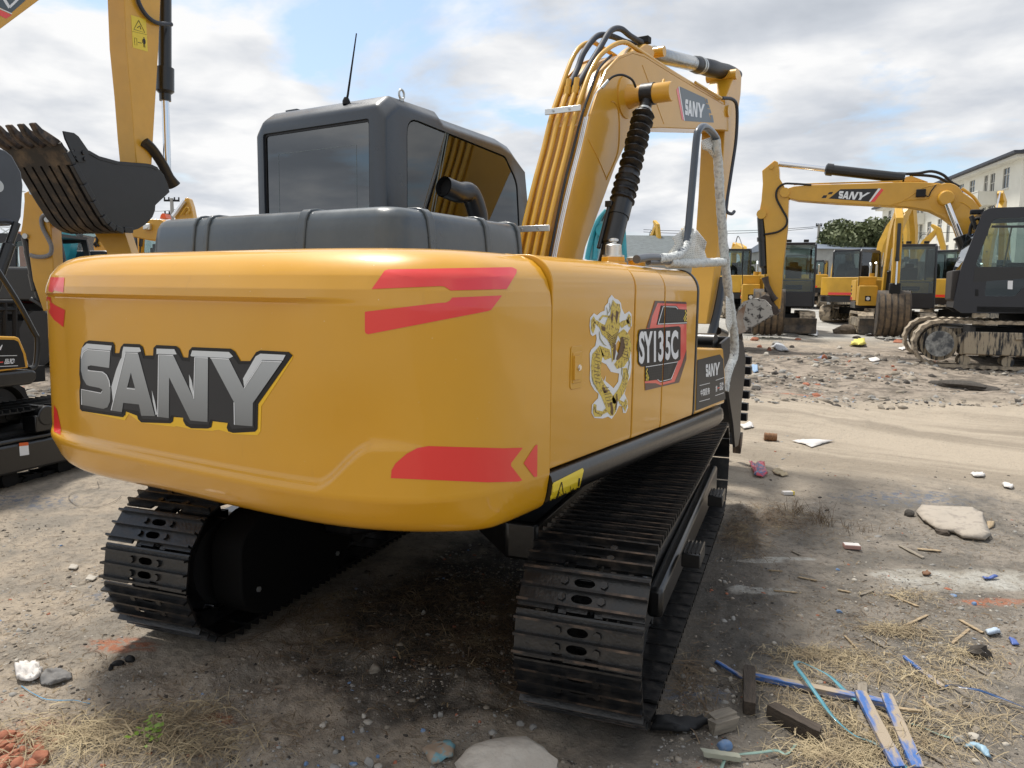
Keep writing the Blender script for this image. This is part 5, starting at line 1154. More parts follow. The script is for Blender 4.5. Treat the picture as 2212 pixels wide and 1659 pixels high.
MB().yz([(-1.6, .93), (.70, .93), (.755, .97), (.755, 1.03), (.72, 1.055), (-1.6, 1.055)], 1.0, 1.262).build('side_sill', BLK, LE, bevel=.03, seg=3)
MB().box((0, -.3, .98), (2.0, 2.7, .14)).build('swing_platform', BLKM, LE)
TB2 = MB().yz(tr(LF, AD_, [(62,795),(57,765),(42,730),(34,727),(-90,724),(-90,815)], 1.245), .80, 1.245).build('tool_box', YEL, LE, bevel=.01)
film('box_film', [([(55,793),(50,765),(39,738),(30,734),(-88,732),(-88,807)],)], surf_fr(LF, 1.245), .002, BLKD, TB2, 0, inv=LF.i)
film('box_lettering', [text_shape('品牌', [(9,775),(31,774),(31,785),(9,787)], .02), stroke([(-80,770),(36,768)], 1.2), stroke([(-80,795),(38,790)], 1.2), (([(-2,752),(3,745),(5,745),(1,756),(-2,756)],))], surf_fr(LF, 1.245), .004, WHITED, TB2, 0, inv=LF.i)
film('box_red_character', [stroke([(-6,783),(6,782)], 2.2)], surf_fr(LF, 1.245), .004, REDD, TB2, 0, inv=LF.i)
MB().xy(rpoly([(-1.25, -.4), (-1.25, -1.6), (-.8, -2.2), (.8, -2.2), (1.25, -1.6), (1.25, -.4)], .2), .95, 1.85).build('engine_housing', BLK, LE, bevel=.05)
MB().box((1.0, -.35, 1.45), (.45, .9, .75)).build('tank_body', BLKM, LE, bevel=.02)
cab_frame(LE, -1.25, -.25, -.7, .95, 1.05, 2.8, 1.8, BLK, GLC)
MB().tube(tp(LF, AD_, [(-20,560),(0,592),(40,655),(74,718),(80,730),(80,760),(76,790),(64,797)], 1.2), .022, 10, smooth=4).build('hand_rail', BLK, LE)
for l in ([(32,652),(32,729)], [(10,652),(10,729)], [(-10,652),(32,652)], [(-10,668),(32,668)]): MB().tube(tp(LF, AD_, l, 1.0), .02, 6).build('guard_frame', BLKM, LE)
gm = MB()
for k in range(8): gm.tube(tp(LF, AD_, [(-14+k*3.4, 670), (-14+k*3.4, 729)], 1.0), .004, 4)
for k in range(6): gm.tube(tp(LF, AD_, [(-14, 675+k*10), (12, 675+k*10)], 1.0), .004, 4)
gm.build('wire_mesh', BLKM, LE)
sl2 = [(-330,430),(-160,330),(-60,300),(12,325),(26,336),(46,372),(50,400),(49,420),(46,468),(40,482),(20,488),(-60,475),(-160,500),(-230,640),(-330,650)]
DKB = mat('dark slate boom', (.035, .042, .055), rough=.4, coat=.4, crough=.2, var=.2, vscale=3)
LB = MB().yz(tr(LF, AD_, sl2, .30), .0, .30).build('boom', DKB, LE, bevel=.012, label='dark slate grey boom section')
c_ = LF.px(-9, 402, .30); MB().cyl(c_, c_+Vector((.03, 0, 0)), .055, 26).build('boss_ring', GALV, LB)
a_, b_ = LF.px(-25, 655, .42), LF.px(36, 482, .42); MB().lathe(a_, b_, [(0, .055), (.72, .055), (.74, .035), (1, .035)], 16).build('boom_cylinder', BLK, LE)
MB().tube(tp(LF, AD_, [(-20,480),(0,477),(20,478),(36,487)], .4), .02, 8, smooth=5).build('hydraulic_hose', HOSE, LE)
# ---------------------------------------------------------------- yellow machine with the raised black bucket
O2 = LF.m @ Vector((-3.35, .3, 0)); h2 = hL; F2 = Fr(O2, h2)
E2 = empty('excavator', O2, h2, 'tall yellow excavator at upper left holding a black toothed bucket in the air', 'excavator', GRP)
for s in (-1, 1): xa, xb = sorted((s*.85, s*1.4)); loop_track(E2, xa, xb, -1.6, 1.6, .45, .42, BLKM, BLKM)
MB().xy(rpoly([(-1.35, .9), (-1.35, -2.2), (-.8, -2.8), (.8, -2.8), (1.35, -2.2), (1.35, .9)], .2), 1.1, 1.7).build('engine_housing', YELD, E2, bevel=.05)
MB().box((0, 0, .8), (1.6, 2.0, .6)).build('undercarriage', BLKM, E2)
cab_frame(E2, -1.35, -.35, -.5, 1.3, 1.15, 3.05, 2.0, CABD, GLC)
AT = T(0, 0, .33333)
B2_ = MB().yz(tr(F2, AD_, [(88,-2),(-10,71),(-150,175),(-330,330),(-430,520),(-480,700),(-600,700),(-560,350),(-300,0),(250,-420),(460,-420),(430,-262)], .22), -.22, .22).build('boom', YELB, E2, bevel=.012)
AR2 = [(270,-330),(262,-150),(269,0),(273,102),(283,207),(290,300),(295,352),(328,356),(333,267),(343,100),(347,0),(352,-200),(345,-330)]
A2_ = MB().yz(tr(F2, AD_, AR2, .19), -.17, .19).build('arm', YELB, E2, bevel=.012)
f2 = surf_fr(F2, .22)
film('boom_logo_panel', [(AT([(-90,-20),(-60,-120),(190,-20),(72,84),(-60,20)]),)], f2, .003, NAVY, B2_, 0, inv=F2.i)
film('boom_logo_stripe', [(AT([(-50,40),(76,98),(38,121),(-80,60)]),)], f2, .003, REDD, B2_, 0, inv=F2.i)
film('boom_lettering', [stroke(AT([(-60,30),(76,90)]), 2.2), stroke(AT([(10,-30),(60,50)]), 6), stroke(AT([(60,48),(130,-20)]), 5)], f2, .005, WHITED, B2_, 0, inv=F2.i)
f3 = surf_fr(F2, .19)
SG = film('warning_sign', [(AT([(848,97),(945,125),(957,335),(860,308)]),)], f3, .003, SIGNY, A2_, 0, inv=F2.i)
film('sign_symbols', [stroke(AT([(897,132),(866,190),(937,212),(897,132)]), 1.3), stroke(AT([(888,180),(905,168),(912,190)]), 1.8), stroke(AT([(855,203),(950,225)]), .5), stroke(AT([(870,245),(872,290),(887,294),(885,249),(870,245)]), .6), stroke(AT([(893,274),(918,280)]), 1.1), stroke(AT([(931,250),(934,285)]), 4.5), stroke(AT([(930,285),(931,306)]), 1.2), stroke(AT([(936,285),(938,308)]), 1.2), stroke(AT([(930,242),(932,247)]), 2.4), stroke(AT([(921,256),(923,278)]), 1), stroke(AT([(940,260),(941,280)]), 1)], f3, .006, BLKD, A2_, 0, inv=F2.i)
for q in ((800, 645), (823, 835)): 
    r0 = F2.px(q[0]/3, q[1]/3, .0); MB().lathe(r0-Vector((.0, .02, 0)), r0+Vector((0, .03, 0)), [(0, .05), (1, .05)], 14).build('arm_hole', YELP, A2_) if 0 else None
MB().tube(tp(F2, AT, [(890,-30),(905,30),(950,100),(1010,145),(1075,155),(1112,158)], .24), .035, 10, smooth=5).build('hydraulic_hose', HOSE, A2_)
a_, b_ = F2.px(356, -200, 0), F2.px(362, 372, 0)
d_ = b_-a_
cc = MB().lathe(a_, F2.px(356.5, 203, 0), [(0, .11), (.86, .11), (.86, .155), (.985, .155), (1, .10)], 24).lathe(F2.px(356.5, 203, 0), F2.px(357, 218, 0), [(0, .10), (1, .10)], 20).build('bucket_cylinder', BLK, E2)
MB().cyl(F2.px(357, 215, 0), b_, .065, 20).build('piston_rod', CHR, cc)
MB().tube(tp(F2, AT, [(935,920),(985,965),(1050,1060),(1095,1150),(1130,1205)], .25), [.09, .085, .085, .09, .115], 12, smooth=4, flat=.5).build('bucket_link', BKT, E2)
MB().tube(tp(F2, AT, [(935,920),(985,965),(1050,1060),(1095,1150),(1130,1205)], -.22), [.09, .085, .085, .09, .115], 12, smooth=4, flat=.5).build('bucket_link', BKT, E2)
bx_ = .575
side = [(398,925),(430,980),(470,1062),(540,1190),(600,1300),(660,1400),(700,1455),(745,1487),(800,1500),(860,1494),(900,1482),(950,1450),(990,1405),(1005,1365),(1008,1330),(1050,1290),(1100,1245),(1088,1195),(1060,1130),(1020,1085),(985,1068),(950,1060),(880,1055),(760,1045),(640,1012),(575,975),(520,945),(470,1010)]
sy = tr(F2, AT, side, bx_)
bb = MB(); bb.yz(sy, bx_-.03, bx_); bb.yz(sy, -bx_, -bx_+.03)
shp = sy[0:14]; ins = off_path(shp, .03); bb.yz(shp+ins[::-1], -bx_+.02, bx_-.02)
B3 = bb.build('bucket', BKT, E2, bevel=.004, smooth=30, label='black raised bucket with worn scraped underside')
rim = sy[19:26]; MB().yz(rim+off_path(rim, .05)[::-1], bx_-.03, bx_+.01).build('side_rim', BKT, B3)
cut_ = tr(F2, AT, [(402,850),(470,862),(500,885),(570,985),(556,1050),(500,1050),(462,1000),(415,900)], bx_)
hole = lambda c: [(c[0]+5.5*math.cos(a), c[1]+9*math.sin(a)) for a in np.linspace(0, 6.28, 9)[:-1]]
for xs in (bx_+.002, -bx_-.03): MB().holed([(xs, a, b) for a, b in cut_], [[(xs, a, b) for a, b in tr(F2, AT, hole(c), bx_)] for c in ((468, 978), (480, 1020))], (.028, 0, 0)).build('side_cutter', BKT, B3)
for c in ((538, 990), (548, 1030)): q = tp(F2, AT, [c], bx_+.03)[0]; MB().cyl(q, q+Vector((.02, 0, 0)), .03, 6).build('cutter_bolt', BKT, B3)
# lip, wear strips, corner shrouds, teeth
o1 = off_path(shp, -.004); o2 = off_path(shp, -.028)
seg_ = slice(2, 10); n_s = 6
for k in range(n_s):
    xa = -bx_+.06+k*(2*bx_-.12)/n_s; xb = xa+(2*bx_-.12)/n_s-.045
    MB().yz(o1[seg_]+o2[seg_][::-1], xa, xb).build('wear_strip', BKTW, B3)
MB().yz(o1[0:3]+o2[0:3][::-1], -bx_, bx_).build('lip_plate', BKTW, B3)
for k in range(1, 9):
    a_ = Vector(sy[k]).lerp(Vector(sy[k+1]), .5) if k < 9 else Vector(sy[k]); d_ = (Vector(sy[k+1])-Vector(sy[k-1])).normalized(); n_ = Vector((d_.y, -d_.x)) 
    l_ = (Vector(sy[k+1])-Vector(sy[k])).length*.44
    MB().prism([(bx_-.05, *(a_-d_*l_+n_*.03)), (bx_-.05, *(a_+d_*l_+n_*.03)), (bx_-.05, *(a_+d_*l_-n_*.06)), (bx_-.05, *(a_-d_*l_-n_*.06))], (.075, 0, 0)).build('corner_shroud', BKT, B3, bevel=.008)
lp = [Vector((q.y, q.z)) for q in tp(F2, AT, [(395,925),(335,885),(290,850),(255,800),(237,795)], bx_)]
base_ = lp[0]; L_ = [p-base_ for p in lp]
for k in range(5):
    xc_ = bx_-.12-k*(2*bx_-.24)/4
    t0, t1, t2, t3, t4 = lp; nn = Vector((-(t3-t0).y, (t3-t0).x)).normalized()
    pol = [t0+nn*.0, t0-(t1-t0)*.55+nn*.05, t0+nn*.085, t1+nn*.075, t2+nn*.06, t3+nn*.035, t4, t3-nn*.03, t2-nn*.055, t1-nn*.07, t0-nn*.07, t0-(t1-t0)*.55-nn*.05]
    MB().yz([tuple(p) for p in pol[2:]], xc_-.05, xc_+.05).build('bucket_tooth', TOOTH, B3, bevel=.018)
# ---------------------------------------------------------------- flat-on traced machines in the left and middle distance
hS = math.atan2(.849, -.528)
def side_fr(u, d):
    o = AD(u, 700, d); o.z = float(ramp(np.array(d))); return Fr(o, hS)
def simple_machine(fr, lab, group=GRP, dy=0, yel_=YELD, cab=True, sc=1):
    e = empty('excavator', fr.o, fr.h, lab, 'excavator', group)
    for s in (-1, 1): xa, xb = sorted((s*.8, s*1.25)); loop_track(e, xa, xb, -1.4+dy, 1.4+dy, .4, .36, BLKM, BLKM)
    MB().box((0, dy, .6), (1.5, 1.8, .6)).build('undercarriage', BLKM, e)
    MB().xy(rpoly([(-1.2, .8+dy), (-1.2, -1.6+dy), (-.8, -2.2+dy), (.8, -2.2+dy), (1.2, -1.6+dy), (1.2, .8+dy)], .2), .95, 1.6).build('engine_housing', yel_, e, bevel=.05)
    if cab: cab_frame(e, .25, 1.2, -.6+dy, 1.0+dy, 1.0, 2.75, 1.75, CABD, GLC)
    return e
# the orange-yellow arm beside the counterweight, its bucket curled
FH = side_fr(250, 13.2)
EH = simple_machine(FH, 'yellow excavator whose grey-hosed arm and black bucket show just left of the counterweight', dy=-3.6, cab=False)
AH_ = T(0, 311.07, .17707)
ah = MB().yz(tr(FH, AH_, [(290,600),(370,560),(440,590),(440,650),(490,750),(540,830),(600,880),(625,1050),(640,1280),(660,1700),(690,2250),(600,2250),(400,1659),(350,1300),(345,1160),(290,1150),(245,1100),(265,1000),(280,880),(295,700)], 0), 0, .30).build('arm', YELB, EH, bevel=.012)
MB().yz(tr(FH, AH_, [(560,860),(720,1000),(1100,1010),(1300,1300),(1500,1900),(1800,1900),(1500,1000),(1200,860),(700,850)], .04), .02, .30).build('boom', YELB, EH, bevel=.012)
for c in ((405, 590), (590, 925), (322, 1125)): q = FH.px(*AH_([c])[0], 0); MB().cyl(q-Vector((.05, 0, 0)), q+Vector((.36, 0, 0)), .045, 16).build('arm_pin', GALV, ah)
MB().tube(tp(FH, AH_, [(610,860),(540,870),(505,920),(520,1020),(580,1140),(625,1240),(620,1330),(560,1370),(450,1375),(370,1355)], -.03), .034, 10, smooth=5).build('sleeved_hose', mat('grey sleeve', (.22, .22, .23), rough=.7, var=.25, vscale=50), ah)
a_, b_ = FH.px(*AH_([(310, 1140)])[0], .15), FH.px(86, 655, .15); MB().lathe(a_, b_, [(0, .065), (.2, .065), (.2, .075), (.55, .07), (.55, .085), (.8, .085), (.82, .05), (1, .05)], 16).build('bucket_cylinder', BLK, EH)
MB().tube(tp(FH, AD_, [(66,645),(84,655),(105,672),(125,700)], .1), .04, 10, smooth=3, flat=.6).build('bucket_link', BLK, EH)
bucket_(EH, tr(FH, AD_, [(66,790),(60,770),(48,740),(46,710),(58,685),(76,672),(100,672),(118,690),(125,720),(110,780),(86,800)], -.3), -.35, .60, BKT, 4)
# black cab and housing showing behind that arm
FK = side_fr(65, 16)
EK = simple_machine(FK, 'excavator with black cab standing behind the grey-hosed arm', cab=False, yel_=BLK)
kc = tr(FK, AD_, [(-40,505),(20,508),(128,505),(140,560),(142,640),(-40,645)], -.5)
w_ = [tr(FK, AD_, rpoly(q, 5), -.5) for q in ([(33,522),(118,518),(128,560),(132,570),(35,600)], [(-30,525),(16,525),(16,600),(-30,600)])]
kb = MB()
for xa in (-.5, .45): kb.holed([(xa, a, b) for a, b in kc], [[(xa, a, b) for a, b in q] for q in w_], (.05, 0, 0))
y0_, y1_ = min(p[0] for p in kc), max(p[0] for p in kc); zt_ = max(p[1] for p in kc)
kb.box((0, (y0_+y1_)/2, zt_-.03), (.95, (y1_-y0_)-.12, .06)); KC = kb.build('cab', CABD, EK, bevel=.015)
for q in w_: MB().yz(q, -.48, -.475).build('side_window', GLC, KC)
MB().box((0, (y0_+y1_)/2, zt_-1.2), (.5, .5, .7)).build('driver_seat', mat('red seat cover', (.35, .02, .02), rough=.8), KC, bevel=.05)
FHd = side_fr(195, 18)
EHd = simple_machine(FHd, 'excavator with rounded black engine hood just above the counterweight', yel_=BLK, cab=False)
MB().yz(rpoly(tr(FHd, AD_, [(148,541),(232,541),(252,556),(256,640),(144,640)], -.6), .12), -.6, .9).build('engine_hood', CABD, EHd, bevel=.03)
MB().yz(rpoly(tr(FHd, AD_, [(152,545),(228,545),(244,557),(247,630),(150,630)], -.6), .1), -.615, -.598).build('hood_panel', mat('navy panel', (.012, .015, .03), rough=.35, coat=.4), EHd)
# boom machine behind the raised bucket
FI = side_fr(290, 19); AI = T(172.8, 414.8, .11719)
EI = simple_machine(FI, 'yellow excavator with curved boom and lamp behind the raised bucket, left of the dark bonnet', dy=1.0)
ib = MB().yz(tr(FI, AI, [(320,1500),(300,1200),(250,1050),(240,940),(285,800),(480,640),(900,420),(1280,500),(1480,500),(1700,620),(1700,900),(1270,890),(940,820),(740,790),(680,860),(600,960),(560,1090),(550,1500)], -.1), -.1, .25).build('boom', YELB, EI, bevel=.02)
MB().yz(tr(FI, AI, [(1700,620),(1780,400),(1850,330),(1900,230),(1930,110),(1965,100),(2000,115),(2050,260),(2085,440),(2100,900),(1960,1300),(1850,1300)], -.05), -.05, .2).build('arm', YELB, EI, bevel=.02)
MB().tube(tp(FI, AI, [(1720,450),(1790,360),(1930,160)], -.1), .06, 8).build('arm_cylinder', CHR, EI)
MB().tube(tp(FI, AI, [(1860,420),(1940,300),(1990,290),(2010,340),(1960,400)], -.12), .02, 6, smooth=4).build('hydraulic_hose', YELP, ib)
q = FI.px(*AI([(1240, 640)])[0], -.18); MB().box(q, (.12, .16, .14)).cyl(q-Vector((.08, 0, 0)), q-Vector((.05, 0, 0)), .06, 12).build('work_lamp', ALU, ib, bevel=.01)
MB().yz(tr(FI, AI, [(1470,490),(1490,420),(1520,390),(1560,395),(1590,480)], .3), .3, .6).build('cylinder_bracket', ORG, ib)
MB().tube(tp(FI, AI, [(290,820),(320,900),(260,960),(300,1010)], -.13), .025, 6, smooth=4).tube(tp(FI, AI, [(340,830),(300,930),(350,1000)], -.13), .025, 6, smooth=4).build('hydraulic_hose', RUB, ib)
FI2 = side_fr(262, 24)
EI2 = simple_machine(FI2, 'far excavator with black glazed cab under the curved boom', cab=True, dy=-.6)
a_ = MB().yz(tr(FI2, AI, [(945,800),(1090,830),(1075,1120),(1060,1500),(940,1500)], -.1), -.1, .3).build('arm', YELB, EI2, bevel=.02)
MB().cyl(FI2.px(*AI([(1110, 850)])[0], 0), FI2.px(*AI([(1095, 1000)])[0], 0), .09, 12).cyl(FI2.px(*AI([(1095, 1000)])[0], 0), FI2.px(*AI([(1075, 1200)])[0], 0), .05, 12).build('bucket_cylinder', BLK, EI2)
bucket_(EI2, tr(FI2, AI, [(560,1140),(620,1020),(700,1000),(780,1060),(860,1040),(930,1100),(940,1300),(700,1400)], -.3), -.3, .7, BKT, 4)
# teal machine wrapped in film, behind the bellows
TEAL = mat('teal paint', (.03, .30, .36), rough=.45, coat=.5, var=.2, vscale=8); TFILM = mat('cloudy plastic sheet', (.25, .50, .52), rough=.25, coat=.6, var=.35, vscale=5, bump=.01, bscale=8)
FT = side_fr(1290, 16)
ET = simple_machine(FT, 'teal excavator wrapped in plastic sheet behind the black bellows cylinder', yel_=TEAL, cab=False, dy=.3)
MB().yz(tr(FT, AD_, [(1268,545),(1276,520),(1282,500),(1300,470),(1312,450),(1330,448),(1345,470),(1345,500),(1340,620),(1262,620)], -.1), -.1, .35).build('arm', TFILM, ET, bevel=.03)
for l in ([(1268,560),(1275,525),(1290,480),(1310,455)], [(1285,560),(1288,520),(1296,495)], [(1345,470),(1350,560)]): MB().tube(tp(FT, AD_, l, -.16), .05, 8, smooth=4).build('boom_pipe', TEAL, ET)
MB().cyl(FT.px(1301, 497, -.35), FT.px(1301, 497, .1), .13, 18).build('arm_pin', TEAL, ET)
MB().tube(tp(FT, AD_, [(1300,478),(1310,460),(1322,470),(1310,488),(1296,484)], -.25), .015, 6, smooth=4).build('hydraulic_hose', RUB, ET)
FT2 = side_fr(135, 17)
ET2 = simple_machine(FT2, 'teal excavator arm sliver beside the brick building at left', yel_=TEAL, cab=False)
MB().yz(tr(FT2, AD_, [(133,495),(146,500),(153,522),(150,545),(134,600),(128,600)], 0), 0, .3).build('arm', TEAL, ET2, bevel=.02)
# ================================================================ BUILDINGS, TREES, POLES
WALL = mat('cream render', (.74, .72, .64), rough=.85, var=.06, vscale=.8, bump=.003, bscale=8)
TRIM = mat('white trim', (.70, .68, .62), rough=.8)
def apartment():
    D0 = 64.; C0 = AD(2183, 640, D0); C0.z = 1.38
    d1 = (FW*math.cos(R(10.5))+Vector((FW.y, -FW.x, 0))*math.sin(R(10.5))).normalized()     # long face, receding
    d2 = Vector((d1.y, -d1.x, 0))                                                          # short face, to the right
    Lg, Wd = 40., 14.; h = math.atan2(d1.y, d1.x)
    e = empty('apartment_building', C0, h, 'cream four-storey apartment block with balconies and dark roof edge on the right', 'building')
    # local: x along the long face (away), y = to the left of it ( = -d2 )
    fr_i = Matrix.Rotation(-h, 4, 'Z') @ Matrix.Translation(-C0)
    zt = AD(2183, 347, D0).z-C0.z; fl = zt/4.2
    ylo, yhi = -Wd, 0.
    op = []; wins = []; bal = []
    for f in range(4):
        zb = .3+f*fl
        k = 0; x = 2.2
        while x < Lg-2:
            kind = k % 6
            if kind in (0, 2, 3, 5): wins.append((x, zb+1.0, 1.25, 1.7))
            elif kind == 1: wins.append((x-.2, zb+.15, .95, 2.5)); wins.append((x+1.3, zb+.9, .8, 1.8)); bal.append((x-.9, zb, 3.4))
            elif kind == 4: wins.append((x, zb+.15, .9, 2.5))
            x += {0: 3.1, 1: 4.2, 2: 2.7, 3: 2.9, 4: 2.4, 5: 3.2}[kind]; k += 1
    holes = [[(a, 0, b), (a, 0, b+hh), (a+w, 0, b+hh), (a+w, 0, b)] for a, b, w, hh in wins]
    MB().holed([(0, 0, -1), (Lg, 0, -1), (Lg, 0, zt), (0, 0, zt)], holes, (0, -.25, 0)).build('wall', WALL, e)
    MB().box((Lg/2, -Wd/2-.2, zt/2-.5), (Lg-.02, Wd-.1, zt+.96)).build('wall', WALL, e)
    MB().box((.0-.06, -Wd/2, zt/2-.5), (.12, Wd, zt+.98)).build('wall', WALL, e, label='plain end wall')
    gl_ = mat('dark window glass', (.05, .06, .07), rough=.1, coat=.5, var=.5, vscale=.6)
    for a, b, w, hh in wins:
        o = MB().box((a+w/2, -.12, b+hh/2), (w, .03, hh)).build('window', gl_, e)
        q = MB().box((a+w/2, -.08, b+hh/2), (.06, .04, hh)).box((a+w/2, -.08, b+hh*.68), (w, .04, .05)).build('window_bars', TRIM, o)
        if hh < 2: MB().box((a+w/2, .05, b-.05), (w+.2, .16, .09)).build('window_sill', TRIM, o)
    for a, b, w in bal:
        o = MB().box((a+w/2, .75, b-.05), (w, 1.5, .22)).box((a+.06, .75, b+.5), (.1, 1.45, 1.0)).box((a+w-.06, .75, b+.5), (.1, 1.45, 1.0)).build('balcony', WALL, e)
        MB().box((a+w/2, 1.46, b+.5), (w, .07, .9)).build('balcony_panel', mat('balcony screen', (.58, .57, .51), rough=.7, var=.2, vscale=30, stretch=(6, 1, .3)), o)
        MB().box((a+w/2, 1.46, b+1.02), (w+.06, .13, .08)).build('balcony_rail', TRIM, o)
    MB().box((Lg/2-.3, -Wd/2, zt+.06), (Lg+1.4, Wd+1.6, .22)).build('cornice', TRIM, e)
    rf = MB(); z0 = zt+.42; rf.add([(-.9, .8, z0), (Lg+.5, .8, z0), (Lg+.5, -Wd-.8, z0), (-.9, -Wd-.8, z0), (3, -Wd/2, z0+2.4), (Lg-3, -Wd/2, z0+2.4)], [(0, 1, 5, 4), (1, 2, 5), (2, 3, 4, 5), (3, 0, 4), (0, 3, 2, 1)])
    rf.build('roof', mat('dark roof', (.035, .038, .05), rough=.6, var=.2, vscale=3), e, smooth=0)
    MB().box((Lg/2-.3, -Wd/2, zt+.30), (Lg+2.2, Wd+2.4, .22)).build('roof_edge', MATS['dark roof'], e)
    return e
apartment()
# low buildings
def low_building(u, d, w, dep, hgt, m, rm, lab, kind='building', over=.3, yaw=0, ridge=1.2):
    o = AD(u, 640, d); o.z = float(ramp(np.array(d)))
    e = empty('low_building', o, hS+math.pi/2+R(yaw), lab, kind)   # local x across, y away from camera
    MB().box((0, dep/2, hgt/2), (w, dep, hgt)).build('wall', m, e)
    MB().add([(-w/2-over, -over, hgt), (w/2+over, -over, hgt), (w/2+over, dep+over, hgt), (-w/2-over, dep+over, hgt), (-w/2-over, dep/2, hgt+ridge), (w/2+over, dep/2, hgt+ridge)], [(0, 1, 5, 4), (2, 3, 4, 5), (1, 2, 5), (0, 4, 3), (0, 3, 2, 1)]).build('roof', rm, e, smooth=0)
    for k in range(max(2, int(w/4))):
        o2 = MB().box((-w/2+(k+.5)*w/max(2, int(w/4)), -.02, hgt*.55), (1.2, .06, 1.2)).build('window', BLK, e)
    return e
TILE = mat('grey roof tiles', (.12, .14, .145), rough=.75, var=.5, vscale=6, stretch=(.6, 4, 4), bump=.05, bscale=5)
BRK = mat('red brick', (.32, .13, .08), rough=.85, var=.25, vscale=2, bump=.01, bscale=10)
def zof(v, d): return AD(1106, v, d).z-1.38
low_building(1365, 48, 4.2, 7, 2.2, mat('grey shed wall', (.3, .3, .28), rough=.8), TILE, 'grey tiled low roof beyond the rear deck of the foreground excavator', ridge=AD(1400, 519, 48).z-1.38-2.2)
low_building(188, 40, 1.7, 4, AD(188, 512, 40).z-1.38, BRK, BRK, 'small red brick building between the arms at far left', over=0, ridge=.05)
low_building(232, 46, 2.4, 4, AD(212, 525, 46).z-1.5, mat('pale grey block wall', (.4, .42, .45), rough=.8), TILE, 'pale grey low block beside the red brick building', over=.1, ridge=.2)
low_building(1745, 62, 10, 8, AD(1745, 545, 62).z-1.6, mat('concrete wall', (.33, .34, .33), rough=.85, var=.15), mat('blue grey sheet roof', (.14, .17, .22), rough=.5), 'grey warehouse with blue-grey sheet roof left of the round tree', ridge=.6)
low_building(2070, 52, 8, 6, 3.2, mat('pale green wall', (.42, .52, .44), rough=.8), ORG, 'pale green shed with orange-red roof seen through the dark cab windows', ridge=1.2) if 0 else None
wl_ = empty('boundary_wall', gloc(1800, 58), hS+math.pi/2, 'long grey boundary wall behind the parked machines', 'wall')
MB().box((0, 0, 1.0), (60, .3, 2.0)).build('wall_panel', mat('old wall', (.30, .30, .28), rough=.9, var=.2, vscale=1), wl_)
# trees
def leafmat(name, c, c2):
    return mat(name, c, rough=.6, col2=c2, thr=.5, soft=.18, vscale=.8, spec=.3)
LEAF = leafmat('broad leaves', (.07, .09, .035), (.16, .18, .085)); BARK = mat('bark', (.09, .07, .055), rough=.9, var=.3, vscale=6)
def tree(u, d, vtop, wpx, lab, seed, n=9000, leaf=.17, airy=.25, name='broadleaf_tree'):
    o = gloc(u, d); top = AD(u, vtop, d).z; H = top-o.z; Wd = wpx*d/FL; g = np.random.default_rng(seed)
    e = empty(name, o, 0, lab, 'tree')
    t = MB(); tr_h = H*.28; t.tube([(0, 0, -.2), (.05, .02, tr_h*.5), (0, .1, tr_h), (.05, 0, H*.6)], [.30*H/8, .22*H/8, .19*H/8, .06], 10, smooth=3)
    cl = []
    for k in range(26):
        a = g.uniform(0, 2*math.pi); el = g.uniform(-.15, 1.0); rr_ = g.uniform(.45, 1.0)
        c = Vector((math.cos(a)*Wd*.42*rr_*math.cos(el*1.1), math.sin(a)*Wd*.42*rr_*math.cos(el*1.1), H*.56+math.sin(el*1.3)*H*.36*rr_)); cl.append(c)
        st_ = Vector((0, .05, tr_h*g.uniform(.7, 1.2))); t.tube([st_, st_.lerp(c, .5)+Vector((0, 0, .2)), c], [.09*H/8, .05*H/8, .015], 6, smooth=3)
    t.build('trunk', BARK, e)
    per = n//26; V = []; 
    for c in cl:
        r0 = Wd*g.uniform(.11, .18); q = g.normal(size=(per, 3)); q /= np.linalg.norm(q, axis=1)[:, None]; q *= (r0*g.uniform(.25, 1.08, per)**.6)[:, None]; q[:, 2] *= .72; V.append(q+np.array(c))
    P = np.vstack(V); m = len(P); a = g.normal(size=(m, 3)); a /= np.linalg.norm(a, axis=1)[:, None]; b = g.normal(size=(m, 3)); b -= (b*a).sum(1)[:, None]*a; b /= np.linalg.norm(b, axis=1)[:, None]
    s = (leaf*g.uniform(.6, 1.3, m))[:, None]
    vs = np.stack([P-a*s, P+b*s*.45, P+a*s, P-b*s*.45], 1).reshape(-1, 3); fs = [(4*i, 4*i+1, 4*i+2, 4*i+3) for i in range(m)]
    me = bpy.data.meshes.new('crown'); me.from_pydata(vs.tolist(), [], fs); me.materials.append(LEAF); oo = bpy.data.objects.new('crown', me); COL.objects.link(oo); oo.parent = e
    return e
tree(1855, 58, 458, 215, 'big round green tree left of the cream apartment block', 3, 9500, .19)
tree(1800, 64, 500, 90, 'smaller green tree at the left flank of the big round tree', 5, 4500, .2)
tree(1605, 60, 552, 45, 'small sparse tree above the compact excavator cab', 8, 900, .16)
tree(1440, 66, 528, 60, 'low dark green tree behind the foam-wrapped rail', 9, 2500, .18)
tree(1560, 64, 565, 40, 'small bushy tree just right of the foam-wrapped post', 12, 1500, .18)
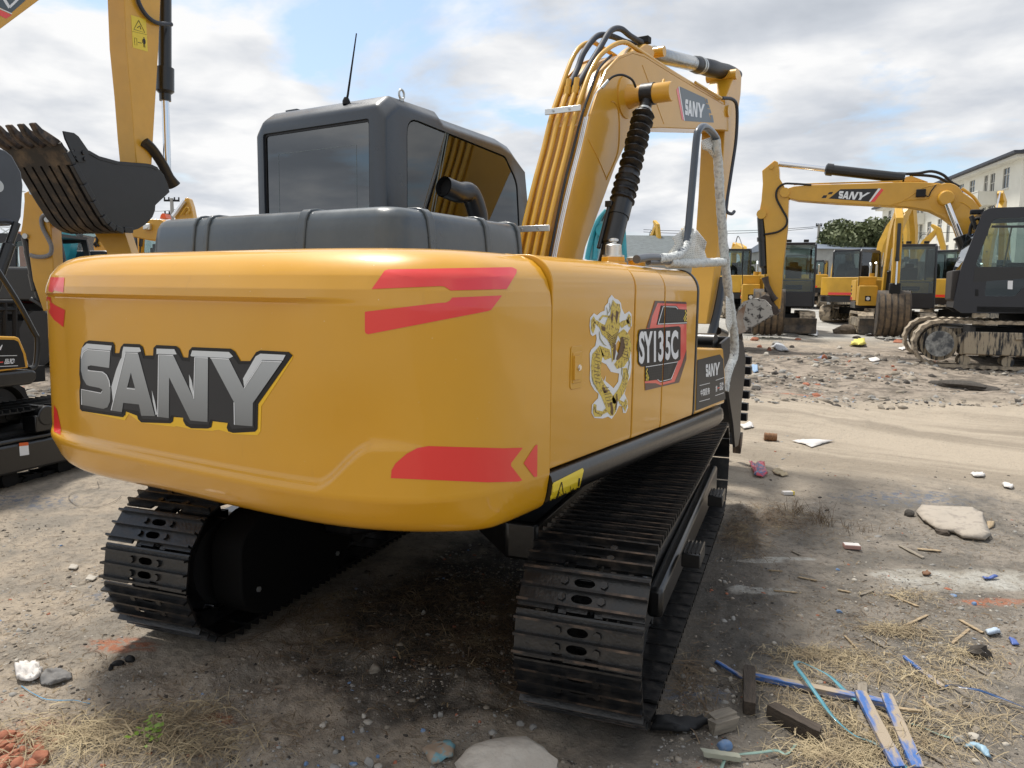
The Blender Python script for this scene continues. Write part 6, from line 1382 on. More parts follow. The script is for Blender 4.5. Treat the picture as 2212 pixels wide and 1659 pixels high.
# poles and wires
CONC = mat('concrete pole', (.32, .31, .29), rough=.85)
def pole(u, vt, d, arms, lab):
    o = gloc(u, d); H = AD(u, vt, d).z-o.z; e = empty('utility_pole', o, hS+math.pi/2, lab, 'pole')
    MB().cyl((0, 0, -.3), (0, 0, H), .17, 10, .11).build('pole_shaft', CONC, e)
    for dz, w in arms:
        c = MB().box((0, 0, H-dz), (w, .12, .12)).build('crossarm', BLKM, e)
        for k in (-1, -.4, .4, 1): MB().cyl((k*w*.47, 0, H-dz), (k*w*.47, 0, H-dz+.22), .05, 8).build('insulator', BLKM, c)
    return o, H
pole(1757, 487, 70, [(.12, .5)], 'thin concrete pole left of the round tree carrying wires')
pole(381, 432, 52, [(.15, 1.0), (1.05, 1.0)], 'utility pole with two crossarms above the dark bonnet')
def wire(u0, v0, u1, v1, d, sag, lab, r=.02):
    a = AD(u0, v0, d); b = AD(u1, v1, d); P = [a.lerp(b, t)-Vector((0, 0, sag*4*t*(1-t))) for t in np.linspace(0, 1, 17)]
    o = MB().tube(P, r, 5).build('overhead_wire', BLKM); tag(o, lab, 'wire', 'overhead wires')
for i, (a, b, lab) in enumerate([((1390, 496, 1757, 490), .25, 'upper overhead wire left of the thin pole'), ((1390, 501, 1757, 493), .3, 'second overhead wire just under the upper one'), ((1757, 490, 2100, 500), .3, 'overhead wire right of the thin pole passing the tree'), ((1540, 538, 1757, 527), .15, 'lowest overhead wire near the arm of the big machine'), ((330, 456, 381, 452), .05, 'short overhead wire left of the crossarm pole'), ((1757, 527, 1790, 530), .1, 'low overhead wire between thin pole and tree')]):
    wire(*a, 70 if a[0] > 400 else 52, b, lab, .022 if a[0] > 400 else .014)
# lattice mast at the far left
def mast(u, vt, d):
    o = gloc(u, d); H = AD(u, vt, d).z-o.z; e = empty('lattice_mast', o, R(20), 'thin steel lattice mast rising behind the bucket teeth', 'mast')
    b = MB(); w = lambda z: 1.1*(1-z/H)+.12
    for sx in (-1, 1):
        for sy_ in (-1, 1): b.tube([(sx*w(0), sy_*w(0), 0), (sx*w(H*.9), sy_*w(H*.9), H*.9)], .05, 5)
    n = 16
    for k in range(n):
        z0, z1 = H*.9*k/n, H*.9*(k+1)/n
        for sx, sy_ in ((1, 0), (-1, 0), (0, 1), (0, -1)):
            p = lambda z, s: Vector(((sx or s)*w(z), (sy_ or s)*w(z), z)); b.tube([p(z0, -1), p(z1, 1)], .03, 4); b.tube([p(z1, -1), p(z1, 1)], .03, 4); b.tube([p(z0, 1), p(z1, -1)], .03, 4)
    b.cyl((0, 0, H*.88), (0, 0, H), .04, 6).build('mast_lattice', GALV, e)
    for z in (.62, .70, .78): MB().box((0, 0, H*z), (3.4, 3.4, .08)).box((1.5, 0, H*z+.6), (.3, .12, 1.3)).box((-1.5, .4, H*z+.6), (.3, .12, 1.3)).build('antenna_platform', GALV, e)
mast(9, 283, 75)
# ================================================================ THINGS LYING ON THE GROUND
def hN(p, s=0): return float(fbm(np.array([p[0]*1.0+s*7.3]), np.array([p[1]*1.0+p[2]*1.7+s*3.1]), 3, 5)[0])
ico = bmesh.new(); bmesh.ops.create_icosphere(ico, subdivisions=3, radius=1); ICOV = [v.co.copy() for v in ico.verts]; ico.verts.ensure_lookup_table(); ICOF = [tuple(v.index for v in f.verts) for f in ico.faces]; ico.free()
def rock_mesh(sx, sy, sz, seed, rough=.35, flat=.3, cut=7):
    g = random.Random(seed); planes = [(Vector((g.gauss(0, 1), g.gauss(0, 1), g.gauss(0, 1))).normalized(), g.uniform(.55, .9)) for _ in range(cut)]
    vs = []
    for v in ICOV:
        p = v.copy()
        for n, d in planes:
            k = p.dot(n)
            if k > d: p -= n*(k-d)*.92
        p *= 1+rough*hN(p*2.2, seed)
        if p.z < -flat: p.z = -flat
        vs.append((p.x*sx, p.y*sy, (p.z+flat*.7)*sz))
    return vs
STONE = mat('grey stone', (.27, .26, .24), rough=.9, var=.3, vscale=14, bump=.002, bscale=90)
PALE = mat('pale stone', (.42, .385, .33), rough=.9, var=.18, vscale=9, col2=None, bump=.002, bscale=60)
BRICK = mat('brick chunk', (.34, .13, .075), rough=.92, var=.3, vscale=12, bump=.003, bscale=70)
BLUST = mat('blue stained stone', (.13, .22, .38), rough=.85, col2=(.33, .33, .32), thr=.55, soft=.1, vscale=14)
CLOD = mat('soil clod', (.25, .215, .17), rough=.95, var=.35, vscale=6)
DIRT = mat('dark soil', (.06, .052, .044), rough=.98, var=.4, vscale=20, bump=.01, bscale=60)
BPL = mat('chipped blue paint wood', (.05, .13, .36), rough=.8, col2=(.33, .27, .20), thr=.50, soft=.06, vscale=7, stretch=(.7, 2.6, 2.6), bump=.001, bscale=80)
GWOOD = mat('grey weathered wood', (.22, .19, .15), rough=.9, var=.35, vscale=10, stretch=(.6, 6, 6), bump=.002, bscale=60)
DWOOD = mat('dark damp wood', (.06, .045, .033), rough=.85, var=.5, vscale=9, stretch=(1, 7, 7), bump=.004, bscale=50)
CLW = mat('white rag', (.62, .59, .56), rough=.9, bump=.004, bscale=30); CLG = mat('grey rag', (.17, .165, .16), rough=.9, bump=.004, bscale=30)
def scale_at(p): return depth(p.x, p.y)/FL
def rock(name, label, cat, u, v, w, h, m, seed, grp=None, asp=.8, rough=.35, cut=7):
    p = GP(u, v); s = scale_at(p)*w/2; hz = scale_at(p)*h/2*1.25
    o = MB().add(rock_mesh(s, s*asp, hz, seed, rough, cut=cut), ICOF).build(name, m, smooth=38); o.location = p; o.rotation_euler = (0, 0, seed*1.3)
    return tag(o, label, cat, grp)
def plank(name, label, cat, a, b, wpx, th, m, lift=0., lift2=None, grp=None):
    A_ = GP(*a, lift+th/2+.004); B_ = GP(*b, (lift if lift2 is None else lift2)+th/2+.004); d = B_-A_; L_ = d.length; d.normalize(); w = wpx*scale_at((A_+B_)/2)
    sdv = d.cross(Vector((0, 0, 1))).normalized(); up = sdv.cross(d)
    g = random.Random(int(a[0]*7+a[1])); b_ = MB(); n = 12
    vs = []
    for i in range(n+1):
        t = i/n*L_; e = .5*w*(1-(.0 if 0 < i < n else .12))
        for s1, s2 in ((-1, -1), (1, -1), (1, 1), (-1, 1)): vs.append(((t+(g.uniform(-.012, .012) if i in (0, n) else 0)), s1*e+g.uniform(-.0012, .0012), s2*th/2+g.uniform(-.0008, .0008)))
    fs = [(i*4+k, i*4+(k+1) % 4, (i+1)*4+(k+1) % 4, (i+1)*4+k) for i in range(n) for k in range(4)]+[(0, 1, 2, 3), (4*n, 4*n+1, 4*n+2, 4*n+3)]
    o = b_.add(vs, fs).build(name, m, bevel=.0015); o.matrix_world = Matrix(((d.x, sdv.x, up.x, A_.x), (d.y, sdv.y, up.y, A_.y), (d.z, sdv.z, up.z, A_.z), (0, 0, 0, 1)))
    return tag(o, label, cat, grp)
def sheet(name, label, cat, px_, m, hgt=.02, seed=1, th=.002, grp=None, wr=18., step=8):
    """crumpled flat thing filling an outline on the ground"""
    bm = bmesh.new(); P = [Vector((a, b, 0)) for a, b in px_]; vv = [bm.verts.new(p) for p in P]; 
    for t in tessellate_polygon([P]): bm.faces.new([vv[i] for i in t])
    xs = [p.x for p in P]; ys = [p.y for p in P]
    for lo_, hi_, ax_ in ((min(xs), max(xs), 0), (min(ys), max(ys), 1)):
        N_ = step; 
        for i in range(1, N_):
            k = lo_+(hi_-lo_)*i/N_; co = Vector((k, 0, 0)) if ax_ == 0 else Vector((0, k, 0)); no = Vector((1, 0, 0)) if ax_ == 0 else Vector((0, 1, 0))
            bmesh.ops.bisect_plane(bm, geom=bm.verts[:]+bm.edges[:]+bm.faces[:], plane_co=co, plane_no=no)
    c = GP(sum(xs)/len(xs), sum(ys)/len(ys))
    for v in bm.verts:
        q = GP(v.co.x, v.co.y); n_ = float(fbm(np.array([q.x*wr+seed*5]), np.array([q.y*wr]), 3, seed)[0])
        edge = v.is_boundary; q.z += .004+hgt*max(0, .55+1.4*n_)*(.45 if edge else 1); v.co = q-c
    me = bpy.data.meshes.new(name); bm.to_mesh(me); bm.free(); me.materials.append(m); me.shade_smooth(); o = bpy.data.objects.new(name, me); COL.objects.link(o); o.location = c
    s = o.modifiers.new('thick', 'SOLIDIFY'); s.thickness = th; return tag(o, label, cat, grp)
def ribbon(name, label, cat, px_, wpx, m, lifts=None, grp=None):
    P = []; n = len(px_)
    for i, (u, v) in enumerate(px_):
        l = lifts[i] if lifts else .01
        p = GP(u, v); 
        if l > .02:   # raised points: step back along the ray so the loop stands off the ground
            r = ray(u, v); z = p.z+l; t = (z-CAM.z)/r.z; p = CAM+r*t
        else: p.z += l
        P.append(p)
    Q = []
    for i in range(n-1):
        p0, p1, p2, p3 = P[max(i-1, 0)], P[i], P[i+1], P[min(i+2, n-1)]
        for k in range(6):
            t = k/6; Q.append(.5*((2*p1)+(p2-p0)*t+(2*p0-5*p1+4*p2-p3)*t*t+(3*p1-p0-3*p2+p3)*t**3))
    Q.append(P[-1]); vs = []
    for i, q in enumerate(Q):
        d = (Q[min(i+1, len(Q)-1)]-Q[max(i-1, 0)]).normalized(); s = d.cross(Vector((0, 0, 1))); s = s.normalized() if s.length > .1 else Vector((1, 0, 0)); tw = .5*math.sin(i*.23)
        s = (s*math.cos(tw)+Vector((0, 0, 1))*math.sin(tw)*.6)*wpx*.5*scale_at(q); vs += [q+s, q-s]
    o = MB().add(vs, [(2*i, 2*i+1, 2*i+3, 2*i+2) for i in range(len(Q)-1)]).build(name, m, smooth=80); s = o.modifiers.new('thick', 'SOLIDIFY'); s.thickness = .0012
    return tag(o, label, cat, grp)
K4 = T(1520.8, 1175.1, .3125); K3 = T(1589.9, 708.5, .30216); K1 = T(0, 1019.6, .38532); K5 = T(604.8, 1088.7, .34367); K2 = T(1036.9, 915.9, .41673)
k4 = lambda a, b: K4([(a, b)])[0]; k3 = lambda a, b: K3([(a, b)])[0]; k1 = lambda a, b: K1([(a, b)])[0]; k5 = lambda a, b: K5([(a, b)])[0]; k2 = lambda a, b: K2([(a, b)])[0]
GPK = 'blue painted planks'
plank('plank', 'long blue-flecked plank crossing under the other planks, lower right', 'plank', k4(290, 935), k4(1240, 1150), 21, .022, BPL, .01, .02, GPK)
plank('plank', 'short thin blue-brown strip beyond the left end of the long plank', 'plank', k4(82, 822), k4(265, 935), 9, .012, BPL, .0, None, GPK)
plank('plank', 'blue plank slanting down to the bottom edge, left of two', 'plank', k4(1068, 1105), k4(1345, 1590), 28, .02, BPL, .045, .01, GPK)
plank('plank', 'blue plank slanting down to the bottom edge, right of two', 'plank', k4(1255, 1085), k4(1475, 1590), 28, .02, BPL, .015, .01, GPK)
plank('plank', 'grey bare board standing crosswise beneath the blue planks', 'plank', k4(1092, 985), k4(1098, 1375), 23, .018, GWOOD, .0, .0, GPK)
plank('plank', 'narrow blue sliver of wood pointing at the dark strap', 'plank', k4(1385, 800), k4(1655, 1012), 11, .012, BPL, .004, None, GPK)
plank('plank', 'thin pale brown lath end sticking out right of the crossed planks', 'plank', k4(1325, 1160), k4(1510, 1182), 9, .012, WOODM, .004, None, GPK)
plank('plank', 'pale green-grey board end at the bottom beside the blue stone', 'plank', k4(-20, 1480), k4(255, 1520), 18, .02, mat('pale green board', (.36, .36, .28), rough=.85, var=.2), .01, None, GPK)
GW = 'dark wood blocks'
plank('wood_block', 'upright-lying rotten dark log piece at the end of the long blue plank', 'wood block', k4(308, 925), k4(312, 1195), 27, .06, DWOOD, 0, None, GW)
plank('wood_block', 'long dark brown beam end half buried in straw', 'wood block', k4(465, 1195), k4(800, 1375), 30, .055, DWOOD, 0, None, GW)
plank('wood_block', 'stubby grey-brown block beside the blue stone', 'wood block', k4(45, 1290), k4(205, 1240), 28, .06, GWOOD, 0, None, GW)
rock('stone', 'blue-stained round stone at the bottom edge near the right track', 'stone', *k4(142, 1410), 38, 26, BLUST, 3, 'loose stones')
STR = mat('teal strap', (.07, .24, .30), rough=.4, var=.25, vscale=12, coat=.3); STR2 = mat('faded green strap', (.22, .33, .28), rough=.5, var=.2, vscale=10); STR3 = mat('navy strap', (.02, .06, .16), rough=.4, col2=(.08, .30, .22), thr=.62, soft=.03, vscale=5)
GS = 'plastic packing straps'
ribbon('packing_strap', 'teal strap bent into a tall loop across the blue planks', 'strap', K4([(1420,1590),(1330,1500),(1180,1410),(1040,1320),(900,1200),(800,1070),(700,930),(640,850),(632,822),(660,812),(730,840),(860,905),(960,1000),(1050,1080)]), 9, STR, [.01, .01, .02, .03, .05, .07, .08, .08, .07, .06, .05, .04, .03, .03], GS)
ribbon('packing_strap', 'faded green strap arching over straw at the bottom edge', 'strap', K4([(110,1590),(160,1500),(240,1455),(380,1442),(500,1462),(570,1470),(640,1395)]), 8, STR2, [.01, .02, .03, .03, .02, .01, .01], GS)
ribbon('packing_strap', 'navy and green strap with white tag running off to the right', 'strap', K4([(1630,1015),(1700,1000),(1800,992),(1900,1010),(2000,1045),(2110,1085),(2240,1140)]), 8, STR3, [.01, .02, .04, .05, .04, .03, .03], GS)
ribbon('packing_strap', 'flat faded green strap piece right of the blue planks', 'strap', K4([(1420,1255),(1500,1280),(1620,1330),(1720,1360)]), 7, STR2, None, GS)
ribbon('strap_tag', 'white tag on the navy strap', 'tag', K4([(1760,990),(1790,995),(1820,998)]), 7, CLW, [.05, .05, .05]) 
GSP = 'wood splinters on the damp soil'
SPL = [((1350,15),(1520,105),10,'pale split lath beside the pale cement patch'),((1480,42),(1640,55),9,'flat pale chip above the cement patch'),((925,325),(1010,342),6,'small pale stick left of the cement patch'),((1080,360),(1168,330),6,'small pale stick tilted up right'),((1280,358),(1480,440),7,'brown and white lath below the cement patch'),((1375,580),(1545,500),6,'straight straw-coloured stick in the small straw heap'),((1110,645),(1245,722),6,'blue-grey thin lath in the middle of the damp soil'),((968,640),(1060,735),5,'thin bent brown stick'),((1770,535),(1925,622),8,'grey tapered lath near the crumpled rag'),((1735,790),(1950,912),6,'pale stick below the crumpled rag'),((1290,608),(1390,600),5,'light splinter at the straw heap edge'),((650,235),(770,260),6,'dark twig on grey soil'),((605,55),(665,82),5,'tiny stick below the carton'),((1720,690),(1830,600),7,'bent pale bark strip right of the straw heap'),((640,345),(480,330),4,'faint brown stick left of the stones'),((1480,1420),(1640,1520),9,'grey board splinter right of the blue planks'),((1510,1090),(1590,1160),7,'brown chip near the blue planks'),((450,190),(540,196),4,'thin brown stick between the cement patches')]
for i, (a, b, w, lab) in enumerate(SPL): plank('wood_splinter', lab, 'splinter', k4(*a), k4(*b), w, .007, WOODM if i % 3 else GWOOD, .0, None, GSP)
# broken board
sheet('broken_board', 'broken pale chipboard slab lying at the right on damp soil', 'board', K3([(1330,1290),(1700,1320),(1745,1345),(1812,1500),(1780,1528),(1620,1515),(1560,1480),(1440,1462),(1350,1400),(1290,1340)]), mat('chipboard', (.37, .325, .27), rough=.9, var=.25, vscale=14, col2=(.24, .21, .18), thr=.62, soft=.1, bump=.003, bscale=60), .03, 3, .022, None, 3.)
rock('clod', 'brown crumbly clod on the edge of the broken board', 'clod', *k3(1480, 1470), 40, 18, DWOOD, 5, 'dark lumps'); rock('clod', 'dark grey lump just left of the broken board', 'clod', *k3(1240, 1345), 30, 20, DIRT, 6, 'dark lumps')
sheet('bark_piece', 'curled brown bark piece right of the broken board', 'bark', K3([(1790,1405),(1850,1395),(1840,1430),(1800,1445)]), WOODM, .03, 4)
def carton(name, lab, u, v, w, d, h, m, rz, cat='carton'):
    p = GP(u, v); s = scale_at(p); o = MB().box((0, 0, h*s/2+.003), (w*s, d*s, h*s)).build(name, m, bevel=.002); o.location = p; o.rotation_euler = (0, 0, rz); return tag(o, lab, cat)
c_ = carton('cigarette_carton', 'small squashed pink and white carton on the damp soil', *k3(826, 1575), 34, 22, 8, mat('pink carton side', (.42, .24, .20), rough=.6), fa-1.75)
MB().box((0, 0, 0), (1, 1, 1)).build('x', CLW).name if 0 else None
t_ = GP(*k3(826, 1575)); s_ = scale_at(t_); MB().box((0, 0, 8*s_+.0045), (32*s_, 20*s_, .002)).build('carton_lid', CLW, c_)
c2_ = carton('match_box', 'small white box with yellow end near the red wrapper', *k3(368, 1192), 24, 12, 7, CLW, fa-1.45); s_ = scale_at(GP(*k3(368, 1192)))
MB().box((11.8*s_, 0, 3.5*s_+.003), (3*s_, 12.5*s_, 7.4*s_)).build('box_end', SIGNY, c2_)
WR = mat('red blue wrapper', (.55, .04, .07), rough=.35, coat=.4, col2=(.05, .09, .22), thr=.55, soft=.02, vscale=16)
sheet('wrapper', 'crumpled red and blue foil wrapper right of the bucket', 'wrapper', K3([(90,962),(140,985),(205,990),(225,1060),(190,1078),(130,1070),(120,1030)]), WR, .07, 6)
sheet('paper_scrap', 'crumpled brown paper beside the red wrapper', 'paper', K3([(255,1020),(310,1018),(375,1060),(330,1068),(275,1050)]), mat('brown paper', (.42, .34, .22), rough=.9), .04, 7, grp='paper scraps')
for i, (P_, lab) in enumerate([([(1675,1045),(1720,1038),(1780,1055),(1770,1075),(1700,1072)], 'flattened white foam dish at far right'), ([(1900,1120),(1940,1118),(1988,1140),(1970,1158),(1915,1148)], 'crushed white cup near the right edge'), ([(400,815),(480,805),(560,812),(700,812),(620,835),(540,860),(500,840)], 'torn white sheet lying on the dark wet strip'), ([(20,700),(90,695),(130,715),(60,730)], 'white lime patch scrap next to the bucket'), ([(110,300),(150,295),(160,318),(125,326)], 'pale blue rag scrap on the rubble slope'), ([(940,235),(1000,225),(1050,235),(980,248)], 'white shredded scrap on the haul road edge'), ([(1155,150),(1200,140),(1235,145),(1190,165)], 'white tissue by the muddy track'), ([(1240,360),(1270,362),(1262,372),(1245,372)], 'tiny white paper on the sand')]):
    sheet('paper_scrap', lab, 'scrap', K3(P_), CLW if i != 4 else mat('pale blue rag', (.25, .36, .50), rough=.8), .05 if i > 2 else .04, 8+i, grp='paper scraps', step=6)
p = GP(*k3(245, 805)); s_ = scale_at(p); o = MB().lathe(Vector((-13*s_, 0, 9*s_)), Vector((13*s_, 0, 8*s_)), [(0, 8.5*s_), (.1, 9*s_), (.3, 8*s_), (.35, 9*s_), (.6, 8*s_), (.65, 9*s_), (.9, 8*s_), (1, 9*s_)], 18).build('spool', mat('orange brown rust', (.22, .11, .05), rough=.8, var=.4, vscale=20)); o.location = p; o.rotation_euler = (0, 0, .35); tag(o, 'ribbed rusty brown spool lying on the sand beside the bucket', 'spool')
# rubble beyond the road
def rub(l, lab, u, v, w, h, m, s): rock('rubble_chunk', lab, 'rubble', *k3(u, v), w, h, m, s, 'rubble chunks', rough=.5)
for i, (u, v, w, h, m, lab) in enumerate([(631,222,15,16,BRICK,'round orange brick chunk on the rubble slope'),(218,200,15,12,PALE,'bright white lump on the rubble slope'),(742,148,14,9,PALE,'pale rounded stone left of the yellow bag'),(290,124,24,12,STONE,'grey rock by the small excavator bucket'),(440,85,16,6,BRICK,'flat red brick scrap at the top of the slope'),(235,160,14,10,BRICK,'red brick piece beside the white lump'),(560,300,18,9,PALE,'pale clod in the middle of the slope'),(808,300,9,7,BRICK,'small brick bit below the slope'),(1082,352,10,7,BRICK,'brick bit near the dark soil mound'),(1118,322,8,6,BRICK,'orange brick bit above the other'),(1005,55,28,5,BRICK,'flat red-brown slab under the white sheets'),(1160,105,26,10,BRICK,'rusty brick heap beside the muddy track'),(1075,95,16,9,STONE,'grey stone beside the rusty heap'),(170,140,12,8,BRICK,'brick bit at the left of the slope'),(330,170,12,8,STONE,'small grey stone under the torn plastic'),(880,130,10,6,STONE,'grey pebble beside the yellow bag'),(700,265,6,5,PALE,'tiny white pebble below the slope'),(860,75,22,8,DIRT,'dark lump behind the yellow bag'),(130,90,22,10,BRICK,'dark red heap near the bucket'),(400,140,14,7,DIRT,'small dark clod mid slope')]): rub(0, lab, u, v, w, h, m, 40+i)
rng2 = random.Random(5)
sheet('plastic_bag', 'yellow plastic bag on the rubble slope', 'bag', K3([(810,135),(840,112),(885,100),(925,118),(932,135),(880,142)]), mat('yellow bag', (.62, .55, .12), rough=.6), .18, 20, wr=5)
sheet('plastic_sheet', 'white plastic sheets heaped before the dozer blade', 'plastic sheet', K3([(920,60),(960,30),(975,45),(1000,40),(1050,5),(1110,-5),(1095,20),(1040,45),(960,62)]), CLW, .22, 21, wr=4)
sheet('plastic_sheet', 'torn grey-white plastic on the left of the rubble slope', 'plastic sheet', K3([(250,140),(300,130),(360,150),(380,170),(340,180),(290,160)]), mat('grey plastic', (.45, .46, .48), rough=.5), .12, 22, wr=5)
sheet('plastic_sheet', 'folded pale cardboard and plastic at the top of the slope', 'plastic sheet', K3([(510,35),(560,25),(590,50),(580,65),(520,62)]), mat('pale plastic', (.5, .52, .54), rough=.5), .15, 23, wr=5)
rock('soil_mound', 'low dark soil mound on the haul road at right', 'mound', *k3(1610, 430), 150, 22, DIRT, 60, 'soil mounds', asp=.35, rough=.8, cut=3)
rock('soil_mound', 'low earth mound in front of the striped small excavator', 'mound', *k3(790, 40), 60, 26, mat('brown soil', (.12, .095, .07), rough=.97, var=.35, vscale=12, bump=.02, bscale=30), 61, 'soil mounds', asp=.6, rough=.8, cut=3)
rock('soil_mound', 'small dark mound near the left of the haul road', 'mound', *k3(150, 435), 40, 10, DIRT, 62, 'soil mounds', asp=.5, rough=.8, cut=3)
# lower left
sheet('rag', 'crumpled dirty white cloth at lower left', 'cloth', K1([(85,1125),(110,1100),(150,1092),(200,1108),(240,1150),(215,1180),(150,1195),(100,1185)]), CLW, .055, 30, .003, 'rags', 34., 16)
sheet('rag', 'flattened grey cloth right of the white one', 'cloth', K1([(225,1180),(250,1145),(330,1125),(400,1140),(405,1165),(340,1195),(290,1212),(235,1198)]), CLG, .03, 31, .003, 'rags', 34., 16)
for i, (u, v, w, h, lab) in enumerate([(728, 1055, 26, 14, 'black oily lump, right one of the trio on brick dust'), (660, 1080, 28, 13, 'black oily lump, middle one of the trio on brick dust'), (622, 1108, 13, 18, 'black oily lump, nearest one of the trio'), ]): rock('oily_lump', lab, 'lump', *k1(u, v), w, h, BLKM, 70+i, 'oily lumps', rough=.2, cut=2)
BRL = [(225,1625,48,44,'large round broken red brick in the lower left corner'),(60,1560,30,22,'red brick piece at the left edge of the pile'),(20,1500,34,26,'red brick at the left picture edge'),(130,1515,22,12,'brick fragment at the back of the pile'),(100,1600,26,14,'brick fragment in the middle of the pile'),(30,1630,40,20,'brick piece at the very corner'),(165,1575,18,12,'small brick fragment beside the large one'),(70,1520,20,10,'thin brick flake at the back'),(150,1650,40,14,'pinkish brick face at the bottom edge'),(10,1570,20,16,'dark red brick at the edge')]
for i, (u, v, w, h, lab) in enumerate(BRL): rock('brick_chunk', lab, 'brick', *k1(u, v), w, h, BRICK, 80+i, 'broken bricks', rough=.3)
# extra bricks
for i, (u, v, w, h) in enumerate([(45,1480,30,16),(95,1500,26,14),(15,1540,34,20),(80,1590,30,18),(125,1570,24,14),(50,1610,30,18),(110,1640,34,18),(180,1640,30,16),(20,1655,30,18),(210,1570,30,18)]):
    rock('brick_chunk', ['brick bit at the upper left of the corner pile','brick bit along the top of the corner pile','broken brick against the left picture edge','brick half in the heart of the corner pile','brick bit right of the pile heart','flat brick low in the corner pile','brick face near the bottom of the corner pile','brick bit under the large round brick','brick half at the lowest left corner','brick shoulder behind the large round brick'][i], 'brick', *k1(u, v), w*1.25, h*1.3, BRICK, 230+i, 'broken bricks', rough=.25, cut=12)
for i, (u, v, w, h) in enumerate([(110,1545,22,8),(85,1580,16,8),(190,1600,14,8),(140,1560,12,9)]): rock('concrete_chunk', ['grey shard lying across the brick pile', 'grey bit deep in the brick pile', 'grey bit near the large brick', 'grey flake behind the large brick'][i], 'rubble', *k1(u, v), w, h, STONE, 95+i, 'concrete bits', rough=.3)
for P_, lab in (([(385,548),(400,525),(440,535),(425,555)], 'pale tile shard left of the left track'), ([(480,610),(500,585),(545,598),(520,618)], 'white tile shard tight against the left track')): sheet('tile_shard', lab, 'tile', K1(P_), PALE, .01, 33, .006, 'tile shards')
ribbon('string', 'thin blue string on the soil at lower left', 'string', K1([(120,1210),(165,1240),(205,1262),(260,1285),(340,1292),(420,1290),(470,1302),(505,1310)]), 1.8, mat('blue string', (.08, .30, .50), rough=.6))
ribbon('string', 'thin bent wire on the ground beyond the left track', 'wire', K1([(545,60),(555,90),(530,105),(450,112),(395,130),(390,160),(440,195),(560,200),(650,165),(680,140)]), 1.3, mat('thin wire', (.12, .10, .08), rough=.6))
GRN = mat('green weed', (.16, .26, .03), rough=.5, var=.25, vscale=30)
wp = GP(*k1(835, 1530)); wd = MB(); g = random.Random(4)
for k in range(26):
    a = g.uniform(0, 6.28); r_ = g.uniform(.0, .07); c = Vector((r_*math.cos(a), r_*math.sin(a), g.uniform(.01, .06))); d = Vector((math.cos(a), math.sin(a), g.uniform(-.2, .5))).normalized()*g.uniform(.012, .026); s = d.cross(Vector((0, 0, 1))).normalized()*d.length*.55
    wd.add([c-d*.2, c+d*.4+s, c+d, c+d*.4-s], [(0, 1, 2, 3)])
o = wd.build('weed', GRN); o.location = wp; tag(o, 'small bright green weed in the dry straw', 'weed')
wd = MB()
for k in range(14):
    a = g.uniform(0, 6.28); r_ = g.uniform(.0, .05); c = Vector((r_*math.cos(a), r_*math.sin(a), g.uniform(.02, .07))); d = Vector((math.cos(a), math.sin(a), .3)).normalized()*g.uniform(.012, .024); s = d.cross(Vector((0, 0, 1))).normalized()*d.length*.5
    wd.add([c-d*.2, c+d*.4+s, c+d, c+d*.4-s], [(0, 1, 2, 3)])
o = wd.build('weed', GRN); o.location = GP(*k1(820, 1485)); tag(o, 'pair of paler green leaves just behind the bright weed', 'weed')
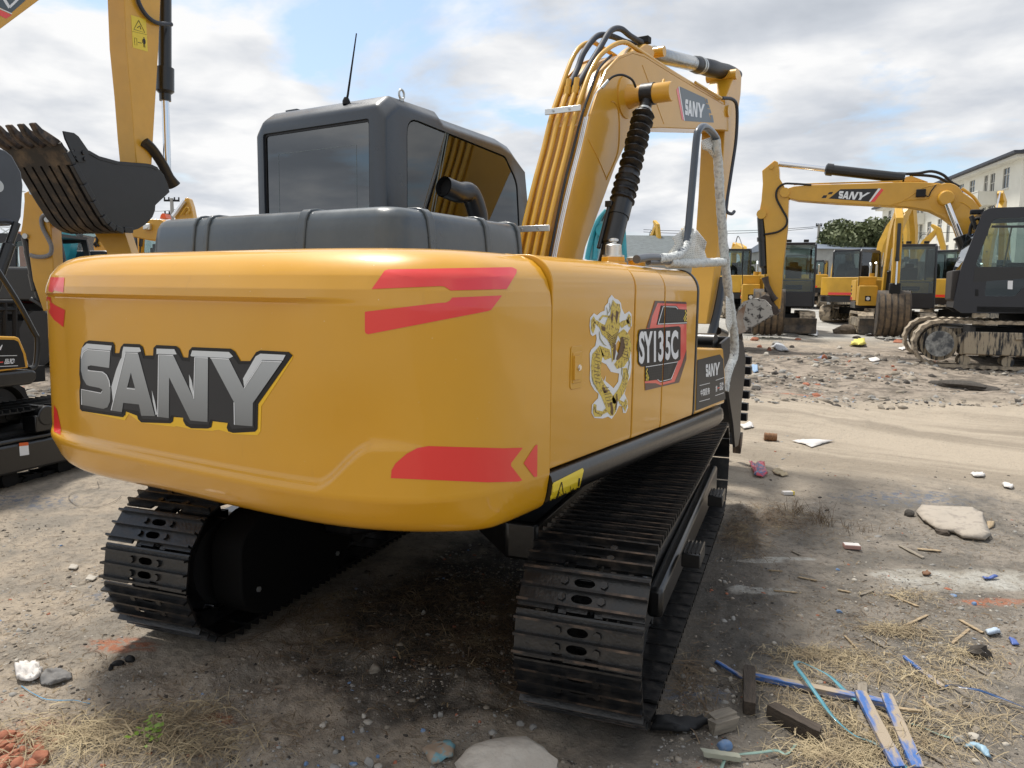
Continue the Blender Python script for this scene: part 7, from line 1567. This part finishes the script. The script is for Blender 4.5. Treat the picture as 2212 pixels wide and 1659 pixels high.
# bottom middle
big = rock('stone_slab', 'big pale flat rock at the bottom edge centre', 'rock', *k5(1430, 1645), 240, 66, mat('pale fractured rock', (.55, .50, .43), rough=.95, var=.2, vscale=7, col2=(.44, .39, .33), thr=.5, soft=.15, bump=.010, bscale=26), 211, None, .62, .30, 9); big.rotation_euler = (0, 0, fa-math.pi/2+.25)
SH = mat('paint flecked shard', (.33, .25, .18), rough=.8, col2=(.16, .32, .36), thr=.55, soft=.05, vscale=18)
sheet('painted_shard', 'brown tile shard flecked with turquoise paint', 'shard', K5([(905,1560),(960,1530),(1040,1513),(1090,1545),(1075,1600),(1010,1635),(968,1658)]), SH, .02, 41, .012)
for i, (a, b, w, h, m, f_, lab) in enumerate([(1010,1335,17,17,STONE,k5,'grey pebble standing by the middle'),(590,1055,34,24,mat('clay clod', (.24, .21, .17), rough=.95, var=.2, vscale=10),k5,'grey clay clod near the oil stain edge'),(975,1340,12,10,STONE,k5,'flat grey pebble left of the standing one'),(525,1335,15,9,PALE,k5,'white chip in the dry grass'),(515,1430,14,13,STONE,k5,'round grey pebble near the straw twigs'),(270,1400,20,14,PALE,k5,'pale pebble beside the straw twigs'),(1510,1390,19,14,STONE,k5,'grey stone under the right track end'),(1590,1410,22,14,STONE,k5,'second grey stone under the right track end'),(560,1640,28,24,STONE,k5,'large grey stone at the bottom edge'),(610,1660,26,14,PALE,k5,'pale stone at the bottom edge'),(345,1660,30,14,STONE,k5,'grey stone left of it at the bottom edge'),(460,1640,20,10,BLUST,k5,'bluish flake at the bottom edge'),(165,1640,14,12,BLUST,k5,'bright blue pebble at the bottom left of centre'),(615,1590,10,9,BLUST,k5,'tiny blue pebble near the large grey stone'),(350,1565,14,12,STONE,k5,'grey-blue pebble in the gravel'),(395,1480,11,10,BLUST,k5,'blue-grey pebble near the twigs'),(900,1430,12,12,BLUST,k5,'blue pebble right of the twigs'),(835,1360,16,9,DIRT,k5,'dark lump on the pale soil'),(1350,1335,9,8,STONE,k5,'small grey stone beside the track corner'),(1110,1330,9,7,BRICK,k5,'orange chip near the standing pebble'),(1255,1375,9,7,BRICK,k5,'orange crumb near the track corner'),(725,1630,11,9,BRICK,k5,'orange crumb at the bottom edge'),(900,690,14,12,STONE,k5,'grey stone in the dark soil under the machine'),(1090,900,24,12,mat('clay clod', (.2, .2, .2)),k5,'clay clod in front of the right track'),
   (60,875,22,9,PALE,k4,'pale stone at the end of the blue-brown strip'),(485,690,11,8,PALE,k4,'white pebble on damp soil'),(1118,460,14,9,PALE,k4,'white stone chip below the pale patch'),(1318,1035,14,14,PALE,k4,'pale upright stone above the blue planks'),(205,1060,13,8,PALE,k4,'pale pebble left of the dark log'),(205,1095,12,9,PALE,k4,'second pale pebble left of the dark log'),(182,945,12,12,PALE,k4,'white pebble by the plank end'),(200,520,15,11,STONE,k4,'grey pebble right of the track'),(935,472,15,9,BLUST,k4,'bright blue chip on damp soil'),(1865,418,14,9,BLUST,k4,'blue chip on the cement patch'),(1725,358,18,5,BLUST,k4,'thin blue chip on the cement patch'),(1775,450,14,8,STONE,k4,'grey stone at the patch edge'),(1840,170,12,6,STONE,k4,'grey chip at the patch rim'),(925,180,11,6,BLUST,k4,'small blue chip beside a twig'),(1760,1360,34,22,STONE,k4,'grey rock between the strap pieces'),(1870,1340,32,14,PALE,k4,'pale flat stone right of it'),(1662,1290,13,10,PALE,k4,'white pebble by the flat strap'),(1880,1510,20,12,PALE,k4,'pale stone near the bottom right'),(1780,940,20,14,STONE,k4,'grey stone below the stick'),(800,960,20,9,PALE,k4,'flat pale stone inside the strap loop'),(1200,590,12,8,STONE,k4,'grey pebble in damp soil')]):
    rock('stone', lab, 'stone', *f_(a, b), w, h, m, 120+i, 'loose stones', rough=.3)
sheet('black_plastic', 'torn black plastic under the rear of the right track', 'plastic sheet', K2([(880,1610),(900,1560),(980,1540),(1080,1560),(1150,1545),(1190,1570),(1120,1600),(1020,1620)]), BLKM, .06, 50, wr=9)
plank('wood_block', 'square grey block just right of the black plastic', 'wood block', k2(1195, 1610), k2(1315, 1575), 26, .05, GWOOD, 0, None, GW)
sheet('rag', 'crumpled pale blue plastic strip at lower right', 'plastic', K4([(1790,1395),(1850,1400),(1900,1420),(1960,1450),(1985,1500),(1940,1480),(1880,1440),(1800,1415)]), mat('light blue plastic', (.28, .42, .52), rough=.5), .03, 51, grp='rags')
sheet('rag', 'blue and white crumpled plastic in the trash heap right', 'plastic', K4([(1945,620),(2010,610),(2050,635),(2000,645),(1960,650)]), mat('pale blue white plastic', (.42, .50, .60), rough=.5), .04, 52, grp='rags')
sheet('rag', 'dark blue plastic scrap near the right edge', 'plastic', K4([(2100,670),(2140,675),(2180,710),(2130,705)]), mat('blue plastic', (.07, .12, .35), rough=.5), .03, 53, grp='rags')
sheet('rag', 'small blue plastic tatter on the pale patch', 'plastic', K4([(1925,240),(1990,235),(2035,240),(2000,252),(1940,255)]), mat('blue plastic', (.07, .12, .35), rough=.5), .03, 54, grp='rags')
sheet('rag', 'brown crumpled leaf lump on the cement patch', 'leaf', K4([(1505,210),(1540,195),(1570,215),(1545,228),(1515,225)]), mat('brown leaf', (.16, .08, .04), rough=.8), .03, 55, grp='rags')
rock('soil_mound', 'soil lump tangled with blue plastic at the right', 'mound', *k4(1900, 770), 60, 40, DIRT, 63, 'soil mounds', asp=.8, rough=.8, cut=3)
# ---- uncountable: gravel, straw
IC = bmesh.new(); bmesh.ops.create_icosphere(IC, subdivisions=1, radius=1); iv = np.array([v.co[:] for v in IC.verts]); IC.verts.ensure_lookup_table(); iff = np.array([[v.index for v in f.verts] for f in IC.faces]); IC.free()
def scatter(n, dens, dmin, dmax, amax=.70, seed=1, power=1.0):
    g = np.random.default_rng(seed); out = []
    while len(out) < n:
        m = n*3; r = dmin*(dmax/dmin)**(g.random(m)**power); a = fa+g.uniform(-amax, amax, m); x = CAM.x+r*np.cos(a); y = CAM.y+r*np.sin(a); k = dens(x, y, r) > g.random(m); out += list(zip(x[k], y[k], r[k]))
    return np.array(out[:n]), g
def footing(x, y):
    c, s = math.cos(.2047), math.sin(.2047); xl = c*x+s*y; yl = -s*x+c*y
    return (np.abs(np.abs(xl)-1.05) < .30) & (np.abs(yl-.08) < 1.95)
def gravel(name, n, seed, smin, smax, dmin, dmax, lab, dens):
    P, g = scatter(n, dens, dmin, dmax, seed=seed); z = ground_z(P[:, 0], P[:, 1]); s = smin*(smax/smin)**(g.random(n)**2.2)*(1+.12*P[:, 2])
    A = g.normal(size=(n, 3, 3)); Q = np.linalg.qr(A)[0]; sc = s[:, None]*g.uniform(.55, 1.1, (n, 3)); V = iv[None]*(1+g.uniform(-.42, .30, (n, len(iv), 1)))
    V = np.einsum('nij,nkj->nki', Q, V*sc[:, None, :]); V[:, :, 2] *= .7; V += np.stack([P[:, 0], P[:, 1], z-s*.12], 1)[:, None]
    F = iff[None]+np.arange(n)[:, None, None]*len(iv); F = F.reshape(-1, 3)
    me = bpy.data.meshes.new(name); me.vertices.add(n*len(iv)); me.vertices.foreach_set('co', V.reshape(-1)); me.loops.add(F.size); me.loops.foreach_set('vertex_index', F.ravel()); me.polygons.add(len(F)); me.polygons.foreach_set('loop_start', np.arange(len(F))*3)
    for m in (STONE, PALE, DIRT, BRICK, BLUST, CLOD): me.materials.append(m)
    mi = g.choice(6, n, p=[.27, .05, .16, .025, .01, .485]); me.polygons.foreach_set('material_index', np.repeat(mi, len(iff)).astype(np.int32)); me.update(calc_edges=True)
    o = bpy.data.objects.new(name, me); COL.objects.link(o); tag(o, lab, 'gravel', None, 'stuff')
dn = lambda x, y, r: np.clip(.35+2.6*fbm(x*1.3, y*1.3, 3, 77), .05, 1)*(~footing(x, y))*np.where(depth(x, y) > 5.9, .12, 1)
gravel('gravel', 44000, 2, .0022, .010, 1.3, 9, 'loose grey gravel and crumbs scattered over the bare soil', dn)
gravel('gravel', 1500, 3, .008, .022, 1.6, 14, 'coarser pebbles and brick crumbs scattered over the yard', dn)
def hmp(x, y, r): d = depth(x, y); return ((d > 10.2) & (d < 18))*np.clip(.25+3.2*fbm(x*.8, y*.8, 3, 88), .03, 1)
gravel('gravel', 7000, 4, .008, .04, 10, 18, 'rubble crumbs covering the low ridge beyond the haul road', hmp)
def straw(name, n, seed, cents, lab, m, lmin=.04, lmax=.16, w=.0007, lift=.02):
    g = np.random.default_rng(seed); wts = np.array([c[4] for c in cents], float); wts /= wts.sum(); cc = g.choice(len(cents), n, p=wts)
    C_ = np.array([tuple(AG(c[0], c[1]))[:2] for c in cents]); S_ = np.array([c[2:4] for c in cents]); ab = g.normal(size=(n, 2))*.55*S_[cc]
    P = C_[cc]+ab[:, :1]*np.array([[FW.y, -FW.x]])+ab[:, 1:]*np.array([[FW.x, FW.y]]); P = P[~footing(P[:, 0], P[:, 1])]; n = len(P)
    Z = ground_z(P[:, 0], P[:, 1]); L_ = g.uniform(lmin, lmax, n); a = g.uniform(0, 6.28, n); bend = g.normal(size=n)*.14; el = np.abs(g.normal(size=n))*.16; z0 = Z+g.uniform(0, lift, n); wi = w*np.exp(g.normal(size=n)*.5)*1.1; tw = g.uniform(-.6, .6, n); vs = []
    for k in range(4):
        t = k/3; an_ = a+bend*t; q = np.stack([P[:, 0]+np.cos(an_)*L_*t, P[:, 1]+np.sin(an_)*L_*t, z0+L_*el*math.sin(math.pi*min(1, t*1.1))*.8], 1); s = np.stack([-np.sin(an_), np.cos(an_), tw], 1)*wi[:, None]; vs += [q+s, q-s]
    V = np.stack(vs, 1).reshape(-1, 3); F = (np.array([[0, 1, 3, 2], [2, 3, 5, 4], [4, 5, 7, 6]])[None]+np.arange(n)[:, None, None]*8).reshape(-1, 4)
    me = bpy.data.meshes.new(name); me.vertices.add(len(V)); me.vertices.foreach_set('co', V.ravel()); me.loops.add(F.size); me.loops.foreach_set('vertex_index', F.ravel()); me.polygons.add(len(F)); me.polygons.foreach_set('loop_start', np.arange(len(F))*4); me.update(calc_edges=True)
    me.materials.append(m); o = bpy.data.objects.new(name, me); COL.objects.link(o); tag(o, lab, 'straw', None, 'stuff')
STRW = mat('dry straw', (.50, .41, .25), rough=.85, col2=(.22, .165, .10), thr=.47, soft=.2, vscale=6); STRD = mat('dark straw', (.14, .095, .055), rough=.85, col2=(.30, .23, .13), thr=.6, soft=.1, vscale=8)
straw('straw', 5200, 11, [(300,1600,.42,.20,3),(180,1590,.3,.15,2),(390,1560,.2,.10,1),(430,1620,.2,.1,1),(1900,1600,.30,.14,3),(1820,1640,.2,.1,2),(1800,1440,.30,.12,1.2),(1990,1470,.30,.14,1.6),(1760,1540,.2,.1,1),(2100,1560,.3,.15,1.2)], 'dry yellow straw matted on the soil', STRW)
straw('straw', 2600, 13, [(1940,1365,.18,.08,1),(1780,1415,.25,.08,1),(1960,1290,.2,.1,.4),(2080,1420,.25,.15,.8),(1690,1480,.2,.1,.5)], 'small scattered straw heaps on damp soil', STRW, .02, .09)
straw('straw', 9000, 12, [(960,1290,.45,.35,2),(1020,1400,.25,.3,1.5),(700,1330,.35,.25,1),(1150,1500,.15,.2,.4),(1590,1150,.16,.5,1.6),(1680,1120,.35,.35,1.6),(1460,1440,.12,.4,1),(800,1400,.4,.2,.7),(1090,1330,.12,.4,1)], 'dark trampled straw around the crawler tracks', STRD, .03, .13)
straw('straw', 7500, 14, [(600,1560,1.6,.5,1),(300,1400,1.3,.5,1),(1900,1350,1.2,.6,1.2),(1950,1150,1.8,1.0,1.2),(150,1250,1.0,.6,.5)], 'stray straw bits scattered thinly over the yard', STRD, .015, .07, .0007, .004)
# dry weed stalks right of the track
def weeds(u, v, n, hgt, lab, m, seed, spread):
    g = random.Random(seed); b = MB()
    for k in range(n):
        a = g.uniform(0, 6.28); r_ = g.uniform(0, spread); x, y = r_*math.cos(a), r_*math.sin(a); l = Vector((g.gauss(0, .35), g.gauss(0, .35), 1)).normalized()*hgt*g.uniform(.4, 1); b.tube([(x, y, -.01), Vector((x, y, 0))+l*.55+Vector((g.gauss(0, .01), 0, 0)), Vector((x, y, 0))+l+Vector((g.gauss(0, .03), g.gauss(0, .03), -.02))], [.0022, .0015, .0005], 4)
    o = b.build('weed_clump', m); o.location = GP(u, v); return tag(o, lab, 'weed', 'dry weed clumps')
weeds(*k3(620, 1400), 30, .24, 'tall brown dry weed clump on the damp soil', STRD, 3, .08)
weeds(*k3(410, 1320), 26, .16, 'lower dry weed clump left of the tall one', STRD, 4, .12)
weeds(*k3(880, 1440), 20, .10, 'sparse dry weeds right of the tall clump', STRD, 5, .14)
GRS = mat('green grass', (.09, .15, .03), rough=.6, var=.3, vscale=5)
weeds(1665, 716, 60, .30, 'green grass tuft below the small excavator bucket', GRS, 6, .8); weeds(1640, 735, 40, .22, 'lower green tuft near the white-stained bucket', GRS, 7, .7)
# ================================================================ camera, sky, sun
cd_ = bpy.data.cameras.new('camera'); cam = bpy.data.objects.new('camera', cd_); COL.objects.link(cam); scene.camera = cam
cd_.sensor_width = 36; cd_.lens = FL/2212*36; cd_.clip_start = .05; cd_.clip_end = 4000
r_, f_, u_ = MR[0], MR[1], MR[2]
cam.matrix_world = Matrix(((r_.x, u_.x, -f_.x, CAM.x), (r_.y, u_.y, -f_.y, CAM.y), (r_.z, u_.z, -f_.z, CAM.z), (0, 0, 0, 1)))
SUN_EL, SUN_AZ = R(66), R(72)     # azimuth measured from +Y towards -X
sd = Vector((-math.sin(SUN_AZ)*math.cos(SUN_EL), math.cos(SUN_AZ)*math.cos(SUN_EL), math.sin(SUN_EL)))
sl_ = bpy.data.lights.new('sun', 'SUN'); sl_.energy = 3.3; sl_.angle = R(9); sl_.color = (1, .955, .88)
so = bpy.data.objects.new('sun', sl_); COL.objects.link(so); so.rotation_euler = sd.to_track_quat('Z', 'Y').to_euler()
W = bpy.data.worlds.new('World'); scene.world = W; W.use_nodes = True; nt = W.node_tree; N = nt.nodes; L = nt.links
bg = N['Background']; sky = N.new('ShaderNodeTexSky'); sky.sky_type = 'NISHITA'; sky.sun_disc = False; sky.sun_elevation = SUN_EL; sky.sun_rotation = -SUN_AZ
sky.air_density = 1.2; sky.dust_density = 1.5
tc = N.new('ShaderNodeTexCoord'); sx = N.new('ShaderNodeSeparateXYZ'); L.new(tc.outputs['Generated'], sx.inputs[0])
def math_(op, a, b=None, c=None):
    m = N.new('ShaderNodeMath'); m.operation = op
    for i, q in enumerate((a, b, c)):
        if q is None: continue
        if isinstance(q, (int, float)): m.inputs[i].default_value = q
        else: L.new(q, m.inputs[i])
    return m.outputs[0]
zc_ = math_('MAXIMUM', math_('ADD', sx.outputs[2], .16), .04)
cb = N.new('ShaderNodeCombineXYZ'); L.new(math_('DIVIDE', sx.outputs[0], zc_), cb.inputs[0]); L.new(math_('DIVIDE', sx.outputs[1], zc_), cb.inputs[1])
def noise_(vec, sc, det, ro, dist=0, off=0):
    mp = N.new('ShaderNodeMapping'); mp.inputs['Location'].default_value = (off, off*.7, off*.3); L.new(vec, mp.inputs[0])
    n = N.new('ShaderNodeTexNoise'); n.inputs['Scale'].default_value = sc; n.inputs['Detail'].default_value = det; n.inputs['Roughness'].default_value = ro; n.inputs['Distortion'].default_value = dist
    L.new(mp.outputs[0], n.inputs['Vector']); return n.outputs['Fac']
def ramp_(fac, stops):
    r = N.new('ShaderNodeValToRGB'); e = r.color_ramp.elements
    while len(e) < len(stops): e.new(.5)
    for q, (p, c) in zip(e, stops): q.position = p; q.color = (*c, 1)
    L.new(fac, r.inputs[0]); return r.outputs[0]
n1 = noise_(cb.outputs[0], .95, 7, .52, .25, SKYOFF); n2 = noise_(cb.outputs[0], 2.3, 6, .5, .2, 9.1)
shade = math_('ADD', math_('MULTIPLY', n1, .55), math_('MULTIPLY', n2, .45))
cl = ramp_(shade, [(.37, (.46, .495, .55)), (.45, (.575, .605, .655)), (.515, (.73, .745, .77)), (.57, (.88, .88, .88))])
cs = N.new('ShaderNodeVectorMath'); cs.operation = 'SCALE'; cs.inputs[3].default_value = 8.1; L.new(cl, cs.inputs[0])
cover = ramp_(noise_(cb.outputs[0], 1.15, 8, .55, .3, COVOFF), [(.40, (0, 0, 0)), (.49, (1, 1, 1))])
blue = N.new('ShaderNodeVectorMath'); blue.operation = 'MULTIPLY_ADD'; blue.inputs[1].default_value = (.9, .9, .9); blue.inputs[2].default_value = (1.1, 1.5, 2.1); L.new(sky.outputs[0], blue.inputs[0])
mx1 = N.new('ShaderNodeMix'); mx1.data_type = 'RGBA'; L.new(cover, mx1.inputs[0]); L.new(blue.outputs[0], mx1.inputs[6]); L.new(cs.outputs[0], mx1.inputs[7])
# pale hazy band at the horizon, dull ground below
hz = N.new('ShaderNodeMapRange'); hz.inputs[1].default_value = -.02; hz.inputs[2].default_value = .12; hz.inputs[3].default_value = .5; hz.inputs[4].default_value = 0.; L.new(sx.outputs[2], hz.inputs[0])
mx2 = N.new('ShaderNodeMix'); mx2.data_type = 'RGBA'; L.new(hz.outputs[0], mx2.inputs[0]); L.new(mx1.outputs[2], mx2.inputs[6]); mx2.inputs[7].default_value = (6.0, 6.5, 7.2, 1)
L.new(mx2.outputs[2], bg.inputs[0]); bg.inputs[1].default_value = .1
vs_ = scene.view_settings; vs_.view_transform = 'Standard'; vs_.look = 'None'; vs_.gamma = 1; vs_.exposure = EXPO; vs_.use_curve_mapping = False
scene.cycles.max_bounces = 8; scene.cycles.diffuse_bounces = 3; scene.cycles.glossy_bounces = 4; scene.cycles.transparent_max_bounces = 12
bpy.context.view_layer.update()
